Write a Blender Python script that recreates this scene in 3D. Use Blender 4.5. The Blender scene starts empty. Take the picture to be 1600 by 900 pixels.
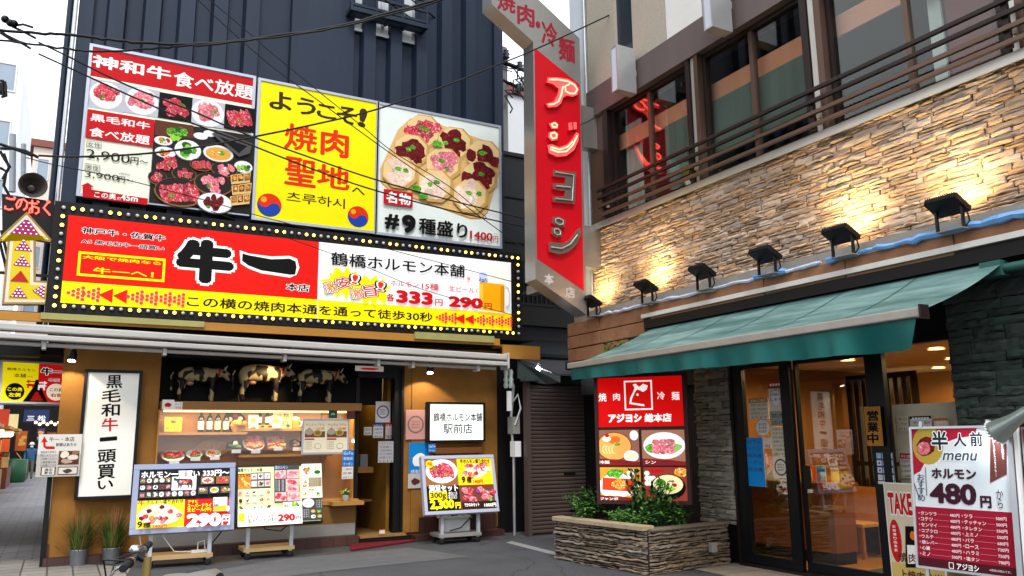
import bpy, bmesh, math, random
from mathutils import Vector, Matrix
random.seed(7)
R = math.radians
scene = bpy.context.scene
COL = scene.collection

# ------------------------------------------------------------------ camera
F, CX, CY, HC = 1260.667, 800.0, 450.0, 1.65
YAW, PITCH, ROLL = R(29.01392), R(10.63854), R(-0.65355)
_fw = Vector((math.sin(YAW)*math.cos(PITCH), math.cos(YAW)*math.cos(PITCH), math.sin(PITCH)))
_r = Vector((math.cos(YAW), -math.sin(YAW), 0)); _u = _r.cross(_fw)
RX = _r*math.cos(ROLL) + _u*math.sin(ROLL)
UX = _u*math.cos(ROLL) - _r*math.sin(ROLL)
EYE = Vector((0, 0, HC))
cam = bpy.data.objects.new('camera', bpy.data.cameras.new('camera')); COL.objects.link(cam)
cam.matrix_world = Matrix(((RX.x, UX.x, -_fw.x, 0), (RX.y, UX.y, -_fw.y, 0), (RX.z, UX.z, -_fw.z, HC), (0, 0, 0, 1)))
cam.data.sensor_width = 36; cam.data.lens = F/1600*36; cam.data.clip_end = 3000; cam.data.clip_start = .05
scene.camera = cam

# ------------------------------------------------------------------ world, sun, exposure
SUN_EL, SUN_ROT = R(52), R(200)
w = bpy.data.worlds.new('World'); scene.world = w; w.use_nodes = True
nt = w.node_tree
sk = nt.nodes.new('ShaderNodeTexSky'); sk.sky_type = 'NISHITA'; sk.sun_disc = False
sk.sun_elevation = SUN_EL; sk.sun_rotation = SUN_ROT; sk.air_density = 1.0; sk.dust_density = 5.0; sk.ozone_density = 1.0
bg = nt.nodes['Background']; bg.inputs[1].default_value = 0.12
# bright overcast: most of the sky is thin white cloud, a little of the clear sky behind it
_tc = nt.nodes.new('ShaderNodeTexCoord'); _cn = nt.nodes.new('ShaderNodeTexNoise'); _cn.inputs['Scale'].default_value = 2.2; _cn.inputs['Detail'].default_value = 6
_mp = nt.nodes.new('ShaderNodeMapRange'); _mp.inputs[1].default_value = .3; _mp.inputs[2].default_value = .6; _mp.inputs[3].default_value = .8; _mp.inputs[4].default_value = .97
_mx = nt.nodes.new('ShaderNodeMixRGB'); _mx.inputs[2].default_value = (9.6, 9.8, 10.2, 1)
nt.links.new(_tc.outputs['Generated'], _cn.inputs[0]); nt.links.new(_cn.outputs[0], _mp.inputs[0]); nt.links.new(_mp.outputs[0], _mx.inputs[0])
nt.links.new(sk.outputs[0], _mx.inputs[1]); nt.links.new(_mx.outputs[0], bg.inputs[0])
sun = bpy.data.objects.new('sun', bpy.data.lights.new('sun', 'SUN')); COL.objects.link(sun)
sun.data.energy = 1.3; sun.data.angle = R(14); sun.data.color = (1, .96, .9)
# direction to the sun (Nishita: rotation measured from +Y towards +X)
_sd = Vector((math.sin(SUN_ROT)*math.cos(SUN_EL), math.cos(SUN_ROT)*math.cos(SUN_EL), math.sin(SUN_EL)))
sun.rotation_euler = _sd.to_track_quat('Z', 'Y').to_euler()
vs = scene.view_settings
vs.view_transform = 'Standard'; vs.look = 'None'; vs.gamma = 1; vs.use_curve_mapping = False
vs.exposure = 0.85
try:
    scene.cycles.use_denoising = True
    scene.cycles.max_bounces = 8; scene.cycles.diffuse_bounces = 4; scene.cycles.glossy_bounces = 4
    scene.cycles.transparent_max_bounces = 12; scene.cycles.sample_clamp_indirect = 6
    scene.cycles.caustics_reflective = False; scene.cycles.caustics_refractive = False
except Exception:
    pass

# ------------------------------------------------------------------ materials (procedural)
def lin(c):
    if isinstance(c, str):
        c = [int(c[i:i+2], 16)/255 for i in (0, 2, 4)]
    return tuple((x/12.92 if x <= .04045 else ((x+.055)/1.055)**2.4) for x in c)
MATS = {}
def mk(name, col, rough=.55, metal=0., emit=0., var=.12, vs=6., bump=0., bs=40., stretch=(1, 1, 1), island=0., col2=None, spec=.25, trans=0.):
    """One principled material: base colour broken up by noise, optional per-island tone, bump and own light."""
    key = (name, col, rough, metal, emit, var, bump)
    if key in MATS: return MATS[key]
    m = bpy.data.materials.new(name); m.use_nodes = True; MATS[key] = m
    n = m.node_tree.nodes; l = m.node_tree.links; b = n['Principled BSDF']
    c = (*lin(col), 1); c2 = (*lin(col2), 1) if col2 else None
    b.inputs['Roughness'].default_value = rough; b.inputs['Metallic'].default_value = metal
    b.inputs['Specular IOR Level'].default_value = spec
    if trans: b.inputs['Transmission Weight'].default_value = trans
    tc = n.new('ShaderNodeTexCoord'); mp = n.new('ShaderNodeMapping'); mp.inputs['Scale'].default_value = stretch
    l.new(tc.outputs['Object'], mp.inputs[0])
    out = None
    if var > 0 or c2:
        nz = n.new('ShaderNodeTexNoise'); nz.inputs['Scale'].default_value = vs; nz.inputs['Detail'].default_value = 5
        nz.inputs['Roughness'].default_value = .62
        l.new(mp.outputs[0], nz.inputs['Vector'])
        mx = n.new('ShaderNodeMixRGB')
        if c2:
            mx.inputs[1].default_value = c; mx.inputs[2].default_value = c2
            cr = n.new('ShaderNodeValToRGB'); cr.color_ramp.elements[0].position = .38; cr.color_ramp.elements[1].position = .64
            l.new(nz.outputs[0], cr.inputs[0]); l.new(cr.outputs[0], mx.inputs[0])
        else:
            mx.inputs[1].default_value = tuple(x*(1-var*1.6) for x in c[:3])+(1,)
            mx.inputs[2].default_value = tuple(min(1, x*(1+var*1.6)) for x in c[:3])+(1,)
            l.new(nz.outputs[0], mx.inputs[0])
        out = mx.outputs[0]
    if island > 0:
        g = n.new('ShaderNodeNewGeometry'); hs = n.new('ShaderNodeHueSaturation')
        ma = n.new('ShaderNodeMapRange'); ma.inputs[3].default_value = 1-island; ma.inputs[4].default_value = 1+island
        l.new(g.outputs['Random Per Island'], ma.inputs[0]); l.new(ma.outputs[0], hs.inputs['Value'])
        mh = n.new('ShaderNodeMath'); mh.operation = 'MULTIPLY_ADD'; mh.inputs[1].default_value = 7.31; mh.inputs[2].default_value = 0
        fr = n.new('ShaderNodeMath'); fr.operation = 'FRACT'
        l.new(g.outputs['Random Per Island'], mh.inputs[0]); l.new(mh.outputs[0], fr.inputs[0])
        mb = n.new('ShaderNodeMapRange'); mb.inputs[3].default_value = .55; mb.inputs[4].default_value = 1.1
        l.new(fr.outputs[0], mb.inputs[0]); l.new(mb.outputs[0], hs.inputs['Saturation'])
        if out: l.new(out, hs.inputs['Color'])
        else: hs.inputs['Color'].default_value = c
        out = hs.outputs[0]
    if out:
        l.new(out, b.inputs['Base Color'])
    else:
        b.inputs['Base Color'].default_value = c
    if emit > 0:
        if out: l.new(out, b.inputs['Emission Color'])
        else: b.inputs['Emission Color'].default_value = c
        b.inputs['Emission Strength'].default_value = emit
    if bump > 0:
        nb = n.new('ShaderNodeTexNoise'); nb.inputs['Scale'].default_value = bs; nb.inputs['Detail'].default_value = 6
        l.new(mp.outputs[0], nb.inputs['Vector'])
        bp = n.new('ShaderNodeBump'); bp.inputs['Strength'].default_value = min(1, bump); bp.inputs['Distance'].default_value = .02
        l.new(nb.outputs[0], bp.inputs['Height']); l.new(bp.outputs[0], b.inputs['Normal'])
    return m

def meat(name, dark, red, fat, emit=0., sc=26., t=.56):
    """Printed photograph of marbled meat: red flesh with pale fat streaks."""
    key = (name, emit)
    if key in MATS: return MATS[key]
    m = bpy.data.materials.new(name); m.use_nodes = True; MATS[key] = m
    n = m.node_tree.nodes; l = m.node_tree.links; b = n['Principled BSDF']; b.inputs['Roughness'].default_value = .5; b.inputs['Specular IOR Level'].default_value = .12
    tc = n.new('ShaderNodeTexCoord'); nz = n.new('ShaderNodeTexNoise')
    nz.inputs['Scale'].default_value = sc; nz.inputs['Detail'].default_value = 4; nz.inputs['Distortion'].default_value = 1.3
    g = n.new('ShaderNodeNewGeometry'); ad = n.new('ShaderNodeVectorMath'); ad.operation = 'ADD'
    l.new(tc.outputs['Object'], ad.inputs[0]); l.new(g.outputs['Random Per Island'], ad.inputs[1])
    l.new(ad.outputs[0], nz.inputs['Vector'])
    cr = n.new('ShaderNodeValToRGB'); e = cr.color_ramp.elements
    e[0].position = .34; e[0].color = (*lin(dark), 1); e[1].position = t+.1; e[1].color = (*lin(fat), 1)
    k = e.new(.46); k.color = (*lin(red), 1); k = e.new(t); k.color = (*lin(red), 1)
    l.new(nz.outputs[0], cr.inputs[0])
    hs = n.new('ShaderNodeHueSaturation'); mr = n.new('ShaderNodeMapRange'); mr.inputs[3].default_value = .72; mr.inputs[4].default_value = 1.2
    l.new(g.outputs['Random Per Island'], mr.inputs[0]); l.new(mr.outputs[0], hs.inputs['Value']); l.new(cr.outputs[0], hs.inputs['Color'])
    l.new(hs.outputs[0], b.inputs['Base Color'])
    if emit > 0:
        l.new(hs.outputs[0], b.inputs['Emission Color']); b.inputs['Emission Strength'].default_value = emit
    return m

def glass(name, tint=(1, 1, 1), refl=.08, rough=.02, dark=1.0):
    key = (name,)
    if key in MATS: return MATS[key]
    m = bpy.data.materials.new(name); m.use_nodes = True; MATS[key] = m
    n = m.node_tree.nodes; l = m.node_tree.links; n.remove(n['Principled BSDF'])
    o = n['Material Output']; tr = n.new('ShaderNodeBsdfTransparent'); gl = n.new('ShaderNodeBsdfGlossy'); mx = n.new('ShaderNodeMixShader')
    tr.inputs[0].default_value = tuple(x*dark for x in tint)+(1,); gl.inputs['Roughness'].default_value = rough
    fr = n.new('ShaderNodeFresnel'); ge = n.new('ShaderNodeNewGeometry'); io = n.new('ShaderNodeMath'); io.operation = 'MULTIPLY_ADD'
    io.inputs[1].default_value = -.83333; io.inputs[2].default_value = 1.5          # same reflectance on leaving the pane as on entering it
    l.new(ge.outputs['Backfacing'], io.inputs[0]); l.new(io.outputs[0], fr.inputs[0])
    ad = n.new('ShaderNodeMath'); ad.inputs[1].default_value = refl; ad.use_clamp = True
    l.new(fr.outputs[0], ad.inputs[0]); l.new(ad.outputs[0], mx.inputs[0]); l.new(tr.outputs[0], mx.inputs[1]); l.new(gl.outputs[0], mx.inputs[2])
    l.new(mx.outputs[0], o.inputs[0])
    return m

# ------------------------------------------------------------------ rays: a photo pixel to a point on a real plane
def ray(x, y):
    return _fw + RX*((x-CX)/F) - UX*((y-CY)/F)
def at(x, y, ax, val):
    d = ray(x, y); return EYE + d*((val-EYE[ax])/d[ax])
def gnd(x, y, z=0): return at(x, y, 2, z)

class Fr:
    """A plane in the place: origin, right, up and outward normal."""
    def __init__(s, o, r=(1, 0, 0), u=(0, 0, 1)):
        s.o = Vector(o); s.r = Vector(r).normalized(); s.u = Vector(u).normalized(); s.n = s.r.cross(s.u).normalized()
    def pt(s, a, b, d=0): return s.o + s.r*a + s.u*b + s.n*d
    def px(s, x, y, d=0):
        v = ray(x, y); o = s.o + s.n*d; p = EYE + v*((o-EYE).dot(s.n)/v.dot(s.n)) - s.o
        return p.dot(s.r), p.dot(s.u)
    def lift(s, d): return Fr(s.o + s.n*d, s.r, s.u)
def FA(y): return Fr((0, y, 0))                        # faces the camera side of the left shop
def FB(x): return Fr((x, 0, 0), (0, -1, 0))            # faces the street from the right building
def FY(anchor, yaw, tilt=0):
    y, t = R(yaw), R(tilt); r = Vector((math.cos(y), math.sin(y), 0)); n0 = Vector((math.sin(y), -math.cos(y), 0))
    return Fr(anchor, r, Vector((0, 0, 1))*math.cos(t) - n0*math.sin(t))

# ------------------------------------------------------------------ mesh builder
ORG = {}
class MB:
    def __init__(s): s.v = []; s.f = []; s.m = []; s.mats = []; s.sm = []
    def mi(s, m):
        if m not in s.mats: s.mats.append(m)
        return s.mats.index(m)
    def add(s, vs, fs, m, smooth=False):
        k = len(s.v); i = s.mi(m); s.v += [Vector(v) for v in vs]
        for f in fs:
            s.f.append([k+j for j in f]); s.m.append(i); s.sm.append(smooth)
        return s
    def hexa(s, p, m):     # p: 4 bottom + 4 top, ccw from above
        return s.add(p, [(3, 2, 1, 0), (4, 5, 6, 7), (0, 1, 5, 4), (1, 2, 6, 5), (2, 3, 7, 6), (3, 0, 4, 7)], m)
    def box(s, a, b, m):
        x0, y0, z0 = [min(a[i], b[i]) for i in range(3)]; x1, y1, z1 = [max(a[i], b[i]) for i in range(3)]
        return s.hexa([(x0, y0, z0), (x1, y0, z0), (x1, y1, z0), (x0, y1, z0), (x0, y0, z1), (x1, y0, z1), (x1, y1, z1), (x0, y1, z1)], m)
    def fbox(s, fr, a0, a1, b0, b1, d0, d1, m):
        a0, a1 = min(a0, a1), max(a0, a1); b0, b1 = min(b0, b1), max(b0, b1); d0, d1 = min(d0, d1), max(d0, d1)
        P = fr.pt
        return s.hexa([P(a0, b0, d1), P(a1, b0, d1), P(a1, b0, d0), P(a0, b0, d0), P(a0, b1, d1), P(a1, b1, d1), P(a1, b1, d0), P(a0, b1, d0)], m)
    def frame(s, fr, a0, a1, b0, b1, t, d0, d1, m):     # a rectangular frame, outer size given
        s.fbox(fr, a0, a1, b1-t, b1, d0, d1, m); s.fbox(fr, a0, a1, b0, b0+t, d0, d1, m)
        s.fbox(fr, a0, a0+t, b0+t, b1-t, d0, d1, m); return s.fbox(fr, a1-t, a1, b0+t, b1-t, d0, d1, m)
    def prism(s, fr, pts, d0, d1, m, side=None):        # closed polygon in the frame, ccw, given thickness
        n = len(pts)
        if sum(pts[i][0]*pts[(i+1) % n][1]-pts[(i+1) % n][0]*pts[i][1] for i in range(n)) < 0: pts = pts[::-1]
        vs = [fr.pt(a, b, d1) for a, b in pts] + [fr.pt(a, b, d0) for a, b in pts]
        s.add(vs, [list(range(n)), list(range(2*n-1, n-1, -1))], m)
        return s.add(vs, [(i, n+i, n+(i+1) % n, (i+1) % n) for i in range(n)], side or m)
    def ring(s, pts, r, n, smooth, m, cap=True, closed=False):
        vs = []; fs = []; N = len(pts); up = Vector((0, 0, 1)); prev = None
        for i, p in enumerate(pts):
            a = pts[(i-1) % N] if (closed or i > 0) else p; b = pts[(i+1) % N] if (closed or i < N-1) else p
            t = (b-a).normalized()
            x = prev - t*prev.dot(t) if prev is not None else (up.cross(t) if abs(t.z) < .95 else Vector((1, 0, 0)).cross(t))
            if x.length < 1e-6: x = Vector((1, 0, 0)).cross(t)
            x.normalize(); prev = x; y = t.cross(x); rr = r[i] if isinstance(r, (list, tuple)) else r
            vs += [p + (x*math.cos(2*math.pi*k/n) + y*math.sin(2*math.pi*k/n))*rr for k in range(n)]
        for i in range(N if closed else N-1):
            j = (i+1) % N
            fs += [(i*n+k, i*n+(k+1) % n, j*n+(k+1) % n, j*n+k) for k in range(n)]
        s.add(vs, fs, m, smooth)
        if cap and not closed:
            s.add(vs[:n], [list(range(n-1, -1, -1))], m); s.add(vs[-n:], [list(range(n))], m)
        return s
    def tube(s, pts, r, m, n=8, closed=False): return s.ring([Vector(p) for p in pts], r, n, True, m, True, closed)
    def lathe(s, c, prof, m, n=16, ax=(0, 0, 1), cap=True):
        ax = Vector(ax).normalized(); x = (Vector((1, 0, 0)) if abs(ax.x) < .9 else Vector((0, 1, 0))); x = (x-ax*x.dot(ax)).normalized(); y = ax.cross(x); c = Vector(c)
        vs = []; fs = []
        for r_, z in prof: vs += [c + ax*z + (x*math.cos(2*math.pi*k/n)+y*math.sin(2*math.pi*k/n))*r_ for k in range(n)]
        for i in range(len(prof)-1): fs += [(i*n+k, i*n+(k+1) % n, (i+1)*n+(k+1) % n, (i+1)*n+k) for k in range(n)]
        s.add(vs, fs, m, True)
        if cap:
            if prof[0][0] > 1e-4: s.add(vs[:n], [list(range(n-1, -1, -1))], m)
            if prof[-1][0] > 1e-4: s.add(vs[-n:], [list(range(n))], m)
        return s
    def ball(s, c, r, m, n=10, sc=(1, 1, 1)):
        vs = []; fs = []; c = Vector(c); h = n//2+1
        for i in range(h+1):
            a = math.pi*i/h
            for k in range(n): b = 2*math.pi*k/n; vs.append(c+Vector((math.sin(a)*math.cos(b)*sc[0], math.sin(a)*math.sin(b)*sc[1], math.cos(a)*sc[2]))*r)
        for i in range(h): fs += [(i*n+k, (i+1)*n+k, (i+1)*n+(k+1) % n, i*n+(k+1) % n) for k in range(n)]
        return s.add(vs, fs, m, True)
    def build(s, name, parent=None, bevel=0.):
        me = bpy.data.meshes.new(name); o = org(parent)
        me.from_pydata([tuple(v-o) for v in s.v], [], s.f)
        for m in s.mats: me.materials.append(m)
        me.polygons.foreach_set('material_index', s.m); me.polygons.foreach_set('use_smooth', s.sm); me.update()
        ob = bpy.data.objects.new(name, me); COL.objects.link(ob); ORG[ob.name] = o
        if parent: ob.parent = parent
        if bevel:
            bv = ob.modifiers.new('bevel', 'BEVEL'); bv.width = bevel; bv.segments = 2; bv.limit_method = 'ANGLE'
        return ob
def org(o): return ORG[o.name] if o is not None else Vector((0, 0, 0))

def tag(o, label, cat, group=None):
    o['label'] = label; o['category'] = cat
    if group: o['group'] = group
    return o
def thing(name, label, cat, loc=(0, 0, 0), group=None):
    o = bpy.data.objects.new(name, None); COL.objects.link(o); o.location = loc; o.empty_display_size = .1
    ORG[o.name] = Vector(loc); return tag(o, label, cat, group)
def struct(o): o['kind'] = 'structure'; return o
def stuff(o): o['kind'] = 'stuff'; return o
def recenter(o):
    """Give a one-mesh thing its origin at its base."""
    v = [x.co for x in o.data.vertices]; c = Vector(((min(p.x for p in v)+max(p.x for p in v))/2, (min(p.y for p in v)+max(p.y for p in v))/2, min(p.z for p in v)))
    o.data.transform(Matrix.Translation(-c)); o.location = c; ORG[o.name] = c.copy(); return o
def copy_tree(o, loc=None, parent=None, label=None):
    c = o.copy(); COL.objects.link(c)
    if parent: c.parent = parent
    if loc is not None: c.location = loc
    if label: c['label'] = label
    for ch in list(o.children): copy_tree(ch, None, c)
    return c

# ------------------------------------------------------------------ lettering
_gc = {}
def glyphs(s, off=0., res=3, shear=0., align='LEFT', lead=1.):
    """Outline lettering as flat triangles: (vertices, faces, bounds)."""
    k = (s, off, res, shear, align, lead)
    if k in _gc: return _gc[k]
    cu = bpy.data.curves.new('lettering', 'FONT'); cu.body = s; cu.size = 1; cu.offset = off; cu.resolution_u = res; cu.shear = shear
    cu.align_x = align; cu.space_line = lead; cu.fill_mode = 'FRONT'
    ob = bpy.data.objects.new('lettering', cu); COL.objects.link(ob)
    dg = bpy.context.evaluated_depsgraph_get(); me = bpy.data.meshes.new_from_object(ob.evaluated_get(dg))
    v = [(p.co.x, p.co.y) for p in me.vertices]; f = [list(p.vertices) for p in me.polygons]
    bpy.data.objects.remove(ob); bpy.data.curves.remove(cu); bpy.data.meshes.remove(me)
    xs = [p[0] for p in v] or [0, 1]; ys = [p[1] for p in v] or [0, 1]
    _gc[k] = (v, f, (min(xs), min(ys), max(xs), max(ys))); return _gc[k]

class Art:
    """Print on a flat face: everything lies on the plane of a Fr, each new mark a fraction of a millimetre above the last."""
    def __init__(s, fr, d=.002, mb=None, step=.00025):
        s.fr = fr; s.d = d; s.mb = mb or MB(); s.st = step
    def up(s): s.d += s.st; return s.d
    def poly(s, pts, m, uv=False, d=None):
        q = pts if uv else [s.fr.px(x, y) for x, y in pts]
        n = len(q)
        if sum(q[i][0]*q[(i+1) % n][1]-q[(i+1) % n][0]*q[i][1] for i in range(n)) < 0: q = q[::-1]
        dd = d if d is not None else s.up()
        s.mb.add([s.fr.pt(a, b, dd) for a, b in q], [list(range(n))], m); return s
    def rc(s, p0, p1, uv=False):
        a, b = (p0, p1) if uv else (s.fr.px(*p0), s.fr.px(*p1))
        return min(a[0], b[0]), max(a[0], b[0]), min(a[1], b[1]), max(a[1], b[1])
    def rect(s, p0, p1, m, uv=False):
        a0, a1, b0, b1 = s.rc(p0, p1, uv); return s.poly([(a0, b0), (a1, b0), (a1, b1), (a0, b1)], m, True)
    def line(s, p0, p1, m, t, uv=False):            # frame line round a rectangle
        a0, a1, b0, b1 = s.rc(p0, p1, uv); d = s.up()
        for q in ((a0, a1, b0, b0+t), (a0, a1, b1-t, b1), (a0, a0+t, b0+t, b1-t), (a1-t, a1, b0+t, b1-t)):
            s.poly([(q[0], q[2]), (q[1], q[2]), (q[1], q[3]), (q[0], q[3])], m, True, d)
        return s
    def text(s, t, p0, p1, m, off=0., uv=False, shear=0., v=False, rot=0., out=None, outw=.05, res=3, keep=False):
        """Fit lettering into the rectangle with these corners; v = written downwards; out = outline material."""
        a0, a1, b0, b1 = s.rc(p0, p1, uv)
        body = '\n'.join(t) if v else t
        al = 'CENTER' if v else 'LEFT'; ld = .82 if v else 1.
        _, _, (x0, y0, x1, y1) = glyphs(body, 0., res, shear, al, ld); x0 -= off; y0 -= off; x1 += off; y1 += off
        sx = (a1-a0)/max(1e-6, x1-x0); sy = (b1-b0)/max(1e-6, y1-y0)
        if keep: sx = sy = min(sx, sy)
        ca, cb = (a0+a1)/2, (b0+b1)/2; cx, cy = (x0+x1)/2, (y0+y1)/2; c, q = math.cos(R(rot)), math.sin(R(rot))
        gv, gf, _ = glyphs(body, 0., res, shear, al, ld); f = s.fr
        for mm, of in (([(out, off+outw)] if out else []) + [(m, off)]):
            n = 1 if of < .006 else (5 if of < .03 else (8 if of < .07 else 12))
            for k in range(n):            # heavier strokes: the glyph printed several times, each a hair to the side
                dx, dy = (0, 0) if k == 0 else (of*math.cos(2*math.pi*k/(n-1)+.4), of*math.sin(2*math.pi*k/(n-1)+.4))
                d = s.up() if k == 0 else s.d+k*.00002; P = []
                for x, y in gv:
                    X, Y = (x+dx-cx)*sx, (y+dy-cy)*sy; P.append(f.pt(ca+X*c-Y*q, cb+X*q+Y*c, d))
                s.mb.add(P, gf, mm)
        return s
    def ell(s, c, rx, ry, m, uv=False, n=20, a0=0, a1=360, rot=0.):
        if not uv:
            e0 = s.fr.px(c[0]-rx, c[1]); e1 = s.fr.px(c[0]+rx, c[1]); g0 = s.fr.px(c[0], c[1]-ry); g1 = s.fr.px(c[0], c[1]+ry)
            c = s.fr.px(*c); rx = abs(e1[0]-e0[0])/2; ry = abs(g1[1]-g0[1])/2
        cr, sr = math.cos(R(rot)), math.sin(R(rot))
        pts = []
        for k in range(n if a1-a0 == 360 else n+1):
            t = R(a0+(a1-a0)*k/n); x, y = rx*math.cos(t), ry*math.sin(t); pts.append((c[0]+x*cr-y*sr, c[1]+x*sr+y*cr))
        return s.poly(pts, m, True)
    def blob(s, c, rx, ry, m, uv=False, n=11, j=.3, rot=0., rnd=random):
        if not uv:
            e0 = s.fr.px(c[0]-rx, c[1]); e1 = s.fr.px(c[0]+rx, c[1]); g0 = s.fr.px(c[0], c[1]-ry); g1 = s.fr.px(c[0], c[1]+ry)
            c = s.fr.px(*c); rx = abs(e1[0]-e0[0])/2; ry = abs(g1[1]-g0[1])/2
        cr, sr = math.cos(R(rot)), math.sin(R(rot)); pts = []
        for k in range(n):
            t = 2*math.pi*k/n; f = 1-j*rnd.random(); x, y = rx*f*math.cos(t), ry*f*math.sin(t); pts.append((c[0]+x*cr-y*sr, c[1]+x*sr+y*cr))
        return s.poly(pts, m, True)

class Pal:
    """The printing inks of a sign; e = how strongly the face is lit from inside."""
    def __init__(s, tag, e=0., k=1.0):
        s.e = e; s.t = tag; s.k = k
    def __getitem__(s, c):
        D = dict(red='bc0e18', white='f4f2ee', black='070606', yellow='f6e400', cream='e9ecd8', brown='4a2a14', orange='e8701a', pink='e58a92',
                 green='3f8f22', lime='8fc83c', dgreen='1f5a20', blue='1a3fa0', sky='2a8fd0', tan='d8b272', dtan='b08040', wood='8a5a2a', grey='9a9a9a', dgrey='4a4a4a',
                 maroon='8c1420', wine='a01430', gold='e8a010', beer='e0980c', foam='f3efe0', pale='dde6e2', dred='a80f16', plate='e6e6ea', pot='22201f', soup='e0a040', choc='5a3020')
        if c == 'meat': return meat('meat_print_'+s.t, '7a1420', 'c43a4a', 'f0b8b8', s.e)
        if c == 'meat2': return meat('pink_meat_print_'+s.t, 'b04050', 'e07884', 'f8dcd8', s.e, 22.)
        if c == 'liver': return meat('dark_meat_print_'+s.t, '2a0408', '6a1418', 'b85050', s.e, 24., .62)
        if c == 'pale_meat': return meat('pale_meat_print_'+s.t, 'd8a890', 'f0d4c0', 'fff4ea', s.e, 24.)
        if c == 'greens': return meat('greens_print_'+s.t, '1a4a12', '4a9a26', 'b8e070', s.e, 40.)
        if c == 'mixed': return meat('mixed_print_'+s.t, '6a2a12', 'd89030', 'f4e8b0', s.e, 34.)
        return mk('ink_'+c+'_'+s.t, D.get(c, c), .5, 0, s.e, .05 if s.e else .1, 3. if s.e else 1.6, spec=.12)

def dish(A, P, c, rx, ry, kind='meat', plate='plate', seed=0, uv=False):
    """A plate of food as it looks in a printed photograph."""
    q = random.Random(seed*31+int(c[0]*7)+int(c[1]*13) if not uv else seed)
    if plate:
        A.ell(c, rx, ry, P['dgrey' if plate == 'plate' else 'wood'], uv); A.ell((c[0], c[1]-(0 if uv else ry*.05)), rx*.95, ry*.94, P[plate], uv)
    if kind == 'soup':
        A.ell(c, rx*.8, ry*.75, P['soup'], uv); A.blob((c[0]-rx*.15, c[1]), rx*.45, ry*.4, P['mixed'], uv, rnd=q); A.blob((c[0]+rx*.2, c[1]-ry*.1), rx*.3, ry*.3, P['greens'], uv, rnd=q)
        A.ell((c[0]+rx*.05, c[1]-ry*.15), rx*.1, ry*.1, P['foam'], uv, 10); return
    n = {'slices': 8, 'greens': 9, 'mixed': 8}.get(kind, 10)
    mats = {'greens': ['greens', 'lime', 'dgreen'], 'mixed': ['mixed', 'orange', 'greens', 'red', 'foam']}.get(kind, [kind if kind != 'slices' else 'meat', 'meat2' if kind == 'meat2' else 'meat'])
    if kind in ('pale_meat', 'liver'): mats = [kind]
    if kind == 'slices':
        for k in range(n):
            t = (k/(n-1)-.5)*1.35
            A.blob((c[0]+rx*t*.9, c[1]+ry*.08*q.uniform(-1, 1)), rx*.2, ry*.72, P[mats[k % 2]], uv, 10, .2, 18, q)
    else:
        if plate is None: rx, ry = rx*1.22, ry*1.18
        for k in range(n+(5 if plate is None else 0)):
            a = q.uniform(0, 6.28); d = q.uniform(0, .58)
            A.blob((c[0]+rx*d*math.cos(a), c[1]+ry*d*math.sin(a)), rx*q.uniform(.25, .42), ry*q.uniform(.28, .45), P[mats[k % len(mats)]], uv, 11, .35, q.uniform(0, 180), q)
    if kind not in ('greens', 'mixed'):
        A.blob((c[0]+rx*q.uniform(-.4, .4), c[1]+ry*q.uniform(-.3, .4)), rx*.16, ry*.16, P['greens'], uv, 9, .4, 0, q)

# ------------------------------------------------------------------ stacked ledge stone: every stone a small rough block, one mesh per wall
def ledgestone(mb, fr, a0, a1, b0, b1, m, rh=(.04, .085), ln=(.14, .42), dep=(.02, .075), gap=.004, seed=1, d0=0., back=None, wave=0.):
    q = random.Random(seed); b = b0
    while b < b1-.01:
        h = min(q.uniform(*rh), b1-b); a = a0-q.uniform(0, ln[0])
        if b1-(b+h) < rh[0]*.5: h = b1-b
        while a < a1:
            L = q.uniform(*ln); s0, s1 = max(a, a0), min(a+L, a1); a += L
            if s1-s0 < .03: continue
            two = h > rh[1]*.72 and q.random() < .45
            for t0, t1 in ([(b, b+h*.5), (b+h*.5, b+h)] if two else [(b, b+h)]):
                D = q.uniform(*dep); nx = max(2, int((s1-s0)/.06)); ny = 3; vs = []; fs = []
                g = gap*.5*q.uniform(.6, 2.0); tilt = q.uniform(-.25, .25)*D; sk0 = q.uniform(-.012, .012); sk1 = q.uniform(-.012, .012)
                for j in range(ny+1):
                    for i in range(nx+1):
                        x = s0+g+(s1-s0-2*g)*i/nx; y = t0+g+(t1-t0-2*g)*j/ny
                        edge = (i in (0, nx)) or (j in (0, ny))
                        z = D+tilt*(2*i/nx-1)+q.uniform(-.16, .16)*D - (.28*D if edge else 0) + (q.uniform(-.007, .007))
                        if i == 0: x += abs(sk0)*(j/ny)
                        if i == nx: x -= abs(sk1)*(1-j/ny)
                        y += (q.uniform(-.006, .006) if j in (0, ny) else q.uniform(-.008, .008))*min(1, h/.06) + wave*math.sin(a*9+i*1.3)*.4
                        vs.append(fr.pt(x, y, d0+max(.004, z)))
                N = nx+1
                for j in range(ny):
                    for i in range(nx): fs.append((j*N+i, j*N+i+1, (j+1)*N+i+1, (j+1)*N+i))
                k = len(vs); bd = [i for i in range(N)]+[j*N+nx for j in range(1, ny+1)]+[ny*N+i for i in range(nx-1, -1, -1)]+[j*N for j in range(ny-1, 0, -1)]
                for i in bd: vs.append(vs[i]-fr.n*((vs[i]-fr.o).dot(fr.n)-d0))
                nb = len(bd)
                for i in range(nb): fs.append((bd[i], k+i, k+(i+1) % nb, bd[(i+1) % nb]))
                mb.add(vs, fs, m)
        b += h
    if back: mb.fbox(fr, a0, a1, b0, b1, d0-.08, d0+.003, back)
    return mb
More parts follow.
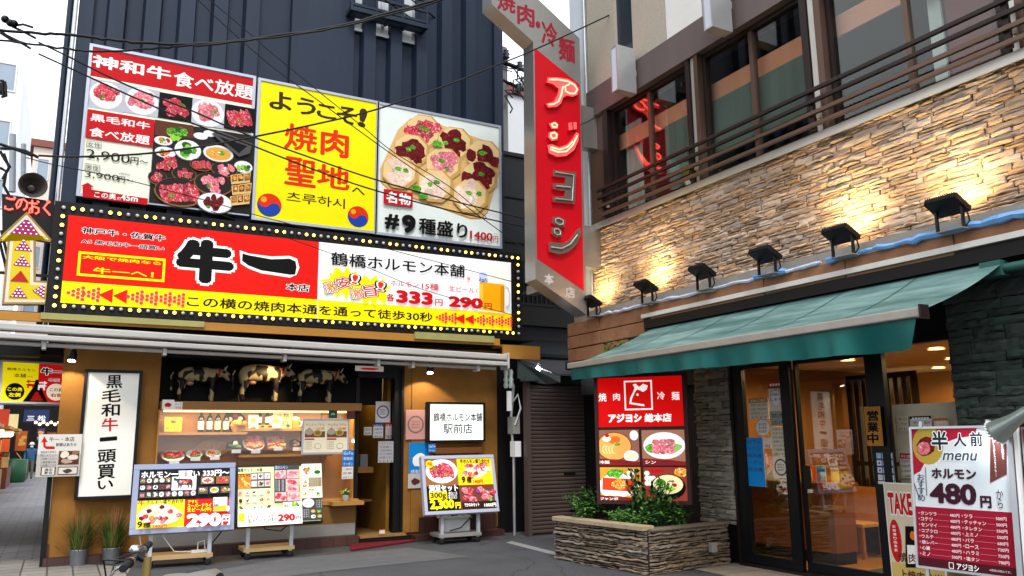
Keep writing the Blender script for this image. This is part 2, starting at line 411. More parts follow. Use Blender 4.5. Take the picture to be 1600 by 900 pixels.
def leaf(mb, p, d, L, wd, m, droop=.3, q=random):
    d = Vector(d).normalized(); s = d.cross(Vector((0, 0, 1)))
    if s.length < .1: s = Vector((1, 0, 0))
    s.normalize(); up = s.cross(d); p = Vector(p); a = p; b_ = p+d*L*.5; c = p+d*L-Vector((0, 0, 1))*L*droop
    mb.add([a, b_+s*wd-up*wd*.25, c, b_-s*wd-up*wd*.25, b_+up*wd*.15], [(0, 1, 4), (1, 2, 4), (2, 3, 4), (3, 0, 4)], m)
# ================================================================== ground and roads
def asphalt():
    m = mk('asphalt', '484a4e', .82, 0, 0, .34, .9, .55, 70.); n = m.node_tree.nodes; l = m.node_tree.links; b = n['Principled BSDF']
    src = b.inputs['Base Color'].links[0].from_socket; tc = n.new('ShaderNodeTexCoord')
    # aggregate speckle, gum spots and hairline cracks
    sp = n.new('ShaderNodeTexNoise'); sp.inputs['Scale'].default_value = 75; sp.inputs['Detail'].default_value = 2; l.new(tc.outputs['Object'], sp.inputs[0])
    mr = n.new('ShaderNodeMapRange'); mr.inputs[1].default_value = .3; mr.inputs[2].default_value = .7; mr.inputs[3].default_value = .45; mr.inputs[4].default_value = 1.6; l.new(sp.outputs[0], mr.inputs[0])
    wv = n.new('ShaderNodeTexNoise'); wv.inputs['Scale'].default_value = 1.5; wv.inputs['Detail'].default_value = 4; l.new(tc.outputs['Object'], wv.inputs[0])
    ad = n.new('ShaderNodeMixRGB'); ad.inputs[0].default_value = .35; l.new(tc.outputs['Object'], ad.inputs[1]); l.new(wv.outputs[1], ad.inputs[2])
    vo = n.new('ShaderNodeTexVoronoi'); vo.feature = 'DISTANCE_TO_EDGE'; vo.inputs['Scale'].default_value = .9; l.new(ad.outputs[0], vo.inputs[0])
    ck = n.new('ShaderNodeMapRange'); ck.inputs[1].default_value = .0; ck.inputs[2].default_value = .008; ck.inputs[3].default_value = .45; ck.inputs[4].default_value = 1; l.new(vo.outputs[0], ck.inputs[0])
    gm = n.new('ShaderNodeTexVoronoi'); gm.inputs['Scale'].default_value = 3.2; l.new(tc.outputs['Object'], gm.inputs[0])
    gr = n.new('ShaderNodeMapRange'); gr.inputs[1].default_value = .05; gr.inputs[2].default_value = .075; gr.inputs[3].default_value = .62; gr.inputs[4].default_value = 1; l.new(gm.outputs[0], gr.inputs[0])
    for k in (mr, ck, gr):
        mu = n.new('ShaderNodeMixRGB'); mu.blend_type = 'MULTIPLY'; mu.inputs[0].default_value = 1; l.new(src, mu.inputs[1]); l.new(k.outputs[0], mu.inputs[2]); src = mu.outputs[0]
    l.new(src, b.inputs['Base Color']); return m
asph = asphalt()
asph2 = mk('asphalt_repair', '5d5e60', .85, 0, 0, .2, 4., .4, 80.)
def brickmat(name, c1, c2, mortar, sc, rough=.8, w=.5, h=.25, ms=.02, off=.5, bump=.3):
    m = bpy.data.materials.new(name); m.use_nodes = True; n = m.node_tree.nodes; l = m.node_tree.links; b = n['Principled BSDF']
    tc = n.new('ShaderNodeTexCoord'); br = n.new('ShaderNodeTexBrick'); br.offset = off
    br.inputs['Color1'].default_value = (*lin(c1), 1); br.inputs['Color2'].default_value = (*lin(c2), 1); br.inputs['Mortar'].default_value = (*lin(mortar), 1)
    br.inputs['Scale'].default_value = sc; br.inputs['Brick Width'].default_value = w; br.inputs['Row Height'].default_value = h; br.inputs['Mortar Size'].default_value = ms
    l.new(tc.outputs['Object'], br.inputs[0])
    nz = n.new('ShaderNodeTexNoise'); nz.inputs['Scale'].default_value = 5; nz.inputs['Detail'].default_value = 5; l.new(tc.outputs['Object'], nz.inputs[0])
    mx = n.new('ShaderNodeMixRGB'); mx.blend_type = 'MULTIPLY'; mx.inputs[0].default_value = .6
    mr = n.new('ShaderNodeMapRange'); mr.inputs[3].default_value = .55; mr.inputs[4].default_value = 1.35; l.new(nz.outputs[0], mr.inputs[0])
    l.new(br.outputs[0], mx.inputs[1]); l.new(mr.outputs[0], mx.inputs[2]); l.new(mx.outputs[0], b.inputs['Base Color']); b.inputs['Roughness'].default_value = rough
    bp = n.new('ShaderNodeBump'); bp.inputs['Strength'].default_value = bump; bp.inputs['Distance'].default_value = .004; bp.invert = True
    l.new(br.outputs['Fac'], bp.inputs['Height']); l.new(bp.outputs[0], b.inputs['Normal'])
    return m
def sheet(name, pts, m, z):
    mb = MB(); mb.add([(x, y, z) for x, y in pts], [list(range(len(pts)))], m); return struct(mb.build(name))
sheet('street_ground', [(-150, -150), (150, -150), (150, 250), (-150, 250)], asph, 0)
sheet('alley_pavement', [(-6, 10.2), (-.05, 10.2), (-.05, 70), (-6, 70)], brickmat('grey_pavers', '6f7076', '5e6066', '3b3b3e', 1.0, .6, .42, .21, .012), .004)
sheet('tiled_walkway', [(-.9, 9.9), (.62, 9.9), (1.0, 12.55), (-.35, 14.2), (-.75, 14.2)], brickmat('pale_floor_tiles', '8d8b86', '7c7a76', '4a4845', 1.0, .55, .3, .3, .012, 0), .008)
P0 = gnd(300, 897); P1 = gnd(470, 866); P2 = gnd(735, 872); P3 = gnd(500, 893)
sheet('asphalt_patch', [(p.x, p.y) for p in (gnd(250, 906), gnd(440, 874), gnd(640, 856), gnd(735, 870), gnd(520, 892), gnd(330, 915))], asph2, .004)
sheet('kerb_line', [(p.x, p.y) for p in (gnd(790, 848), gnd(800, 846), gnd(905, 872), gnd(890, 874))], mk('worn_concrete', '8a8a8a', .8, 0, 0, .25, 9.), .004)
sheet('entrance_paving', [(6.9, 2.0), (8.0, 2.0), (8.0, 8.4), (7.2, 8.4)], brickmat('entrance_slabs', '9a948c', '8b867f', '5f5b56', 1.0, .6, .6, .6, .01, 0), .006)

# ================================================================== left building: dark ribbed cladding above, ochre restaurant front below
navy = mk('navy_cladding', '1f2a3b', .48, .1, 0, .36, 1.6, .12, 3., (1, 1, .18))
black = mk('black_paint', '0a0a0b', .55, 0, 0, .1, 5.)
ochre = mk('ochre_render', '8a5e28', .8, 0, 0, .3, 1.7, .2, 30.)
ochre_d = mk('brown_fascia', 'a8762e', .6, 0, 0, .12, 4., .1, 20., (.3, 1, 1))
steel = mk('brushed_steel', '9a9a96', .38, .8, 0, .12, 3., .05, 30., (1, 1, 8))
brick = brickmat('brown_plinth_tiles', '4a2820', '3c211b', '231815', 1.0, .5, .22, .075, .008)
woodp = mk('pale_wood', 'a87a3c', .5, 0, 0, .14, 2.5, .06, 8., (1, 1, .18))
woodd = mk('brown_wood', '6d4420', .5, 0, 0, .16, 3., .08, 10., (.25, 1, 1))
wht = mk('white_paint', 'e6e6e4', .5, 0, 0, .05, 4.)
alum = mk('aluminium', 'b9bcc0', .35, .7, 0, .08, 5.)
concrete = mk('stained_concrete', '8c8a85', .85, 0, 0, .2, 3., .2, 30.)
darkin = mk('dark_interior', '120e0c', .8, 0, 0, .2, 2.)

bA = thing('restaurant_building', 'dark navy building with ribbed metal upper wall and ochre restaurant front under a retracted awning', 'building', (3.4, 13.3, 0))
mb = MB()
prof = [(-.26, .12), (-.06, .12), (-.06, 0)]
x = .14
def ribs(x0, x1):
    x = x0
    while x+.36 < x1:
        for p in ((x, 0), (x+.035, .17), (x+.255, .17), (x+.29, 0)): prof.append(p)
        x += .512
ribs(.12, 2.98); prof += [(2.97, 0), (2.98, .13), (4.10, .13), (4.11, 0)]; ribs(4.24, 6.95)
prof += [(6.97, 0), (6.98, .1), (7.17, .1)]
vs = []
for a, d in prof: vs += [(a, 13.3-d, 3.3), (a, 13.3-d, 14.5)]
mb.add(vs, [(2*i, 2*i+2, 2*i+3, 2*i+1) for i in range(len(prof)-1)], navy)
mb.box((-.26, 13.31, 3.2), (7.17, 22, 14.5), navy)
mb.build('cladding', bA)
mb = MB(); mb.tube([(-.3, 13.15, 3.3), (-.3, 13.15, 14)], .03, alum); mb.tube([(-.38, 13.6, 3.3), (-.38, 13.6, 14)], .05, navy); mb.build('downpipe', bA)
# little window with a steel grille balcony near the top
mb = MB(); f = FA(13.26)
wf = MB(); wf.frame(f, 4.0, 5.3, 9.0, 10.6, .06, 0, .05, alum); wf.fbox(f, 4.62, 4.68, 9.06, 10.54, 0, .05, alum)
wf = wf.build('window', bA); MB().fbox(f, 4.06, 5.24, 9.06, 10.54, .01, .02, mk('frosted_window', 'c9cfd2', .2, 0, 0, .1, 3.)).build('pane', wf)
mb = MB(); y0, y1 = 12.88, 13.2
for z in (9.3, 9.52, 9.74, 9.96): mb.box((3.93, y0, z), (5.42, y0+.04, z+.05), navy)
for xx in (3.93, 4.4, 4.9, 5.38): mb.box((xx, y0+.002, 9.22), (xx+.04, y0+.038, 10.0), navy)
mb.box((3.93, y0, 9.2), (3.98, y1, 9.28), navy); mb.box((5.37, y0, 9.2), (5.42, y1, 9.28), navy); mb.box((3.98, y0+.001, 9.2), (5.37, y0+.06, 9.28), navy)
for k in range(6): mb.box((3.98, y0+.08+k*.04, 9.22), (5.37, y0+.1+k*.04, 9.25), navy)
for xx in (4.3, 4.65, 5.0): mb.box((xx, y0+.06, 9.205), (xx+.05, y1, 9.219), navy)
mb.build('window_grille', bA)
# ground floor
mb = MB()
mb.box((-.03, 13.3, .12), (1.27, 13.6, 3.28), ochre); mb.build('ochre_wall', bA); mb = MB(); mb.box((5.35, 13.3, .12), (7.03, 13.6, 3.28), ochre)
mb.box((5.21, 13.32, .12), (5.347, 13.6, 3.28), ochre); mb.build('ochre_wall', bA); mb = MB(); mb.box((6.98, 13.603, 0), (7.03, 16.5, 3.28), ochre); mb.build('ochre_wall', bA); mb = MB(); mb.box((-.03, 13.603, 0), (.03, 22, 3.2), ochre)
mb.build('ochre_wall', bA)
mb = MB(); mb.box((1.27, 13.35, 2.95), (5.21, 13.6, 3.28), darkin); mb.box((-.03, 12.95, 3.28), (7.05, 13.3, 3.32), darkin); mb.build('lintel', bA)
mb = MB(); mb.box((-.06, 13.2, 0), (1.25, 13.298, .12), brick); mb.box((-.05, 13.285, .121), (.0, 13.299, .3), brick)
mb.box((1.24, 13.06, 0), (4.36, 13.2, .16), brick); mb.box((5.3, 12.95, 0), (6.98, 13.298, .1), brick); mb.box((5.5, 13.24, .101), (6.98, 13.299, .36), brick); mb.build('tiled_plinth', bA)
mb = MB(); mb.box((-.1, 13.24, 0), (-.035, 13.36, 1.25), black); mb.build('corner_guard', bA)
mb = MB()   # the room behind the door
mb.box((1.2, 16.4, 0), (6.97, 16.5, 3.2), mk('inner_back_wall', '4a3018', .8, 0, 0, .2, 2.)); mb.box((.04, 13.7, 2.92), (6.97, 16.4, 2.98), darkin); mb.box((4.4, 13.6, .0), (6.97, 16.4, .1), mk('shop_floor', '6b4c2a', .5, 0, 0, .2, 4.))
mb.box((5.02, 13.62, .1), (5.08, 15.2, 2.9), mk('yellow_inner_wall', '7c5818', .7, 0, 0, .15, 3.)); mb.build('room_interior', bA)
dr = MB(); dr.frame(FA(13.32), 5.03, 5.207, .1, 2.94, .05, -.1, .02, black); dr.fbox(FA(13.32), 5.08, 5.16, .15, 2.9, -.06, -.02, black)
dr.fbox(FA(13.32), 4.37, 5.03, 2.72, 2.95, -.1, .02, black); dr = dr.build('entrance_door', bA)
MB().fbox(FA(13.36), 4.36, 4.42, .1, 2.72, -.05, 0, black).build('door_jamb', dr)
mb = MB(); mb.box((4.38, 13.12, 0), (5.3, 13.6, .1), black); mb.box((4.4, 13.1, .1), (5.2, 13.6, .13), mk('worn_wood_step', '8c6a3a', .6, 0, 0, .2, 4.)); mb.build('door_step', bA)
# brown soffit edge right of the awning and the board above it
mb = MB(); mb.box((6.75, 12.5, 3.06), (7.5, 12.56, 3.3), ochre_d); mb.box((6.75, 12.56, 3.28), (7.5, 13.28, 3.31), ochre_d)
mb.box((-.9, 12.62, 3.3), (6.74, 12.68, 3.42), ochre_d); mb.box((-.35, 12.56, 3.335), (1.75, 12.618, 3.42), mk('old_yellow_board', '9a965c', .7, 0, 0, .15, 4.))
mb.box((5.1, 12.56, 3.335), (6.6, 12.618, 3.45), mk('old_yellow_board', '9a965c', .7, 0, 0, .15, 4.)); mb.box((-.9, 12.7, 3.42), (7.5, 13.28, 3.44), black); mb.build('fascia_board', bA)

# ------------------------------------------------------------------ retracted awning of the left shop
aw = thing('retracted_awning', 'long grey retracted awning cassette over the ochre restaurant front', 'awning', (3, 12.5, 3))
def awn_beam(y, za, zb, hh, dd, m, x0=-1.6, x1=6.76):
    b = MB(); b.hexa([(x0, y, za-hh), (x1, y, zb-hh), (x1, y+dd, zb-hh), (x0, y+dd, za-hh), (x0, y, za), (x1, y, zb), (x1, y+dd, zb), (x0, y+dd, za)], m); return b
wa = mk('weathered_white_aluminium', 'b2b0ac', .6, .1, 0, .22, 3., .1, 20., (.3, 1, 1))
b = awn_beam(12.38, 3.25, 3.12, .1, .22, wa); b.build('cassette', aw, .02)
b = awn_beam(12.36, 3.11, 2.985, .07, .16, wa); b.build('front_bar', aw, .012)
b = awn_beam(12.5, 3.02, 2.90, .05, .08, wa, -1.6, 6.6)
b.build('roller_tube', aw, .01)
b = MB()
for xx in (-.3, 1.2, 2.9, 4.4, 5.0, 6.2): zz = 3.02-(xx+1.6)/8.2*.12; MB().box((xx, 12.44, zz-.09), (xx+.05, 12.62, zz+.1), wa).build('bracket', aw)
b = MB(); b.box((6.761, 12.36, 2.86), (6.80, 12.66, 3.15), wa); b.build('end_cap', aw, .02)

# ------------------------------------------------------------------ far buildings, alley arcade, dark house in the gap
def block(name, label, x0, x1, y0, y1, z1, wall, win, rows, cols, face='S', roof=None):
    t = thing(name, label, 'building', ((x0+x1)/2, (y0+y1)/2, 0)); b = MB(); b.box((x0, y0, 0), (x1, y1, z1), wall); b.build('wall', t)
    if roof: MB().box((x0-.3, y0-.3, z1), (x1+.3, y1+.3, z1+.5), roof).build('roof', t)
    fr = FA(y0)
    for i in range(rows):
        for j in range(cols):
            w0 = x0+(x1-x0)*(j+.2)/cols; w1 = x0+(x1-x0)*(j+.8)/cols; h0 = 3.2*(i+2)+.9
            if h0+1.7 > z1: continue
            q = MB(); q.frame(fr, w0, w1, h0, h0+1.6, .08, 0, .06, alum); q.fbox(fr, w0+.08, w1-.08, h0+.08, h0+1.52, .01, .02, win); q.build('window', t)
    return t
pglass = mk('pale_window', '8a97a4', .15, .2, 0, .2, .3)
block('pale_apartment_block', 'pale tall apartment block rising behind the arrow sign', -9.5, -3.2, 48, 60, 22, mk('pale_wall', 'e2e6ea', .8, 0, 0, .1, .5), pglass, 5, 4)
block('brown_roofed_block', 'beige block with brown roof edge beyond the alley arcade', -3.2, .8, 64, 76, 22.5, mk('beige_wall', 'd8c8bc', .8, 0, 0, .1, .5), pglass, 5, 3, roof=mk('brown_roof', '7a4a44', .8))
block('white_highrise', 'distant white high-rise seen in the gap beside the red blade sign', 96, 106, 160, 172, 92, mk('white_wall', 'b8bdc4', .8, 0, 0, .05, .1), mk('tower_window', '5a6470', .2), 26, 5)
t = thing('white_annex', 'white rendered building with dark roof edge between the navy wall and red blade sign', 'building', (12, 22, 0))
MB().box((10.6, 20, 0), (16, 26, 11.9), mk('white_render', 'c4c8cc', .8, 0, 0, .06, 1.)).build('wall', t); MB().box((10.5, 19.9, 11.9), (16.1, 26.1, 12.2), mk('brown_roof', '7a4a44', .8)).build('roof', t)
slate = mk('dark_blue_siding', '12151b', .6, 0, 0, .25, 1.2, .2, 6.)
t = thing('dark_annex', 'dark blue-black annex filling the gap between the two restaurants', 'building', (8.2, 14, 0))
b = MB(); b.box((7.2, 14.0, 2.95), (10.2, 18, 7.5), slate); b.box((7.19, 13.96, 7.45), (10.2, 14.02, 7.53), black)
for zz in (6.55, 5.6, 4.75): b.box((7.2, 13.97, zz), (10.2, 13.99, zz+.03), black)
b.build('wall', t)
b = MB()
for k in range(16): xx = 7.62+k*.105; b.box((xx, 13.86, 4.35), (xx+.03, 13.89, 5.2), slate)
b.box((7.6, 13.85, 5.2), (9.4, 13.9, 5.25), slate); b.box((7.6, 13.85, 4.3), (9.4, 13.9, 4.35), slate); b.box((7.6, 13.86, 3.9), (9.4, 13.99, 4.29), black); b.build('balcony_railing', t)
b = MB(); b.hexa([(7.05, 12.55, 3.12), (9.6, 12.55, 3.12), (9.6, 14, 3.55), (7.05, 14, 3.55), (7.05, 12.55, 3.18), (9.6, 12.55, 3.18), (9.6, 14, 3.62), (7.05, 14, 3.62)], mk('dark_tin_roof', '23282e', .5, .3, 0, .2, 3.)); b.build('lean_to_roof', t)
b = MB(); b.box((7.03, 13.3, 0), (10.2, 14.1, 3.1), black); b.build('shade_back_wall', t)  # black back wall added to stand for the deep shade in the gap

# utility pole with insulators in the gap
t = thing('utility_pole', 'grey utility pole topped by insulators and tangled cables in the gap between buildings', 'utility pole', (8.1, 15, 0))
MB().tube([(8.12, 15, 0), (8.12, 15, 10.4)], .13, mk('pole_concrete', '6f706f', .8, 0, 0, .15, 4.), 12).build('pole', t)
b = MB(); b.tube([(7.9, 14.9, 10.05), (9.2, 14.7, 9.75)], .05, black); b.tube([(8.0, 14.9, 9.6), (9.1, 14.8, 9.3)], .04, black); b.build('crossarm', t)
for k, (xx, zz) in enumerate(((8.1, 10.15), (8.45, 9.95), (8.75, 9.9), (9.05, 9.85), (8.4, 9.4), (8.8, 9.35))):
    MB().lathe((xx, 14.75, zz-.12), [(.04, 0), (.09, .04), (.05, .08), (.09, .12), (.05, .16), (.07, .2)], mk('insulator', '3a3c4a', .3), 10).build('insulator', t)
b = MB(); q = random.Random(4)
for k in range(14):
    p = Vector((8.15+q.uniform(0, .9), 14.7, 9.9-q.uniform(0, .5))); pts = [p]
    for j in range(5): p = p+Vector((q.uniform(-.22, .25), q.uniform(-.05, .05), q.uniform(-.32, .1))); pts.append(p)
    b.tube(pts, .018, black, 5)
b.build('loose_wire', t)

# ---- alley: roofed arcade, stalls on its left, far end
al = thing('alley_arcade', 'dim covered market arcade down the side alley behind the ochre corner', 'arcade', (-2, 20, 0))
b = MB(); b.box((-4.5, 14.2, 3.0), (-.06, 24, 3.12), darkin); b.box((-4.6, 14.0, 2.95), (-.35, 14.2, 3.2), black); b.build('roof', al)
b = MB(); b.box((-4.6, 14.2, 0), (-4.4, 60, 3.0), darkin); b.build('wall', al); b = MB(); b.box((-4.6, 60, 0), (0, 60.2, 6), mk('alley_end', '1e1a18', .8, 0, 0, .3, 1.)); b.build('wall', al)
warm = mk('warm_tube', 'ffe2b0', .5, 0, 2.5, 0)
for k in range(2):
    MB().box((-1.6, 16+k*5.0, 2.93), (-.6, 16.15+k*5.0, 2.985), warm).build('ceiling_light', al)
stall_c = ['7a3a20', '8a6a3a', '5a2a1a', '9a5a2a', '6a4a3a']
for k in range(6):
    yy = 27+k*5.2; dx = [.2, .35, .5, .35, .2, .0][k]
    t = thing('market_stall', ['nearest dim market stall on the left of the alley with stacked goods', 'market stall with orange goods second along the alley', 'third market stall along the alley beside the walker',
        'market stall with framed food pictures behind the walker', 'small bright stall further down the alley', 'farthest stall at the dark end of the alley'][k], 'stall', (-3.3, yy, 0), 'market stalls down the alley')
    xf = -2.0+dx-k*.08
    b = MB(); b.box((xf-1.5, yy, 0), (xf, yy+3.2, .8), mk('stall_front'+str(k), stall_c[k % 5], .7, 0, 0, .3, 5.)); b.build('counter', t)
    MB().box((xf-1.5, yy+.2, 2.2), (xf+.25, yy+3.4, 2.3), mk('stall_board', 'b07a3a', .6, 0, 0, .2, 3.)).build('canopy', t)
    MB().box((xf-1.5, yy+.12, 2.301), (xf+.2, yy+.18, 2.85), mk('stall_sign'+str(k), ['22305a', 'b83a22', 'd8c890', '22305a', '8a2a6a'][k % 5], .6)).build('sign_board', t)
    q = random.Random(k); cols = ['c8501e', 'd8b070', '8a2418', 'e0d4c0', '5a7a3a']
    for j in range(22):
        xx = q.uniform(xf-1.3, xf-.2); y_ = yy+q.uniform(.02, 2.9); s_ = q.uniform(.12, .26); z_ = .8
        MB().box((xx, y_, z_), (xx+s_, y_+s_, z_+s_*q.uniform(.6, 2.2)), mk('goods'+str(j % 5), cols[j % 5], .6)).build('goods_box', t)
    for j in range(4): MB().box((xf-1.3+j*.34, yy+.03, 1.35+.05*(j % 2)), (xf-1.02+j*.34, yy+.06, 1.9), mk('goods'+str((j+k) % 5), cols[(j+k) % 5], .6)).build('picture_board', t)
    MB().box((xf-1.2, yy-.05, 2.1), (xf+.1, yy+.02, 2.16), warm).build('strip_lamp', t)
t = thing('green_bin', 'dark green bin standing before the alley stalls left of the walker', 'bin', (gnd(20, 752).x, gnd(20, 752).y, 0)); g = gnd(20, 754)
MB().lathe(g, [(.42, 0), (.5, .1), (.52, 1.0), (.46, 1.02), (0, 1.06)], mk('bin_green', '1c4a30', .5), 16).build('body', t)
for k, (x0, y0, x1_, y1_, c_, lb) in enumerate(((24, 672, 42, 706, 'b8581c', 'orange framed food picture hung left of the walker in the alley'), (58, 668, 70, 690, '4a3a7a', 'violet banner to the right of the walker in the alley'), (72, 674, 88, 700, '8a4a28', 'brown framed picture board at the right of the alley end'))):
    f = FA(52+k); p0, p1 = f.px(x0, y0), f.px(x1_, y1_); t = thing('alley_picture', lb, 'picture', f.pt((p0[0]+p1[0])/2, p1[1])); b = MB(); b.fbox(f, p0[0], p1[0], p1[1], p0[1], -.08, 0, mk('alley_frame', '2a2018', .6)); b.build('frame', t)
    A = Art(f, .004); A.poly([(p0[0]+.06, p1[1]+.06), (p1[0]-.06, p1[1]+.06), (p1[0]-.06, p0[1]-.06), (p0[0]+.06, p0[1]-.06)], mk('alley_print'+c_, c_, .6), True); q = random.Random(k)
    for j in range(5): A.blob((q.uniform(p0[0]+.15, p1[0]-.15), q.uniform(p1[1]+.2, p0[1]-.2)), .14, .1, mk('alley_print_spot', 'd8a050', .6), True)
    A.mb.build('printed_face', t)
t = thing('blue_shop_sign', 'dark blue sign with white writing hanging over the far end of the alley', 'sign', (-1.2, 50, 2.4)); f = FA(50); p0, p1 = f.px(38, 640), f.px(76, 660)
MB().fbox(f, p0[0], p1[0], p1[1], p0[1], -.1, 0, mk('sign_navy', '1c2c58', .6)).build('panel', t); A = Art(f, .004); A.text('三 松', (p0[0]+.15, p1[1]+.08), (p1[0]-.15, p0[1]-.3), mk('sign_white', 'e8e8e8', .6), .03, uv=True); A.mb.build('lettering', t)
t = thing('lantern_string', 'string of small lit shop lamps near the far end of the alley', 'lamp', (-.8, 49, 2.1))
for k in range(7): MB().ball(at(56+k*6, 660+(k % 2)*3, 1, 49), .075, warm, 8).build('lamp', t)

# ---- roller shutter shop in the gap
sh = thing('shuttered_shop', 'closed brown-grey roller shutter with small tin canopy in the gap between the restaurants', 'shutter', (7.9, 12.6, 0))
shm = mk('shutter_steel', '594a46', .5, .3, 0, .2, 2., .06, 20., (1, 1, .2)); b = MB(); z = .03; vs = []
while z < 2.62:
    for dy, zz in ((.0, 0), (-.018, .012), (-.022, .04), (-.012, .062), (0, .066)): vs.append((dy, z+zz))
    z += .068
P = [(7.3, 12.6+a, c) for a, c in vs]+[(9.25, 12.6+a, c) for a, c in vs]; N = len(vs)
b.add(P, [(i, N+i, N+i+1, i+1) for i in range(N-1)], shm); b.box((7.3, 12.61, 0), (9.25, 12.64, 2.7), shm); b.build('shutter_curtain', sh)
b = MB(); b.box((7.22, 12.52, 0), (7.298, 12.66, 2.7), shm); b.box((9.252, 12.52, 0), (9.33, 12.66, 2.7), shm); b.box((7.298, 12.5, 2.63), (9.252, 12.66, 2.82), black); b.build('shutter_rail', sh)
b = MB(); b.box((8.0, 12.565, 1.02), (8.24, 12.585, 1.06), black); b.build('pull_handle', sh); b = MB(); b.box((8.1, 12.565, .38), (8.24, 12.585, .41), black); b.build('pull_handle', sh)
b = MB(); b.hexa([(7.45, 11.75, 2.72), (9.3, 11.75, 2.72), (9.3, 12.62, 3.06), (7.08, 12.62, 3.06), (7.45, 11.75, 2.75), (9.3, 11.75, 2.75), (9.3, 12.62, 3.1), (7.08, 12.62, 3.1)], mk('grey_tin', '3c3d42', .6, .2, 0, .2, 3.)); b.build('canopy', sh)
b = MB(); b.add([(7.08, 12.6, 2.72), (7.08, 12.6, 3.05), (7.45, 11.76, 2.715), (7.45, 11.76, 2.6), (7.45, 12.2, 2.6)], [(0, 1, 2, 3, 4)], mk('pale_tin', '3c4644', .6)); b.box((7.08, 12.3, 2.66), (7.46, 12.5, 2.7), mk('pale_tin', '3c4644', .6)); b.build('canopy_side', sh)
lt = thing('fluorescent_lamp', 'lit white fluorescent strip under the tin canopy left of the shutter', 'lamp', (7.25, 12.1, 2.75))
MB().hexa([tuple(at(*p, 1, 12.15)) for p in ((840, 571), (862, 588), (859, 592), (837, 575))]+[tuple(at(*p, 1, 12.25)) for p in ((840, 571), (862, 588), (859, 592), (837, 575))], mk('fluorescent_tube', 'f4f8ff', .4, 0, 9., 0)).build('tube', lt)
MB().hexa([tuple(at(*p, 1, 12.22)) for p in ((841, 567), (866, 585), (864, 588), (839, 570))]+[tuple(at(*p, 1, 12.3)) for p in ((841, 567), (866, 585), (864, 588), (839, 570))], wht).build('housing', lt)
# meter boxes and conduits beside it
t = thing('electric_meter', 'grey electric meter boxes and conduits in the dark slot beside the shutter', 'meter', (7.15, 12.9, 1.2))
b = MB(); b.box((7.06, 12.75, 1.75), (7.2, 12.95, 2.05), concrete); b.box((7.08, 12.72, 1.35), (7.2, 12.9, 1.62), wht); b.build('meter_box', t)
MB().tube([(7.12, 12.85, 0), (7.12, 12.85, 1.4), (7.1, 12.9, 2.0), (7.16, 12.9, 2.6), (7.05, 12.9, 2.9)], .025, alum).build('conduit', t)
MB().tube([(7.05, 12.9, 2.2), (7.2, 12.8, 2.45), (7.22, 12.75, 2.2), (7.1, 12.75, 1.9)], .02, alum).build('conduit', t)
t = thing('cable_insulator', 'pair of pale glass insulators hanging at the right end of the awning', 'insulator', (6.95, 12.7, 2.5))
for xx in (6.9, 7.0): MB().lathe((xx, 12.7, 2.55), [(.03, 0), (.05, .05), (.03, .1), (.05, .15), (.03, .2), (.045, .3), (.02, .34)], mk('insulator_glass', 'aab8b0', .2), 10).build('insulator', t)
MB().box((6.92, 12.68, 2.15), (7.0, 12.72, 2.5), wht).build('junction_box', t)
t = thing('security_camera', 'small grey security camera under the red blade sign', 'camera', (7.5, 12.6, 4.3))
MB().box((7.38, 12.3, 4.28), (7.58, 12.75, 4.44), mk('camera_grey', '7a8084', .4)).build('housing', t); MB().box((7.40, 12.28, 4.29), (7.56, 12.298, 4.41), black).build('lens', t); MB().box((7.45, 12.75, 4.34), (7.5, 13.9, 4.38), alum).build('bracket', t)
# ================================================================== billboards and signs on the left building
brown_t = '3a2a10'
def board(name, label, y, tl, br, frame_m, thick=.14, t=.045):
    fr = FA(y); tl_, br_ = fr.px(*tl), fr.px(*br); th = thing(name, label, 'sign', fr.pt((tl_[0]+br_[0])/2, br_[1]))
    b = MB(); b.frame(fr, tl_[0], br_[0], br_[1], tl_[1], t, -thick, .02, frame_m); b.fbox(fr, tl_[0]+t, br_[0]-t, br_[1]+t, tl_[1]-t, -thick, -.002, frame_m); b.build('frame', th)
    return th, fr
alf = mk('sign_frame_aluminium', 'aab0bc', .4, .5, 0, .06, 5.)
YB = 13.0
# ---- 1: red and white all-you-can-eat board
P = Pal('board', .0); th, fr = board('food_billboard', 'white and red billboard of raw beef dishes with all-you-can-eat prices', YB, (140.5, 68), (389, 338), alf)
A = Art(fr); A.rect((143.5, 74), (388.5, 334), P['cream']); A.rect((143.5, 74), (396.5, 165), P['red'])
A.text('神和牛', (145, 84), (267, 127), P['white'], .03); A.text('食べ放題', (272, 110), (396, 157), P['white'], .02)
for k, (p, q, kind, bgc) in enumerate((((137.5, 121), (194, 177), 'meat', 'plate'), ((195.5, 132.5), (247.5, 184.5), 'meat2', 'plate'), ((249.5, 144), (299, 192.5), 'meat', 'black'), ((301, 153.5), (348.5, 201.5), 'meat2', 'plate'), ((351.5, 162.5), (396, 209), 'slices', 'black'))):
    A.rect(p, q, P[bgc if bgc != 'plate' else 'b4b6c2']); c = ((p[0]+q[0])/2, (p[1]+q[1])/2)
    if bgc == 'plate': A.ell(c, 26, 21, P['plate'])
    dish(A, P, c, 24, 20, kind, None, k)
A.rect((137.3, 171), (238.3, 231), P['red']); A.text('黒毛和牛', (141.8, 177.5), (234, 204), P['white'], .02); A.text('食べ放題', (139.8, 198.5), (233.3, 227.5), P['white'], .02)
A.text('女性', (136.9, 222), (156.5, 232), P['dgrey']); A.line((135.6, 220.6), (158, 233.5), P['dgrey'], .006); A.text('2,900', (135.2, 233), (202, 258.5), P['black']); A.text('円〜', (204, 245.5), (231, 260.5), P['black'], .01)
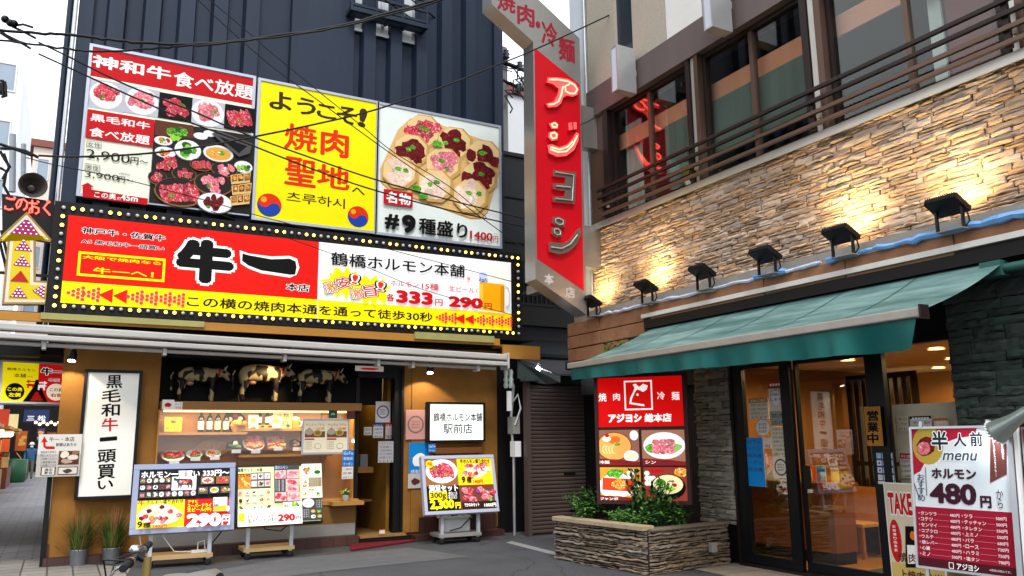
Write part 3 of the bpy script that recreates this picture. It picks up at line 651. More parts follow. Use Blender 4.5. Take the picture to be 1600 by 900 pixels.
A.text('男性', (134.2, 257), (153.8, 268), P['dgrey']); A.line((133, 255.6), (155.5, 269.5), P['dgrey'], .006); A.text('3,900', (133, 267.5), (185, 285), P['black']); A.text('円〜', (185.5, 276), (207, 288), P['black'], .01); A.text('(税別)', (204, 240), (221, 246), P['dgrey']); A.text('(税別)', (186, 270), (203, 276), P['dgrey'])
A.poly([(127, 290.5), (137, 286), (147, 293), (142.5, 293), (142.5, 297), (231, 311), (230, 321), (129, 308.5), (129.3, 291.5)], P['red'])
A.text('この奥', (147.5, 299.5), (181, 313), P['white'], .02); A.text('約', (183, 308), (188, 313.5), P['white']); A.text('45m', (189, 303.5), (215, 316.5), P['white'], .03)
A.rect((241.7, 188), (392, 336), P['pot'])
Z = lambda x, y: (x/2.648, y/2.648)
A.poly([Z(640, 497), Z(800, 522), Z(800, 575), Z(640, 560)], P['choc'])
for (x, y, rx, ry, kd, pl) in ((735, 556, 60, 32, 'greens', None), (675, 586, 40, 20, 'mixed', 'plate'), (683, 634, 46, 24, 'mixed', 'plate'), (829, 566, 30, 14, None, 'plate'), (866, 556, 26, 13, None, 'plate'), (776, 626, 58, 44, 'greens', 'plate'), (902, 640, 66, 36, 'soup', 'plate'),
        (1005, 695, 40, 26, 'greens', 'plate'), (690, 680, 50, 30, 'meat', None), (650, 738, 40, 30, 'meat', 'pot'), (760, 724, 52, 30, 'meat', 'pot'), (832, 686, 50, 26, 'slices', 'pot'), (926, 706, 56, 30, 'meat2', 'pot'), (740, 800, 104, 60, 'slices', 'pot'), (882, 766, 82, 48, 'meat2', 'pot'), (886, 846, 75, 44, 'liver', 'plate')):
    if kd is None: A.ell(Z(x, y), rx/2.648, ry/2.648, P['plate']); A.ell(Z(x, y-2), rx/3.2, ry/3.4, P['white']); continue
    dish(A, P, Z(x, y), rx/2.648, ry/2.648, kd, pl, x)
A.poly([Z(872, 560), Z(900, 545), Z(1042, 600), Z(1030, 640), Z(985, 655)], P['dgrey']); A.poly([Z(900, 570), Z(1020, 610), Z(985, 640)], P['black'])
for k, (x, y) in enumerate(((992, 742), (996, 786), (990, 830))):
    A.poly([Z(x-42, y-12), Z(x+42, y-25), Z(x+38, y+18), Z(x-38, y+26)], P['tan'])
    for j in range(3): A.poly([Z(x-36+j*26, y-10-j*3), Z(x-14+j*26, y-14-j*3), Z(x-14+j*26, y+12-j*2), Z(x-36+j*26, y+16-j*2)], P['choc' if j % 2 else 'wood']); A.blob(Z(x-25+j*26, y-j*3), 4, 4, P['mixed'])
A.mb.build('printed_face', th)
# ---- 2: yellow welcome board
th, fr = board('yellow_billboard', 'bright yellow billboard with red and brown lettering between two food boards', YB, (403.4, 121.5), (587.7, 365.9), alf)
Z = lambda x, y: (380+x/2.648, 60+y/2.648)
A = Art(fr); A.rect((405, 124), (586.5, 363), P['yellow'])
for t_, a, c, m, o, rt in (('よ', (110, 212), (200, 306), brown_t, .03, 0), ('う', (222, 240), (300, 325), brown_t, .03, 0), ('こ', (305, 268), (385, 340), brown_t, .03, 0), ('そ', (388, 275), (470, 362), brown_t, .03, 0), ('!', (478, 286), (510, 372), brown_t, .05, -8),
        ('焼', (172, 345), (305, 478), 'd8300c', .025, 0), ('肉', (322, 368), (436, 500), 'd8300c', .03, 0), ('聖', (174, 485), (300, 622), 'd8300c', .025, 0), ('地', (306, 514), (440, 632), 'd8300c', .025, 0), ('へ', (450, 614), (502, 650), brown_t, .02, 0)):
    A.text(t_, Z(*a), Z(*c), P[m], o, rot=rt)
A.text('츠루하시', Z(180, 632), Z(420, 706), P[brown_t], .008)
def taeguk(A, c, r, red, blue):
    cx, cy = A.fr.px(*c); a = -35
    def arc(ccx, ccy, rr, a0, a1, n=14): return [(ccx+rr*math.cos(R(a0+(a1-a0)*k/n)), ccy+rr*math.sin(R(a0+(a1-a0)*k/n))) for k in range(n+1)]
    h = r/2; dx, dy = h*math.cos(R(a)), h*math.sin(R(a))
    A.ell((cx, cy), r, r, blue, True, 32)
    up_ = arc(cx, cy, r, a, a+180, 20)
    A.poly(up_, red, True); A.ell((cx-dx, cy-dy), h, h, red, True, 20); A.ell((cx+dx, cy+dy), h, h, blue, True, 20)
    A.ell((cx-dx*1.15, cy-dy*1.15+r*.1), h*.5, h*.5, P['gold'], True, 18)
taeguk(A, Z(108, 690), .196, P['d8300c'], P['blue']); taeguk(A, Z(475, 738), .185, P['d8300c'], P['blue'])
A.mb.build('printed_face', th)
# ---- 3: white nine-kinds board
th, fr = board('platter_billboard', 'white billboard with a tan nine-compartment meat tray, rightmost of the upper boards', YB, (589.8, 159), (784, 389.3), alf)
A = Art(fr); A.rect((592, 163), (782.5, 386), P['pale'])
tray = [(690, 332), (730, 326), (1025, 432), (1062, 470), (1064, 530), (1012, 715), (985, 742), (940, 742), (600, 622), (568, 590), (566, 540), (640, 378)]
A.poly([Z(x, y+7) for x, y in tray], P['dtan']); A.poly([Z(*p) for p in tray], P['tan'])
for k, (x, y, kd) in enumerate(((745, 385, 'meat'), (873, 436, 'liver'), (992, 490, 'liver'), (693, 466, 'liver'), (824, 522, 'meat2'), (974, 578, 'liver'), (644, 556, 'pale_meat'), (790, 612, 'pale_meat'), (935, 656, 'pale_meat'))):
    A.ell(Z(x+4, y), 30, 27, P['c29a58'], n=8, rot=22); A.ell(Z(x-1, y-5), 27, 24, P['e4c48c'], n=8, rot=22); dish(A, P, Z(x, y), 28, 24, kd, None, k)
    A.blob(Z(x+(8 if k % 2 else -6), y-14), 6, 4, P['greens'])
for p in ((800, 440), (712, 625), (740, 655)): A.blob(Z(*p), 9, 6, P['greens'])
A.rect(Z(578, 625), Z(697, 702), P['red']); A.text('名物', Z(588, 634), Z(690, 695), P['white'], .03); A.text('ハッシュタグ', Z(577, 699), Z(650, 714), P['black'])
A.text('#', Z(582, 725), Z(642, 796), P['black'], .045); A.text('9', Z(652, 728), Z(710, 812), P['black'], .06); A.text('種盛り', Z(722, 742), Z(924, 834), P['black'], .028)
A.text('1400', Z(934, 797), Z(1027, 842), P['dred'], .03); A.text('円', Z(1029, 818), Z(1050, 846), P['dred'], .01); A.text('(税別)', Z(1030, 808), Z(1050, 815), P['dred'])
A.mb.build('printed_face', th)

# ---- 4: the big bulb-framed sign
E = .2; P = Pal('lightbox', E)
YS = 12.85; fr = FA(YS); a0, a1, b0, b1 = -.32, 7.33, 3.47, 5.08
th = thing('marquee_sign', 'long red, white and yellow illuminated sign framed by rows of round bulbs', 'sign', (3.5, 12.85, 3.47))
b = MB(); b.fbox(fr, a0, a1, b0, b1, -.42, -.004, black); b.build('casing', th)
A = Art(fr, .004)
Z3 = lambda x, y: (x/3.333, 270+y/3.333)
Z4 = lambda x, y: (400+x/3.214, 320+y/3.214)
LT, MT, RB = fr.px(*Z3(357, 220)), fr.px(*Z4(318, 190)), fr.px(*Z4(1283, 630)); YSt = fr.px(*Z4(1283, 545))[1]; YL = fr.px(*Z3(330, 567))[1]; YSt = (YSt+YL)/2; bot = (RB[1]+fr.px(*Z3(325, 680))[1])/2
A.rect((LT[0], LT[1]), (MT[0]-.006, YSt), P['d0140a'], True); A.rect((MT[0]+.006, LT[1]), (RB[0], YSt), P['f2f2f4'], True); A.rect((LT[0], YSt), (RB[0], bot), P['f4e000'], True)
A.rect((MT[0]-.006, LT[1]), (MT[0]+.006, bot), P['c8c8c8'], True)
A.text('神戸牛・佐賀牛', Z3(428, 282), Z3(860, 358), P['black'], .03, out=P['white'], outw=.045); A.text('A5 黒毛和牛一頭買い', Z3(424, 343), Z3(856, 407), P['black'], .026, out=P['white'], outw=.04)
A.line(Z3(410, 408), Z3(855, 570), P['yellow'], .035); A.text('大阪で焼肉なら', Z3(430, 428), Z3(838, 482), P['yellow'], .02); A.text('牛一へ！', Z3(487, 490), Z3(800, 548), P['yellow'], .02)
A.text('牛', Z3(925, 333), Z3(1212, 588), P['black'], .078, out=P['white'], outw=.06)
p0, p1 = fr.px(*Z3(1262, 420)), fr.px(*Z4(196, 345))
def stroke(g, m): A.poly([(p0[0]-g, p0[1]+g), (p0[0]+.1, p0[1]+g*.6-.02), (p0[0]+.45, p0[1]-.05+g), (p1[0]-.1, p1[1]+.235+g), (p1[0]+g*.5, p1[1]+.2+g), (p1[0]+g+.02, p1[1]+.1), (p1[0]+g*.5, p1[1]-.02), (p1[0]-.08, p1[1]-g-.03), (p0[0]+.3, p1[1]-g), (p0[0]+.1, p1[1]+.06-g), (p0[0]-g*.4, p0[1]-.12-g)], m, True)
stroke(.045, P['white']); stroke(0, P['black'])
A.text('本店', Z4(152, 392), Z4(266, 438), P['black'], .03, out=P['white'], outw=.05)
A.text('この横の焼肉本通を通って徒歩30秒', Z3(974, 640), Z4(886, 590), P['221a08'], .022)
for k, x in enumerate((400, 480, 555, 630, 708, 783, 855, 925)):      # arrowheads of little lamps
    c = fr.px(*Z3(x, 628+(x-400)*.065)); s_ = .105; solid = k in (2, 3)
    for dots, sgn in ((not solid, 1),):
        if solid: A.poly([(c[0]-s_, c[1]), (c[0]+s_*.75, c[1]+s_), (c[0]+s_*.75, c[1]-s_)], P['d01c14'], True)
        else:
            for i in range(4):
                for j in range(i+1): A.ell((c[0]-s_+i*.06, c[1]+(j-i/2)*.056), .027, .026, P['d83a5a'], True, 7)
for k, x in enumerate((930, 978, 1023, 1070, 1120, 1165, 1212, 1258)):
    c = fr.px(*Z4(x, 567+(x-930)*.064)); s_ = .09
    if k in (2, 3): A.poly([(c[0]-s_*1.2, c[1]), (c[0]+s_*.9, c[1]+s_), (c[0]+s_*.9, c[1]-s_)], P['d01c14'], True)
    else:
        for i in range(4):
            for j in range(i+1): A.ell((c[0]-s_+i*.056, c[1]+(j-i/2)*.05), .026, .024, P['e03044'], True, 7)
A.text('鶴橋ホルモン本舗', Z4(373, 236), Z4(1044, 368), P['black'], .018); A.rect(Z4(1056, 364), Z4(1072, 380), P['pink'])
for (sx, sy) in ((440, 392), (580, 430)):
    c = fr.px(*Z4(sx, sy)); A.poly([(c[0]+(.3 if k % 2 else .2)*math.cos(k*math.pi/11)*(1+.25*(k % 3)), c[1]+(.28 if k % 2 else .17)*math.sin(k*math.pi/11)) for k in range(22)], P['yellow'], True)
for t_, a, c, m, rt in (('激', (340, 388), (402, 446), 'orange', 12), ('安', (398, 362), (474, 426), 'e02810', 10), ('!', (478, 352), (508, 402), 'e02810', -8), ('激', (472, 422), (534, 474), 'orange', 12), ('旨', (536, 402), (606, 466), 'e02810', 10), ('!', (606, 388), (636, 436), 'e02810', -8)):
    A.text(t_, Z4(*a), Z4(*c), P[m], .02, rot=rt, out=P['black'], outw=.09); A.text(t_, Z4(*a), Z4(*c), P[m], .02, rot=rt, out=P['white'], outw=.045)
A.text('ホルモン', Z4(672, 380), Z4(812, 418), P['red'], .01); A.text('15種', Z4(828, 392), Z4(913, 432), P['red'], .015); A.text('各', Z4(651, 446), Z4(690, 488), P['red'], .03)
A.text('333', Z4(698, 428), Z4(884, 508), P['red'], .06); A.text('円', Z4(894, 474), Z4(932, 510), P['red'], .02)
A.text('アサヒスーパードライ', Z4(964, 389), Z4(1080, 407), P['red']); A.text('生ビール', Z4(964, 408), Z4(1092, 446), P['red'], .012); A.text('(中)', Z4(1100, 420), Z4(1152, 450), P['red'], .01)
for q_, m in ((((1112, 312), (1244, 540)), 'e8e4d4'), (((1116, 388), (1242, 536)), 'e8a00c'), (((1116, 316), (1242, 392)), 'foam')): A.poly([Z4(q_[0][0], q_[0][1]), Z4(q_[1][0], q_[0][1]+16), Z4(q_[1][0], q_[1][1]+8), Z4(q_[0][0], q_[1][1]-8)], P[m])
A.poly([Z4(1118, 400), Z4(1134, 402), Z4(1134, 528), Z4(1118, 526)], P['f0bc3c']); A.poly([Z4(1222, 410), Z4(1240, 412), Z4(1240, 540), Z4(1222, 538)], P['c88408'])
A.ell(Z4(1134, 362), 7, 7, P['b8c4e0']); A.text('Asahi', Z4(1110, 366), Z4(1158, 394), P['blue'], .03, shear=.2)
c = fr.px(*Z4(1250, 470))
for m, k in (('c4c8cc', 1), ('f2f2f4', .72)): A.poly([(c[0]-.02, c[1]+.21*k+.02), (c[0]+.05*k, c[1]+.2*k), (c[0]+.085*k, c[1]+.08), (c[0]+.07*k, c[1]-.17*k), (c[0]-.02, c[1]-.22*k)], P[m], True)
A.text('290', Z4(960, 458), Z4(1134, 527), P['red'], .06); A.text('円', Z4(1141, 494), Z4(1178, 530), P['red'], .02)
A.mb.build('illuminated_face', th)
# bulbs: 63 along the top and bottom, ten more up each side; two lit, two dark
lit = mk('lit_bulb', 'ffcc58', .3, 0, 3., 0); off_ = mk('unlit_bulb', 'c4c6c8', .2, 0, 0, .1, 9.); cap_m = mk('bulb_socket', '1c1c1e', .4)
bl = []
xa, xb, zt, zb = -.205, 7.245, 4.985, 3.565
for i in range(63): bl.append((xa+(xb-xa)*i/62, zt, i)); bl.append((xa+(xb-xa)*i/62, zb, i+1))
for j in range(1, 11): z_ = zb+(zt-zb)*j/11; bl.append((xa, z_, 11-j)); bl.append((xb, z_, 11-j+1))
bl.sort(key=lambda t_: t_[0])
rest = MB()
for k, (x_, z_, ph) in enumerate(bl):
    on_ = ph % 4 in (1, 2); b = MB() if k < 98 else rest
    b.lathe((x_, YS, z_), [(.034, 0), (.034, .02)], cap_m, 10, (0, -1, 0)); b.ball((x_, YS-.028, z_), .026, lit if on_ else off_, 10)
    if k < 98: b.build('bulb', th)
stuff(rest.build('bulb_row', th))

# ---- arrow sign with neon writing and its loudspeaker
AY = 12.88; fr = FA(AY); th = thing('arrow_sign', 'yellow up-pointing arrow sign with cream border and purple lamp triangles at the left edge', 'sign', (-.6, AY, 3.55))
Q = lambda x, y: (x/2.815, 180+y/2.815)
arrow = [(118, 428), (224, 551), (214, 557), (155, 545), (155, 728), (228, 732), (228, 830), (10, 830), (36, 545), (-12, 551)]
pts = [fr.px(*Q(x, y)) for x, y in [(118, 424), (226, 546), (222, 558), (157, 547), (157, 727), (230, 731), (230, 832), (8, 832), (34, 547), (-16, 558), (-14, 546)]]
edge = mk('tan_sign_edge', '9a7a3c', .5); crm = mk('cream_border', 'd8d2c0', .5); yel = mk('arrow_yellow', 'c8b40c', .45, 0, .12, .05, 4.)
b = MB(); b.prism(fr, pts, -.12, 0, edge); b.build('casing', th)
cx_, cy_ = sum(p[0] for p in pts)/11, sum(p[1] for p in pts)/11
def inset(pts, g):
    out = []; n = len(pts); ar = sum(pts[i][0]*pts[(i+1) % n][1]-pts[(i+1) % n][0]*pts[i][1] for i in range(n)); sg = 1 if ar > 0 else -1
    for i in range(n):
        a = Vector(pts[i-1]); p = Vector(pts[i]); c = Vector(pts[(i+1) % n]); d1 = (p-a).normalized(); d2 = (c-p).normalized()
        n1 = Vector((-d1.y, d1.x))*sg; n2 = Vector((-d2.y, d2.x))*sg; k = (n1+n2); q = k/max(.35, 1+n1.dot(n2)); out.append(tuple(p+q*g))
    return out
A = Art(fr, .002); A.poly(inset(pts, .028), crm, True); A.poly(inset(pts, .066), yel, True)
lamp_p = mk('purple_lamp_panel', '8c1450', .4, 0, .15); lamp_r = mk('red_lamp_panel', 'a8140c', .4, 0, .1); dot = mk('white_lamp_dot', 'ffd8e8', .4, 0, .9, 0)
for tri, red in (((118, 450, 42, 522, 178, 532), 0), ((104, 545, 62, 594, 142, 600), 0), ((98, 613, 58, 660, 135, 667), 0), ((92, 684, 44, 730, 127, 735), 1), ((84, 752, 40, 800, 120, 804), 0), ((198, 745, 142, 772, 196, 808), 0)):
    p = [fr.px(*Q(*tri[i:i+2])) for i in (0, 2, 4)]; A.poly(p, lamp_r if red else lamp_p, True)
    if not red:
        n_ = 5 if tri[5]-tri[1] > 70 else 4
        for i in range(n_):
            for j in range(i+1):
                u_ = (i+.5)/n_; v_ = (j+.5)/(i+1); l_ = [p[0][k]+(p[1][k]-p[0][k])*u_ for k in (0, 1)]; r_ = [p[0][k]+(p[2][k]-p[0][k])*u_ for k in (0, 1)]
                A.ell((l_[0]+(r_[0]-l_[0])*v_, l_[1]+(r_[1]-l_[1])*v_), .013, .009, dot, True, 7)
A.mb.build('arrow_face', th)
b = MB(); b.tube([(-.3, 12.95, 4.3), (-.3, 12.95, 5.1)], .02, alum); b.box((-1.3, 12.97, 3.98), (-.3, 12.99, 4.02), black); b.build('bracket', th)
nm = mk('red_neon', 'ff3a30', .3, 0, 5., 0)
th = thing('neon_sign', 'black panel with red neon Japanese writing above the yellow arrow', 'sign', (-.65, 13.0, 4.7))
f2 = FA(12.98); b = MB(); b.poly = None
b.prism(f2, [f2.px(*Q(*p)) for p in ((8, 345), (240, 380), (238, 545), (10, 545))], -.06, 0, black); b.build('panel', th)
def neon(mb, f3, strokes, r, m, Qf, d=.03):
    for s_ in strokes: mb.tube([f3.pt(*f3.px(*Qf(*p)), d) for p in s_], r, m, 6)
b = MB(); neon(b, f2, [[(28, 366), (45, 372), (66, 372)], [(24, 402), (22, 412), (40, 418), (58, 414)], [(62, 362), (68, 368)],
    [(98, 374), (88, 402), (76, 412), (72, 396), (84, 376), (104, 372), (120, 386), (118, 408), (104, 420)],
    [(126, 388), (164, 392)], [(142, 376), (142, 430), (128, 432), (132, 414), (150, 404), (170, 412), (170, 428), (156, 436)], [(164, 380), (172, 386)],
    [(212, 386), (192, 410), (220, 442)], [(206, 382), (212, 376)], [(214, 388), (220, 382)]], .011, nm, Q); b.build('neon_tube', th)
th = thing('loudspeaker', 'round grey horn loudspeaker mounted over the neon panel', 'loudspeaker', (-.66, 12.9, 5.1)); c = at(46, 290, 1, 12.9)
hm = mk('horn_grey', '4a4440', .5, 0, 0, .1, 8.)
MB().lathe(c+Vector((0, .35, .02)), [(.06, -.1), (.07, 0), (.09, .15), (.13, .27), (.175, .35), (.185, .36), (.18, .35), (.13, .25), (.06, .12), (.03, .1)], hm, 24, (.12, -1, -.02), False).build('horn', th)
MB().lathe(c+Vector((0, .3, .02)), [(.035, 0), (.05, .06), (.045, .14), (.0, .2)], mk('horn_core', '9a8a7a', .4), 14, (.12, -1, -.02)).build('driver', th)
MB().tube([c+Vector((0, .3, -.1)), c+Vector((0, .3, -.28)), c+Vector((.1, .3, -.28))], .015, alum).build('bracket', th)

# ---- vertical white lightbox
def lightbox(name, label, y, tl, br, t, e, draw, frame=black, depth=.12, tagk='vertical'):
    fr = FA(y); p0, p1 = fr.px(*tl), fr.px(*br); th = thing(name, label, 'sign', fr.pt((p0[0]+p1[0])/2, p1[1]))
    b = MB(); b.frame(fr, p0[0], p1[0], p1[1], p0[1], t, -depth, .012, frame); b.fbox(fr, p0[0]+t, p1[0]-t, p1[1]+t, p0[1]-t, -depth, -.01, frame); b.build('frame', th)
    A = Art(fr, -.008); P = Pal(tagk, e); draw(A, P, p0, p1, t); A.mb.build('illuminated_face', th); return th
def d1(A, P, p0, p1, t):
    A.rect((p0[0]+t, p0[1]-t), (p1[0]-t, p1[1]+t), P['e4e4dc'], True)
    Z5 = lambda x, y: (x/2.142, 480+y/2.142)
    for ch, a, c, m in (('黒', (358, 226), (408, 272), 'black'), ('毛', (342, 274), (404, 318), 'black'), ('和', (340, 322), (400, 366), 'black'), ('牛', (342, 370), (394, 416), 'red'), ('一', (334, 434), (392, 448), 'black'), ('頭', (328, 476), (388, 520), 'black'), ('買', (328, 526), (384, 574), 'black'), ('い', (328, 580), (378, 608), 'black')):
        A.text(ch, Z5(*a), Z5(*c), P[m], .022, rot=3 if ch != '一' else 5)
lightbox('vertical_sign', 'tall white lightbox with black frame and one red brush character on the ochre wall', 13.14, (133, 576.5), (209, 778), .045, .05, d1)
def d2(A, P, p0, p1, t):
    A.rect((p0[0]+t, p0[1]-t), (p1[0]-t, p1[1]+t), P['eef4f2'], True); Z7 = lambda x, y: (500+x/2.5, 540+y/2.5)
    A.text('鶴橋ホルモン本舗', Z7(444, 262), Z7(634, 296), P['black'], .018); A.text('駅前店', Z7(482, 304), Z7(596, 344), P['black'], .012)
lightbox('small_lightbox', 'small white lightbox with two lines of black brush writing right of the door', 13.12, (669, 628), (758, 690), .035, .5, d2, tagk='small')

# ---- hanging yellow and red sign over the alley
fr = FY((-.8, 14.3, 2.4), 18, 9); th = thing('hanging_sign', 'yellow and red hanging sign with a black road drawing over the alley entrance', 'sign', (-.4, 14.3, 2.3)); P = Pal('hanging', .3)
Z6 = lambda x, y: (x/3.46, 540+y/3.46)
p0, p1 = fr.px(*Z6(12, 84)), fr.px(*Z6(334, 312)); p1 = (p1[0]+.25, p1[1])
b = MB(); b.frame(fr, p0[0]-.02, p1[0]+.02, p1[1]-.02, p0[1]+.02, .03, -.12, .01, wht); b.fbox(fr, p0[0]+.01, p1[0]-.01, p1[1]+.01, p0[1]-.01, -.11, -.002, wht); b.build('frame', th)
A = Art(fr); mid = fr.px(*Z6(206, 200))[0]
A.rect((p0[0], p0[1]), (mid, p1[1]), P['f0dc10'], True); A.rect((mid, p0[1]), (p1[0], p1[1]), P['c81418'], True)
A.text('鶴橋ホルモン', Z6(38, 118), Z6(192, 140), P['black'], .01); A.text('本舗', Z6(76, 150), Z6(140, 174), P['black'], .01); A.text('本店', Z6(148, 164), Z6(178, 172), P['black'])
A.text('牛一', Z6(222, 118), Z6(346, 164), P['black'], .05, out=P['white'], outw=.06); A.text('本店', Z6(262, 176), Z6(322, 196), P['black'], .01, out=P['white'], outw=.06)
A.poly([Z6(192, 186), Z6(206, 184), Z6(222, 230), Z6(258, 308), Z6(118, 308), Z6(176, 230)], P['black'])
for k in range(3): A.poly([Z6(188-k*10, 255+k*16), Z6(198, 248+k*16), Z6(208+k*10, 255+k*16), Z6(212+k*10, 266+k*16), Z6(182-k*10, 266+k*16)], P['a81410'])
A.poly([Z6(140, 194), Z6(158, 184), Z6(158, 190), Z6(192, 192), Z6(192, 198), Z6(158, 197), Z6(158, 206)], P['red']); A.poly([Z6(256, 202), Z6(238, 192), Z6(238, 198), Z6(210, 198), Z6(210, 204), Z6(238, 205), Z6(238, 214)], P['white'])
A.poly([Z6(138, 212), Z6(150, 206), Z6(182, 208), Z6(182, 230), Z6(174, 230), Z6(172, 220), Z6(156, 220), Z6(154, 230), Z6(146, 230), Z6(146, 216)], P['red']); A.poly([Z6(252, 220), Z6(240, 212), Z6(206, 212), Z6(204, 240), Z6(212, 240), Z6(214, 228), Z6(232, 228), Z6(234, 242), Z6(242, 242), Z6(242, 224)], P['white'])
A.ell(Z6(80, 248), 15, 13.2, P['black']); A.text('この奥', Z6(40, 224), Z6(120, 248), P['yellow'], .03); A.text('左側', Z6(46, 254), Z6(110, 278), P['yellow'], .03)
A.ell(Z6(302, 252), 15, 13.2, P['f0e6c8']); A.text('この奥', Z6(268, 228), Z6(338, 250), P['black'], .02); A.text('右側', Z6(272, 258), Z6(336, 280), P['a81410'], .03)
A.mb.build('illuminated_face', th)

# ---- paper notice fixed to the corner
fr = FA(13.05); th = thing('direction_notice', 'white notice with a red bent arrow and photographs fixed at the ochre corner', 'notice', (0, 13.05, 1.15)); P = Pal('print')
Z6 = lambda x, y: (x/3.46, 540+y/3.46)
p0, p1 = fr.px(*Z6(212, 480)), fr.px(*Z6(428, 705)); b = MB(); b.fbox(fr, p0[0], p1[0], p1[1], p0[1], -.012, 0, wht); b.build('panel', th)
A = Art(fr, .001); A.rect(p0, p1, P['b8b4ac'], True); A.rect(p0, (p1[0], p0[1]-.27), P['d2d0ca'], True)
A.poly([Z6(222, 524), Z6(240, 490), Z6(258, 522), Z6(246, 522), Z6(248, 544), Z6(296, 545), Z6(296, 560), Z6(250, 560), Z6(234, 548), Z6(234, 523)], P['c01c18'])
A.text('牛一・本店', Z6(268, 494), Z6(402, 518), P['black'], .01); A.text('新館はあちら', Z6(304, 526), Z6(412, 544), P['black'], .02)
for k in range(5): A.text(['通路奥の新館も', '同じメニュー', 'ご利用ください', '人数変更もOK', 'お気軽にどうぞ'][k], Z6(220, 570+k*18), Z6(304, 582+k*18), P['4a4a52'])
A.rect(Z6(320, 570), Z6(424, 642), P['choc']); A.blob(Z6(350, 590), 8, 6, P['e0d4c4']); A.blob(Z6(395, 605), 10, 5, P['d8ccc0']); A.blob(Z6(360, 625), 10, 4, P['b09a88']); A.blob(Z6(408, 580), 6, 4, P['8a6a50'])
A.rect(Z6(222, 658), Z6(298, 700), P['choc']); A.rect(Z6(228, 660), Z6(292, 698), P['d8d4cc']); A.text('満足\n宴会', Z6(240, 664), Z6(284, 694), P['black'], .02)
A.rect(Z6(314, 656), Z6(418, 696), P['choc']); A.rect(Z6(318, 660), Z6(414, 692), P['d0ccc4']); A.blob(Z6(366, 678), 9, 4, P['4a3a2a'])
A.mb.build('printed_face', th)
# ================================================================== display case, cows, food, stands in front of the left shop
dc = thing('display_case', 'lit wooden window case full of dish samples in the ochre restaurant front', 'display case', (2.8, 13.4, .16))
MB().box((1.29, 13.16, 2.15), (4.4, 13.7, 2.275), mk('case_beam_wood', '8a6234', .5, 0, 0, .14, 3., .05, 10., (.2, 1, 1))).build('beam', dc, .006)
b = MB(); b.box((1.29, 13.78, .72), (4.33, 13.82, 2.15), woodp); b.box((2.55, 13.74, .9), (2.6, 13.779, 2.15), woodp); b.box((3.9, 13.74, .9), (3.94, 13.779, 2.15), woodp); b.build('back_panel', dc)
b = MB(); b.box((1.27, 13.2, .72), (1.29, 13.8, 2.15), woodp); b.box((4.31, 13.3, .72), (4.33, 13.8, 2.15), woodp); b.build('side_panel', dc)
MB().box((1.292, 13.22, .64), (4.4, 13.8, .72), woodp).build('counter_board', dc, .006)
MB().box((1.292, 13.24, .34), (4.36, 13.3, .64), mk('case_front_wood', '7a5626', .5, 0, 0, .12, 2.5, .05, 8., (.2, 1, 1))).build('front_panel', dc)
MB().box((1.292, 13.22, .16), (4.35, 13.3, .34), mk('kick_steel', '8f8d88', .5, .4, 0, .15, 2.)).build('kick_plate', dc)
MB().box((1.292, 13.45, 1.775), (2.62, 13.78, 1.815), woodp).build('shelf', dc); MB().box((2.5, 13.45, 1.83), (3.66, 13.7799, 1.87), woodp).build('shelf', dc)
MB().box((2.5, 13.4, 1.42), (4.0, 13.7799, 1.46), woodp).build('shelf', dc); MB().box((1.292, 13.4, 1.28), (2.5, 13.7799, 1.31), mk('red_shelf_cloth', '8c2420', .7)).build('shelf', dc)
MB().box((1.29, 13.245, .72), (4.31, 13.25, 2.15), glass('case_glass', (1, 1, 1), .0)).build('glass_pane', dc)
MB().box((1.35, 13.3, 2.12), (4.3, 13.34, 2.148), mk('case_lamp_tube', 'ffd080', .4, 0, 2., 0)).build('strip_lamp', dc)
li = bpy.data.objects.new('case_light', bpy.data.lights.new('case_light', 'AREA')); COL.objects.link(li); li.data.shape = 'RECTANGLE'; li.data.size = 2.9; li.data.size_y = .08; li.data.energy = 22; li.data.color = (1, .70, .32)
li.location = (2.8-2.8, 13.38-13.4, 2.10-.16); li.parent = dc; li.rotation_euler = (R(12), 0, 0)
# recess with the cows over the beam
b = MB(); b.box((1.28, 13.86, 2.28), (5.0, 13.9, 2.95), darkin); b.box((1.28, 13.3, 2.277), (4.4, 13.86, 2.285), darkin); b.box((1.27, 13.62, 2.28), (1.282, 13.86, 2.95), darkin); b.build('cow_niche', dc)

def skin(name, verts, edges, radii, m, parent, sub=2, root=0):
    me = bpy.data.meshes.new(name); o = org(parent) if parent else Vector((0, 0, 0)); me.from_pydata([tuple(Vector(v)-o) for v in verts], edges, []); me.update()
    ob = bpy.data.objects.new(name, me); COL.objects.link(ob); ob.parent = parent; ORG[ob.name] = o
    ob.modifiers.new('skin', 'SKIN'); sk = me.skin_vertices[0].data
    for i, r_ in enumerate(radii): sk[i].radius = r_ if isinstance(r_, tuple) else (r_, r_); sk[i].use_root = (i == root)
    ob.modifiers['skin'].use_smooth_shade = True
    sb = ob.modifiers.new('sub', 'SUBSURF'); sb.levels = sub; sb.render_levels = sub
    dg = bpy.context.evaluated_depsgraph_get(); nm_ = bpy.data.meshes.new_from_object(ob.evaluated_get(dg)); ob.modifiers.clear(); ob.data = nm_; nm_.name = name
    nm_.materials.clear(); nm_.materials.append(m)
    for p in nm_.polygons: p.use_smooth = True
    return ob
def cowhide():
    m = mk('cow_hide', '1a120e', .5, 0, 0, .1, 1., col2='a8946a'); n = m.node_tree.nodes
    for x in n:
        if x.type == 'TEX_NOISE': x.inputs['Scale'].default_value = 5.2; x.inputs['Detail'].default_value = 1.0
        if x.type == 'VALTORGB': x.color_ramp.elements[0].position = .49; x.color_ramp.elements[1].position = .51
    return m
hide = cowhide(); horn = mk('horn_cream', 'd8c8a0', .5)
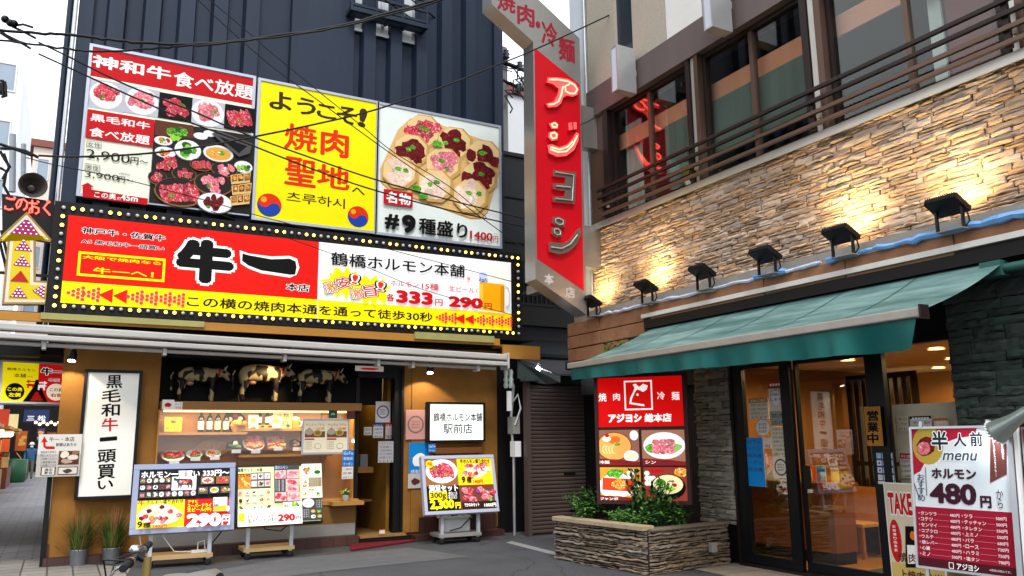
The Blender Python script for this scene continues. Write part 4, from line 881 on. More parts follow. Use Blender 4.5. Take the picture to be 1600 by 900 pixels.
def cow(x, y, z, s, label):
    t = thing('cow_figurine', label, 'figurine', (x, y, z), 'cow figurines above the display case')
    P = lambda a, b, c: (x+a*s, y+b*s, z+c*s)
    V = [P(.0, 0, .70), P(-.34, 0, .72), P(-.52, 0, .71), P(.3, 0, .70), P(.46, 0, .74), P(.58, 0, .78), P(.70, 0, .74), P(.82, 0, .60), P(.86, 0, .55)]
    Rr = [.23, .22, .15, .215, .16, .12, .115, .08, .062]; E_ = [(0, 1), (1, 2), (0, 3), (3, 4), (4, 5), (5, 6), (6, 7), (7, 8)]
    for sy in (-1, 1):
        k = len(V); V += [P(-.42, sy*.11, .54), P(-.38, sy*.12, .40), P(-.47, sy*.12, .26), P(-.44, sy*.12, .05), P(-.42, sy*.12, .01)]; Rr += [.12, .085, .058, .05, .055]; E_ += [(1, k), (k, k+1), (k+1, k+2), (k+2, k+3), (k+3, k+4)]
        k = len(V); V += [P(.34, sy*.11, .52), P(.35, sy*.115, .30), P(.34, sy*.115, .05), P(.355, sy*.115, .01)]; Rr += [.10, .062, .05, .055]; E_ += [(3, k), (k, k+1), (k+1, k+2), (k+2, k+3)]
    skin('body', V, E_, [r_*s for r_ in Rr], hide, t, 2)
    for sy in (-1, 1):
        MB().tube([P(.64, sy*.06, .82), P(.66, sy*.15, .88), P(.70, sy*.17, .96)], [.022*s, .018*s, .006*s], horn, 8).build('horn', t)
        b = MB(); b.lathe(P(.62, sy*.09, .80), [(.0, 0), (.045*s, .05*s), (.04*s, .11*s), (.0, .16*s)], hide, 8, (0, sy, -.15)); b.build('ear', t)
    MB().tube([P(-.62, 0, .76), P(-.67, 0, .66), P(-.66, 0, .45), P(-.65, .02, .3)], [.02*s, .016*s, .013*s, .03*s], hide, 7).build('tail', t)
    MB().ball(P(-.2, 0, .50), .10*s, mk('udder_pink', 'c88a74', .5), 10, (1.1, .9, .8)).build('udder', t)
    b = MB()
    b.tube([Vector(P(.50+.03*math.cos(a), .14*math.sin(a), .76+.13*math.cos(a))) for a in [k*math.pi/6 for k in range(12)]], .025*s, mk('red_collar', 'a81818', .5), 6, True); b.build('collar', t)
    return t
cow(1.86, 13.66, 2.29, .6, 'black and white cow figurine in deep shade, leftmost of the three on the beam')
cow(2.80, 13.5, 2.29, .66, 'brightly lit black and white cow figurine in the middle of the beam')
cow(3.74, 13.62, 2.29, .62, 'half lit black and white cow figurine at the door end of the beam')
cl = bpy.data.objects.new('niche_spot', bpy.data.lights.new('niche_spot', 'SPOT')); COL.objects.link(cl); cl.data.energy = 30; cl.data.spot_size = R(70); cl.data.spot_blend = .6; cl.data.color = (1, .7, .35); cl.data.shadow_soft_size = .03
sp = thing('niche_spotlight', 'small black spotlight under the awning lighting the cow figurines', 'spotlight', (3.05, 13.0, 2.95))
cl.parent = sp; cl.location = (0, -.02, -.06); d_ = Vector((2.85, 13.5, 2.55))-Vector((3.05, 12.98, 2.89)); cl.rotation_euler = d_.to_track_quat('-Z', 'Y').to_euler()
MB().lathe((3.05, 13.0, 2.97), [(.03, 0), (.04, .02), (.035, .1), (.02, .13)], black, 12, (-.35, -1, .9)).build('housing', sp)
MB().tube([(3.05, 13.0, 2.97), (3.05, 13.02, 3.1), (3.05, 13.05, 3.28)], .012, black).build('arm', sp)
# two more small spots under the awning
for px_, py_, lab in ((112, 563, 'lit small spotlight under the awning beside the hanging sign'), (672, 582, 'lit small spotlight under the awning above the small lightbox')):
    p = at(px_, py_, 1, 12.95); t = thing('awning_spotlight', lab, 'spotlight', p)
    MB().lathe(p, [(.045, 0), (.06, .01), (.055, .1), (.03, .16)], black, 12, (.1, .25, 1)).build('housing', t)
    MB().lathe(p+Vector((0, 0, -.012)), [(.0, -.01), (.05, 0), (.05, .008)], mk('spot_glow', 'fff2d8', .4, 0, 12., 0), 12, (.1, .25, 1)).build('lens', t)
    MB().tube([p+Vector((.02, .05, .15)), p+Vector((.02, .05, .4))], .015, black).build('arm', t)
    l_ = bpy.data.objects.new('awning_spot', bpy.data.lights.new('awning_spot', 'SPOT')); COL.objects.link(l_); l_.parent = t; l_.location = (0, 0, -.04); l_.data.energy = 25; l_.data.spot_size = R(110); l_.data.color = (1, .82, .55); l_.data.shadow_soft_size = .04
    l_.rotation_euler = (R(20), 0, 0)

# ---- things on the shelves
gl_d = mk('dark_bottle_glass', '0f1a10', .12, 0, 0, 0); lab_m = mk('bottle_label', 'e4dcc0', .6, 0, 0, .05); cap_r = mk('gold_foil', 'a8842c', .35, .5)
def bottle(x, y, z, h, label, grp, lm=lab_m, foil=cap_r):
    t = thing('wine_bottle', label, 'bottle', (x, y, z), grp); r_ = .04*h/.32
    MB().lathe((x, y, z), [(r_*.9, 0), (r_, .01), (r_, h*.6), (r_*.75, h*.68), (r_*.36, h*.76), (r_*.34, h*.98), (r_*.4, h), (0, h)], gl_d, 16).build('glass_body', t)
    MB().lathe((x, y, z+h*.12), [(r_*1.02, 0), (r_*1.02, h*.36)], lm, 16, cap=False).build('label', t); MB().lathe((x, y, z+h*.84), [(r_*.4, 0), (r_*.46, h*.16), (0, h*.165)], foil, 12, cap=False).build('foil', t)
for k, (xx, lb) in enumerate(((1.93, 'dark wine bottle next to the yellow framed card'), (2.06, 'second wine bottle from the yellow card, blue-grey label'), (2.18, 'third wine bottle from the yellow card, cream label low'), (2.31, 'wine bottle nearest the bread basket'))):
    bottle(xx, 13.58+.02*(k % 2), 1.816, .36, lb, 'wine bottles on the upper shelf', mk('bottle_label'+str(k), ['dcd8c4', 'a8a8b4', 'e0d49c', 'd8d0b8'][k], .6), [black, cap_r, cap_r, black][k])
bottle(2.83, 13.6, 1.93, .26, 'left small sake bottle on the crate', 'small bottles on the crate'); bottle(2.95, 13.6, 1.93, .26, 'right small sake bottle on the crate', 'small bottles on the crate')
t = thing('small_crate', 'pale wooden slotted crate holding two small bottles on the upper shelf', 'crate', (2.95, 13.6, 1.871)); MB().box((2.76, 13.52, 1.871), (3.18, 13.7, 1.928), woodp).build('box', t)
b = MB()
for k in range(3): b.ball((2.86+.12*k, 13.52, 1.9), .03, black, 10, (1.2, .1, .55))
b.build('slot', t)
P = Pal('case')
def card(name, label, cat, fr, p0, p1, draw, th_=.012, fm=None, t=.0):
    a0, b1 = fr.px(*p0); a1, b0 = fr.px(*p1); o = thing(name, label, cat, fr.pt((a0+a1)/2, b0))
    b = MB(); b.fbox(fr, a0, a1, b0, b1, -th_, 0, fm or wht); b.build('backing', o)
    A = Art(fr, .001); draw(A, a0+t, a1-t, b0+t, b1-t); A.mb.build('printed_face', o); return o
Zc = lambda x, y: (240+x/5, 560+y/5)
def dd(A, a0, a1, b0, b1):
    A.poly([(a0, b0), (a1, b0), (a1, b1), (a0, b1)], P['f0b420'], True); A.blob(((a0+a1)/2, b1-.06), .06, .03, P['choc'], True); A.text('本日の', (a0+.03, b0+.1), (a1-.03, b0+.14), P['brown'], uv=True); A.text('おすすめ', (a0+.03, b0+.04), (a1-.03, b0+.08), P['brown'], uv=True)
card('framed_card', 'yellow card in a brown frame at the left end of the upper shelf', 'card', FA(13.5), Zc(80, 455), Zc(226, 580), dd, .02, woodd, .018)
t = thing('bread_basket', 'wicker basket of red and orange fruit next to the wine bottles', 'basket', (2.52, 13.58, 1.816)); wk = mk('wicker', 'b08a50', .7, 0, 0, .3, 40., .6, 60.)
MB().lathe((2.52, 13.58, 1.816), [(.10, 0), (.13, .05), (.155, .1), (.165, .11), (.15, .1), (.11, .03)], wk, 18, cap=False).build('basket', t)
q = random.Random(3)
for k in range(9): MB().ball((2.52+q.uniform(-.1, .1), 13.56+q.uniform(-.07, .07), 1.92+q.uniform(0, .05)), .045, mk('fruit'+str(k % 3), ['c03018', 'd87020', 'd8a838'][k % 3], .4), 10).build('fruit', t)
t = thing('decor_disc', 'round dark lacquer tray with red and white discs behind the fruit basket', 'tray', (2.47, 13.76, 1.95)); A = Art(FA(13.74), .0, step=.002)
for (dx, dz, m) in ((0, 0, black),): A.mb.lathe((2.47, 13.75, 2.0), [(0, .012), (.15, .01), (.165, 0)], black, 20, (0, -1, 0))
A.mb.build('tray', t)
for (dx, dz, c_) in ((-.08, .02, 'd8d0c0'), (.02, -.05, '8a1c1c'), (.08, .03, 'd8d0c0'), (0, .08, '8a1c1c')): MB().lathe((2.47+dx, 13.735, 2.0+dz), [(.04, 0), (.03, .012), (0, .014)], mk('disc'+c_, c_, .5), 12, (0, -1, 0)).build('disc', t)
def small_card(lab, p0, p1, c0, c1, grp=None, y=13.5):
    def d(A, a0, a1, b0, b1):
        A.poly([(a0, b0), (a1, b0), (a1, b1), (a0, b1)], P[c0], True); A.blob(((a0+a1)/2, (b0+b1)/2), (a1-a0)*.36, (b1-b0)*.3, P[c1], True); A.text('おすすめ', (a0+(a1-a0)*.1, b1-(b1-b0)*.2), (a1-(a1-a0)*.1, b1-(b1-b0)*.06), P['black'], uv=True)
    return card('menu_card', lab, 'card', FA(y), p0, p1, d, .006)
small_card('small picture card of a drink leaning on the crate', Zc(745, 445), Zc(815, 525), 'd8d4cc', 'orange'); small_card('dark specials card under the crate picture', Zc(740, 528), Zc(815, 560), 'e0d8c4', 'choc', y=13.49)
def dm(A, a0, a1, b0, b1):
    A.poly([(a0, b0), (a1, b0), (a1, b1), (a0, b1)], P['d8c48c'], True); A.text('冷麺', (a0+.05, b1-.12), (a1-.06, b1-.05), P['black'], .01, uv=True); A.text('580', (a0+.07, b1-.25), (a1-.07, b1-.17), P['dgrey'], .01, uv=True); A.blob((a0+.08, b0+.06), .05, .03, P['dgreen'], True); A.blob((a1-.07, b0+.07), .04, .03, P['dgreen'], True)
card('handwritten_menu', 'tall cream handwritten menu board at the right end of the upper shelf', 'menu', FA(13.62), Zc(938, 405), Zc(1082, 560), dm)
t = thing('beer_mug', 'glass mug of beer model on the upper shelf', 'mug', (3.4, 13.56, 1.87))
MB().lathe((3.4, 13.56, 1.871), [(.05, 0), (.055, .02), (.055, .14)], mk('beer_amber', 'b87818', .15), 16).build('beer', t); MB().lathe((3.4, 13.56, 2.01), [(.056, 0), (.058, .04), (0, .055)], mk('beer_foam', 'f0e8d0', .7), 16).build('foam', t)
MB().tube([(3.455, 13.56, 1.9), (3.5, 13.56, 1.92), (3.5, 13.56, 1.98), (3.455, 13.56, 2.0)], .01, mk('mug_glass', 'd8d8c8', .1)).build('handle', t)

meat_m = meat('sample_meat', '7a1018', 'c8383c', 'f0b4a8'); pinkm = meat('sample_pink', 'b04838', 'e07858', 'f4c8b0'); green_m = mk('lettuce', '4c8a24', .5, 0, 0, .3, 20.); plate_m = mk('plate_white', 'dcdcd4', .25); dk = mk('dark_bowl', '2a2018', .3); yb = mk('noodle_yellow', 'c8a040', .5, 0, 0, .25, 40., .5, 60.)
def plated(name, label, px_, py_, y, r_, kind, tilt=.55, grp='food samples in the display case', zoff=0.):
    p = at(px_, py_, 1, y); t = thing(name, label, 'dish', p, grp); ax = Vector((0, -tilt, 1)).normalized(); q = random.Random(int(px_))
    e1 = Vector((1, 0, 0)); e2 = ax.cross(e1)
    pm = {'cabbage': dk, 'bowl': dk, 'nine': mk('tray_tan', 'c89a68', .5)}.get(kind, plate_m)
    if kind == 'nine': 
        b = MB(); b.hexa([p+e1*sx*r_+e2*sy*r_-ax*.02+ax*k for k in (0, .05) for sx, sy in ((-1, -1), (1, -1), (1, 1), (-1, 1))], pm); b.build('tray', t, .02)
    elif kind == 'bowl': MB().lathe(p, [(r_*.5, -.06), (r_*.9, -.01), (r_, .03), (r_*.93, .03), (r_*.8, 0), (0, -.0)], pm, 20, ax).build('bowl', t)
    else: MB().lathe(p, [(r_*.6, -.015), (r_*.95, 0), (r_, .02), (r_*.95, .024), (r_*.6, .006), (0, .006)], pm, 22, ax).build('plate', t)
    def lump(m, n, rr, hh, sprd, nm_, big=.3):
        b = MB()
        for k in range(n):
            a = q.uniform(0, 6.28); d = q.uniform(0, sprd); c = p+e1*d*math.cos(a)*r_+e2*d*math.sin(a)*r_+ax*q.uniform(.01, hh)
            b.ball(c, rr*q.uniform(.7, 1.2), m, 8, (1, 1, q.uniform(.4, .8)))
        b.build(nm_, t)
    def slices(m, n, nm_, L=.6, w=.12):
        b = MB()
        for k in range(n):
            u_ = (k/(n-1)-.5)*1.3*r_; c = p+e1*u_+ax*(.03+.012*math.sin(k*1.3)); h_ = e2*L*r_*(1-abs(k/(n-1)-.5)*.6)
            x_ = e1*w*r_*1.2
            b.hexa([c-x_-h_, c+x_*.3-h_, c+x_*.3+h_, c-x_+h_, c-x_*.2-h_+ax*.03, c+x_-h_+ax*.035, c+x_+h_+ax*.035, c-x_*.2+h_+ax*.03], m)
        b.build(nm_, t)
    if kind == 'red': slices(meat_m, 7, 'meat_slice', .4); lump(green_m, 6, r_*.2, .03, .75, 'garnish')
    elif kind == 'heart': lump(meat_m, 7, r_*.34, .05, .35, 'meat'); lump(green_m, 5, r_*.2, .03, .8, 'garnish')
    elif kind == 'pink': lump(pinkm, 9, r_*.28, .05, .5, 'meat'); lump(yb, 6, r_*.2, .03, .85, 'garnish')
    elif kind == 'fan': slices(pinkm, 9, 'meat_slice', .8, .14); lump(green_m, 3, r_*.2, .03, .85, 'garnish')
    elif kind == 'cabbage': lump(mk('cabbage', '8cb030', .5, 0, 0, .3, 25.), 12, r_*.3, .05, .6, 'cabbage'); MB().ball(p+ax*.09-e2*.3*r_, r_*.28, plate_m, 12, (1, .6, 1)).build('sauce_cup', t)
    elif kind == 'noodle': lump(yb, 9, r_*.3, .04, .5, 'noodles'); lump(mk('lemon', 'e0d060', .5), 3, r_*.18, .06, .4, 'topping')
    elif kind == 'bowl': lump(mk('broth_pieces', 'c08838', .5, 0, 0, .3, 30.), 9, r_*.3, .03, .5, 'pieces'); lump(yb, 4, r_*.2, .04, .4, 'topping')
    elif kind == 'nine':
        for i in range(3):
            for j in range(3):
                b = MB(); c = p+e1*(i-1)*r_*.62+e2*(j-1)*r_*.62+ax*.04
                for k in range(4): b.ball(c+e1*q.uniform(-.2, .2)*r_+e2*q.uniform(-.2, .2)*r_, r_*.2, [pinkm, meat_m, yb][(i+j) % 3], 8, (1, 1, .6))
                b.build('meat_portion', t)
    b = MB(); c = p-e2*r_*1.05-Vector((0, .06, 0)); b.box((c.x-.07, c.y-.01, c.z-.02), (c.x+.07, c.y, c.z+.035), wht); b.build('price_tag', t)
plated('meat_plate', 'plate of sliced red meat on the lower left shelf behind the grey screen', 270, 714, 13.58, .17, 'red')
plated('meat_plate', 'plate with a red lump of meat and salad, middle of the lower left shelf', 303, 711, 13.58, .125, 'heart')
plated('meat_plate', 'plate of pale pink offal on yellow leaves, right end of the lower left shelf', 333, 710, 13.58, .12, 'pink')
plated('cabbage_dish', 'dark bowl of green cabbage with a white sauce cup', 366, 699, 13.56, .135, 'cabbage')
plated('meat_plate', 'large plate with a fan of orange-pink meat slices', 396, 694, 13.58, .175, 'fan', .9)
plated('nine_dish_tray', 'square tan tray of nine meat portions in the display case', 431, 692, 13.58, .145, 'nine', .9)
plated('stew_bowl', 'dark bowl of yellow stew on the right of the middle shelf', 461, 695, 13.58, .105, 'bowl', .9)
plated('noodle_dish', 'green plate of noodles with lemon on the upper shelf beside the beer mug', 430, 658, 13.58, .115, 'noodle', 1.2)
t = thing('paper_fan', 'faint pale paper fan standing behind the pink offal plate', 'fan', (1.95, 13.74, 1.31)); b = MB(); vs = [(2.15, 13.76, 1.4)]
for k in range(17): a = R(20+140*k/16); vs.append((2.15+.34*math.cos(a), 13.76-(k % 2)*.02, 1.4+.30*math.sin(a)))
b.add(vs, [(0, k+1, k+2) for k in range(16)], mk('fan_paper', 'b8904c', .7, 0, 0, .1, 8.)); b.build('fan_leaf', t)
# laminated poster in the case window, cup of flowers on the counter, stickers
def dp(A, a0, a1, b0, b1):
    A.poly([(a0, b0), (a1, b0), (a1, b1), (a0, b1)], P['e6dcc0'], True); w_ = (a1-a0)/2
    for k in range(2):
        x0 = a0+w_*k+.015; x1 = a0+w_*(k+1)-.015
        A.text('サムギョプサル', (x0+.01, b1-.09), (x1-.01, b1-.04), P['c8843c'], .012, uv=True); A.text('食べ放題', (x0+.04, b1-.15), (x1-.01, b1-.105), P['c8843c'], .012, uv=True)
        A.poly([(x0, b0+.24), (x1, b0+.24), (x1, b1-.17), (x0, b1-.17)], P['6a4a34'], True); A.ell((x0+.07, b0+.33), .07, .05, P['a8988c'], True); A.ell((x0+.21, b0+.31), .07, .05, P['b89a50'], True); A.ell((x0+.21, b0+.31), .045, .035, P['8a6a2a'], True)
        A.poly([(x0, b0+.2), (x0+.16, b0+.2), (x0+.16, b0+.225), (x0, b0+.225)], P['b04838'], True)
        for j in range(4): A.text('ご注文は', (x0, b0+.05+j*.035), (x0+.12, b0+.07+j*.035), P['dgrey'], uv=True)
        A.ell((x0+.22, b0+.1), .055, .045, P['dgrey'], True); A.ell((x0+.22, b0+.1), .05, .04, P['e6dcc0'], True)
card('window_menu', 'cream double menu sheet in a silver frame hung in the case window', 'menu', FA(13.2), Zc(1163, 472), Zc(1525, 745), dp, .02, alf, .03)
def dg_(A, a0, a1, b0, b1): A.poly([(a0, b0), (a1, b0), (a1, b1), (a0, b1)], P['1c5a40'], True); A.ell(((a0+a1)/2, (b0+b1)/2), .03, .02, P['c8d8c0'], True, 12); A.ell(((a0+a1)/2, (b0+b1)/2-.01), .02, .015, P['1c5a40'], True, 12)
card('green_sticker', 'small dark green square sticker above the window menu', 'sticker', FA(13.19), Zc(1368, 408), Zc(1434, 468), dg_, .002)
def paper(lab, p0, p1, y, bgc, lines, name='notice', cat='notice', circ=None, head=None, img=None, fr=None):
    def d(A, a0, a1, b0, b1):
        w_, h_ = a1-a0, b1-b0; A.poly([(a0, b0), (a1, b0), (a1, b1), (a0, b1)], P[bgc], True)
        if head: A.poly([(a0, b1-h_*.22), (a1, b1-h_*.22), (a1, b1), (a0, b1)], P[head], True)
        if img: A.blob(((a0+a1)/2, b0+h_*.45), w_*.36, h_*.28, P[img], True)
        if circ:
            c = ((a0+a1)/2, b0+h_*.5); A.ell(c, w_*.42, w_*.42, P[circ], True, 28); A.ell(c, w_*.34, w_*.34, P[bgc], True, 28)
            for j in (-.6, 0, .6): A.text('感染防止', (c[0]-w_*.22, c[1]+j*w_*.22-.012), (c[0]+w_*.22, c[1]+j*w_*.22+.012), P[circ], .01, uv=True)
        n = len(lines)
        for j, l_ in enumerate(lines):
            A.text(l_, (a0+w_*.1, b1-h_*((j+.88)/n)), (a1-w_*.1, b1-h_*((j+.3)/n)), P['white' if (bgc in ('1c6fb8', '0f7cc4') or (head and j == 0)) else '3a3a3a'], .0, uv=True)
    return card(name, lab, cat, fr or FA(y), p0, p1, d, .003)
Z7 = lambda x, y: (500+x/2.5, 540+y/2.5)
paper('blue coupon sticker on the right edge of the display case', Z7(88, 408), Z7(132, 470), 13.12, '1c6fb8', ['GoTo', '取扱店', 'クーポン'], 'sticker', 'sticker')
paper('white sticker under the blue coupon sticker on the case edge', Z7(86, 474), Z7(128, 520), 13.12, 'd8d4cc', ['ご案内', '営業', 'お知らせ'], 'sticker', 'sticker')
paper('small dark notice at the top right corner of the display case', Zc(1508, 410), Zc(1572, 475), 13.15, '5a3030', ['注意', '禁煙'], 'sticker', 'sticker')
paper('red and white card sticker on the left end of the wooden beam', Zc(70, 322), Zc(158, 398), 13.15, 'e8e0dc', [], 'sticker', 'sticker', img='red')
paper('small white sticker next to the red card on the beam', Zc(162, 340), Zc(224, 398), 13.15, 'e4e0d8', ['カード', '可'], 'sticker', 'sticker')
paper('white poster with a purple round seal on the yellow wall inside the door', Z7(218, 218), Z7(274, 300), 13.6, 'd0ccc8', [], 'poster', 'poster', 'circle' and '4a3a7a')
paper('blue-headed notice under the purple seal poster inside the door', Z7(208, 304), Z7(246, 360), 13.6, 'd4d4d8', ['お知らせ', '営業時間', '11:00-23:00', '無休'], head='2a4a9a')
paper('small red notice beside the blue-headed notice inside the door', Z7(256, 302), Z7(288, 364), 13.55, 'c8b8b4', ['注意', '', '喫煙'], head='a82020')
paper('small white notice left of the blue-headed notice inside the door', Z7(172, 318), Z7(202, 350), 13.65, 'c8c4bc', ['店内', '飲食'])
paper('plain grey text sheet taped to the black door frame', Z7(228, 374), Z7(286, 456), 13.28, '9a9aa0', ['・・・・・・', 'お客様へ', 'ご来店の際は', 'マスクの着用', 'をお願いします', '・・・・'])
paper('pink poster with a grey round seal on the ochre pillar by the door', Z7(336, 250), Z7(411, 366), 13.28, 'c89490', [], 'poster', 'poster', '7a6a68')
paper('tall blue poster with a round white badge half hidden behind the white menu screen', Z7(348, 380), Z7(424, 500), 13.28, '0f7cc4', ['', '', '', '', '感染対策'], 'poster', 'poster', img='plate')
paper('white sheet with a dark drawing under the tall blue poster', Z7(344, 501), Z7(400, 556), 13.279, 'b8b4b4', [], 'poster', 'poster', img='choc')
paper('small blue sticker at the bottom left corner of the small lightbox', Z7(424, 384), Z7(452, 416), 13.1, '1c6fb8', ['GoTo', 'クーポン'], 'sticker', 'sticker')
paper('red and white diamond notice under the awning over the door', Z7(138, 78), Z7(248, 102), 12.9, 'b4a8a0', [], img='red')
paper('red tag on the black door step', Z7(232, 718), Z7(254, 734), 13.08, 'c8c0bc', ['注意'], head='b02020')
t = thing('wooden_ledge', 'brown wooden box ledge on the ochre wall under the small lightbox', 'shelf', (6.0, 13.2, 1.4)); MB().box((5.72, 13.1, 1.42), (6.62, 13.298, 1.52), woodd).build('board', t, .006); MB().box((5.76, 13.16, .36), (6.58, 13.297, 1.42), mk('dark_ochre_panel', '6d4a18', .7, 0, 0, .2, 3.)).build('panel', t)
t = thing('potted_flower', 'small pot of pale flowers on the counter of the display case', 'plant', (4.12, 13.12, .72))
MB().box((3.9, 13.0, .64), (4.42, 13.218, .7), woodp).build('ledge', t); MB().lathe((4.14, 13.1, .701), [(.05, 0), (.06, .1), (.05, .1)], mk('pot_grey', '8a8478', .7), 12).build('pot', t)
b = MB(); q = random.Random(8)
for k in range(60): leaf(b, (4.14+q.uniform(-.03, .03), 13.1+q.uniform(-.03, .03), .8), (q.uniform(-1, 1), q.uniform(-1, 1), q.uniform(.4, 1.6)), q.uniform(.06, .15), .018, green_m if k % 3 else mk('pale_petal', 'd8d890', .6), .2)
b.build('foliage', t)
# shop interior beyond the door: desk with a till, shelves
t = thing('cash_desk', 'small cluttered desk with a till and shelves in the dim passage inside the door', 'desk', (4.6, 14.3, .1)); b = MB(); b.box((4.4, 14.1, 1.1), (4.95, 14.6, 1.2), woodp); b.box((4.42, 14.15, .1), (4.5, 14.6, 1.1), darkin); b.box((4.4, 14.12, .6), (4.95, 14.6, .64), woodd); b.build('desk', t)
b = MB(); b.box((4.5, 14.2, 1.2), (4.7, 14.4, 1.45), mk('till_grey', '7a8068', .5)); b.build('till', t); b = MB(); b.box((4.74, 14.2, 1.2), (4.88, 14.35, 1.42), mk('paper_box', '8a9098', .5)); b.build('box', t)
l_ = bpy.data.objects.new('passage_light', bpy.data.lights.new('passage_light', 'POINT')); COL.objects.link(l_); l_.data.energy = 6; l_.data.color = (1, .75, .4); l_.data.shadow_soft_size = .1
t = thing('passage_lamp', 'warm ceiling lamp in the passage inside the door', 'lamp', (4.72, 14.4, 2.8)); l_.parent = t; l_.location = (0, 0, -.15); MB().lathe((4.72, 14.4, 2.8), [(.08, 0), (.08, .1), (.02, .12)], mk('passage_glow', 'ffe0b0', .5, 0, 5., 0), 12).build('shade', t)
t = thing('door_mat', 'worn dark red entrance mat before the door step', 'mat', (4.9, 12.7, .0)); b = MB(); p = [gnd(*p_) for p_ in ((548, 862), (655, 846), (636, 833), (546, 846))]
b.hexa([v+Vector((0, 0, .008)) for v in p]+[v+Vector((0, 0, .03)) for v in p], mk('red_mat', '6a1420', .9, 0, 0, .25, 12., .5, 80.)); b.build('mat', t)

# ------------------------------------------------------------------ menu screens on wheeled stands
def picgrid(A, P, p0, p1, nx, ny, kinds, bgc='black', gap=.12, labels=None, seed=0):
    a0, a1, b0, b1 = A.rc(p0, p1); w_, h_ = (a1-a0)/nx, (b1-b0)/ny; q = random.Random(seed)
    for j in range(ny):
        for i in range(nx):
            x0 = a0+w_*(i+gap/2); x1 = a0+w_*(i+1-gap/2); y1 = b1-h_*(j+gap/2); y0 = b1-h_*(j+1-gap*1.2)
            kd = kinds[(j*nx+i+q.randint(0, 1)) % len(kinds)]
            if bgc: A.poly([(x0, y0), (x1, y0), (x1, y1), (x0, y1)], P[bgc if kd != 'x' else 'white'], True)
            dish(A, P, ((x0+x1)/2, (y0+y1)/2), (x1-x0)*.46, (y1-y0)*.44, kd, 'plate' if q.random() < .4 else None, q.randint(0, 999), True)
            if labels: A.text(q.choice(labels), (x0, y0-h_*gap*.9), (x1, y0-h_*.02), P['white' if labels[0] != 'k' else 'black'], uv=True)
def screen(label, yaw, tilt, anchor, c, t, fm, e, draw, tagk, legpx, deck, legm):
    fr = FY(anchor, yaw, tilt); q = [fr.px(*p) for p in c]; a0 = (q[0][0]+q[3][0])/2; a1 = (q[1][0]+q[2][0])/2; b1 = (q[0][1]+q[1][1])/2; b0 = (q[2][1]+q[3][1])/2
    th = thing('menu_screen', label, 'screen', fr.pt((a0+a1)/2, b0), 'menu screens on wheeled stands')
    b = MB(); b.frame(fr, a0, a1, b0, b1, t, -.1, .012, fm); b.fbox(fr, a0+t, a1-t, b0+t, b1-t, -.1, -.01, fm); b.build('frame', th, .006)
    P = Pal(tagk, e); A = Art(fr, -.008); A.poly([(a0+t, b0+t), (a1-t, b0+t), (a1-t, b1-t), (a0+t, b1-t)], P['white'], True); draw(A, P, a0+t, a1-t, b0+t, b1-t); A.mb.build('lit_screen', th)
    # stand: two uprights at the sides of a low deck on castors
    pm = [fr.pt(x_, b0+.04, -.13) for x_ in legpx]
    for p in pm:
        MB().hexa([(p.x-.025, p.y-.02, .16), (p.x+.025, p.y-.02, .16), (p.x+.025, p.y+.03, .16), (p.x-.025, p.y+.03, .16), (p.x-.025, p.y-.02, p.z+.3), (p.x+.025, p.y-.02, p.z+.3), (p.x+.025, p.y+.03, p.z+.3), (p.x-.025, p.y+.03, p.z+.3)], legm).build('upright', th)
    u = (pm[1]-pm[0]); u.z = 0; u.normalize(); v = Vector((-u.y, u.x, 0)); g0, g1 = pm[0].copy(), pm[1].copy(); g0.z = g1.z = .11
    A_, B_ = g0-u*.05, g1+u*.05
    MB().hexa([A_-v*.02, B_-v*.02, B_+v*.42, A_+v*.42]+[k+Vector((0, 0, .05)) for k in (A_-v*.02, B_-v*.02, B_+v*.42, A_+v*.42)], deck).build('deck', th)
    cm = mk('castor_rubber', '1a1a1c', .6)
    for w_ in (A_+u*.06+v*.02, B_-u*.06+v*.02, A_+u*.06+v*.36, B_-u*.06+v*.36):
        cs = MB().lathe(w_+Vector((0, 0, -.06))-v*.02, [(.03, 0), (.045, .006), (.045, .034), (.03, .04)], cm, 14, v).build('castor', th)
        MB().box(tuple(w_+Vector((-.025, -.025, -.02))), tuple(w_+Vector((.025, .025, 0))), alum).build('fork', cs)
    return th, fr
Z8 = lambda x, y: (200+x/5, 720+y/5)
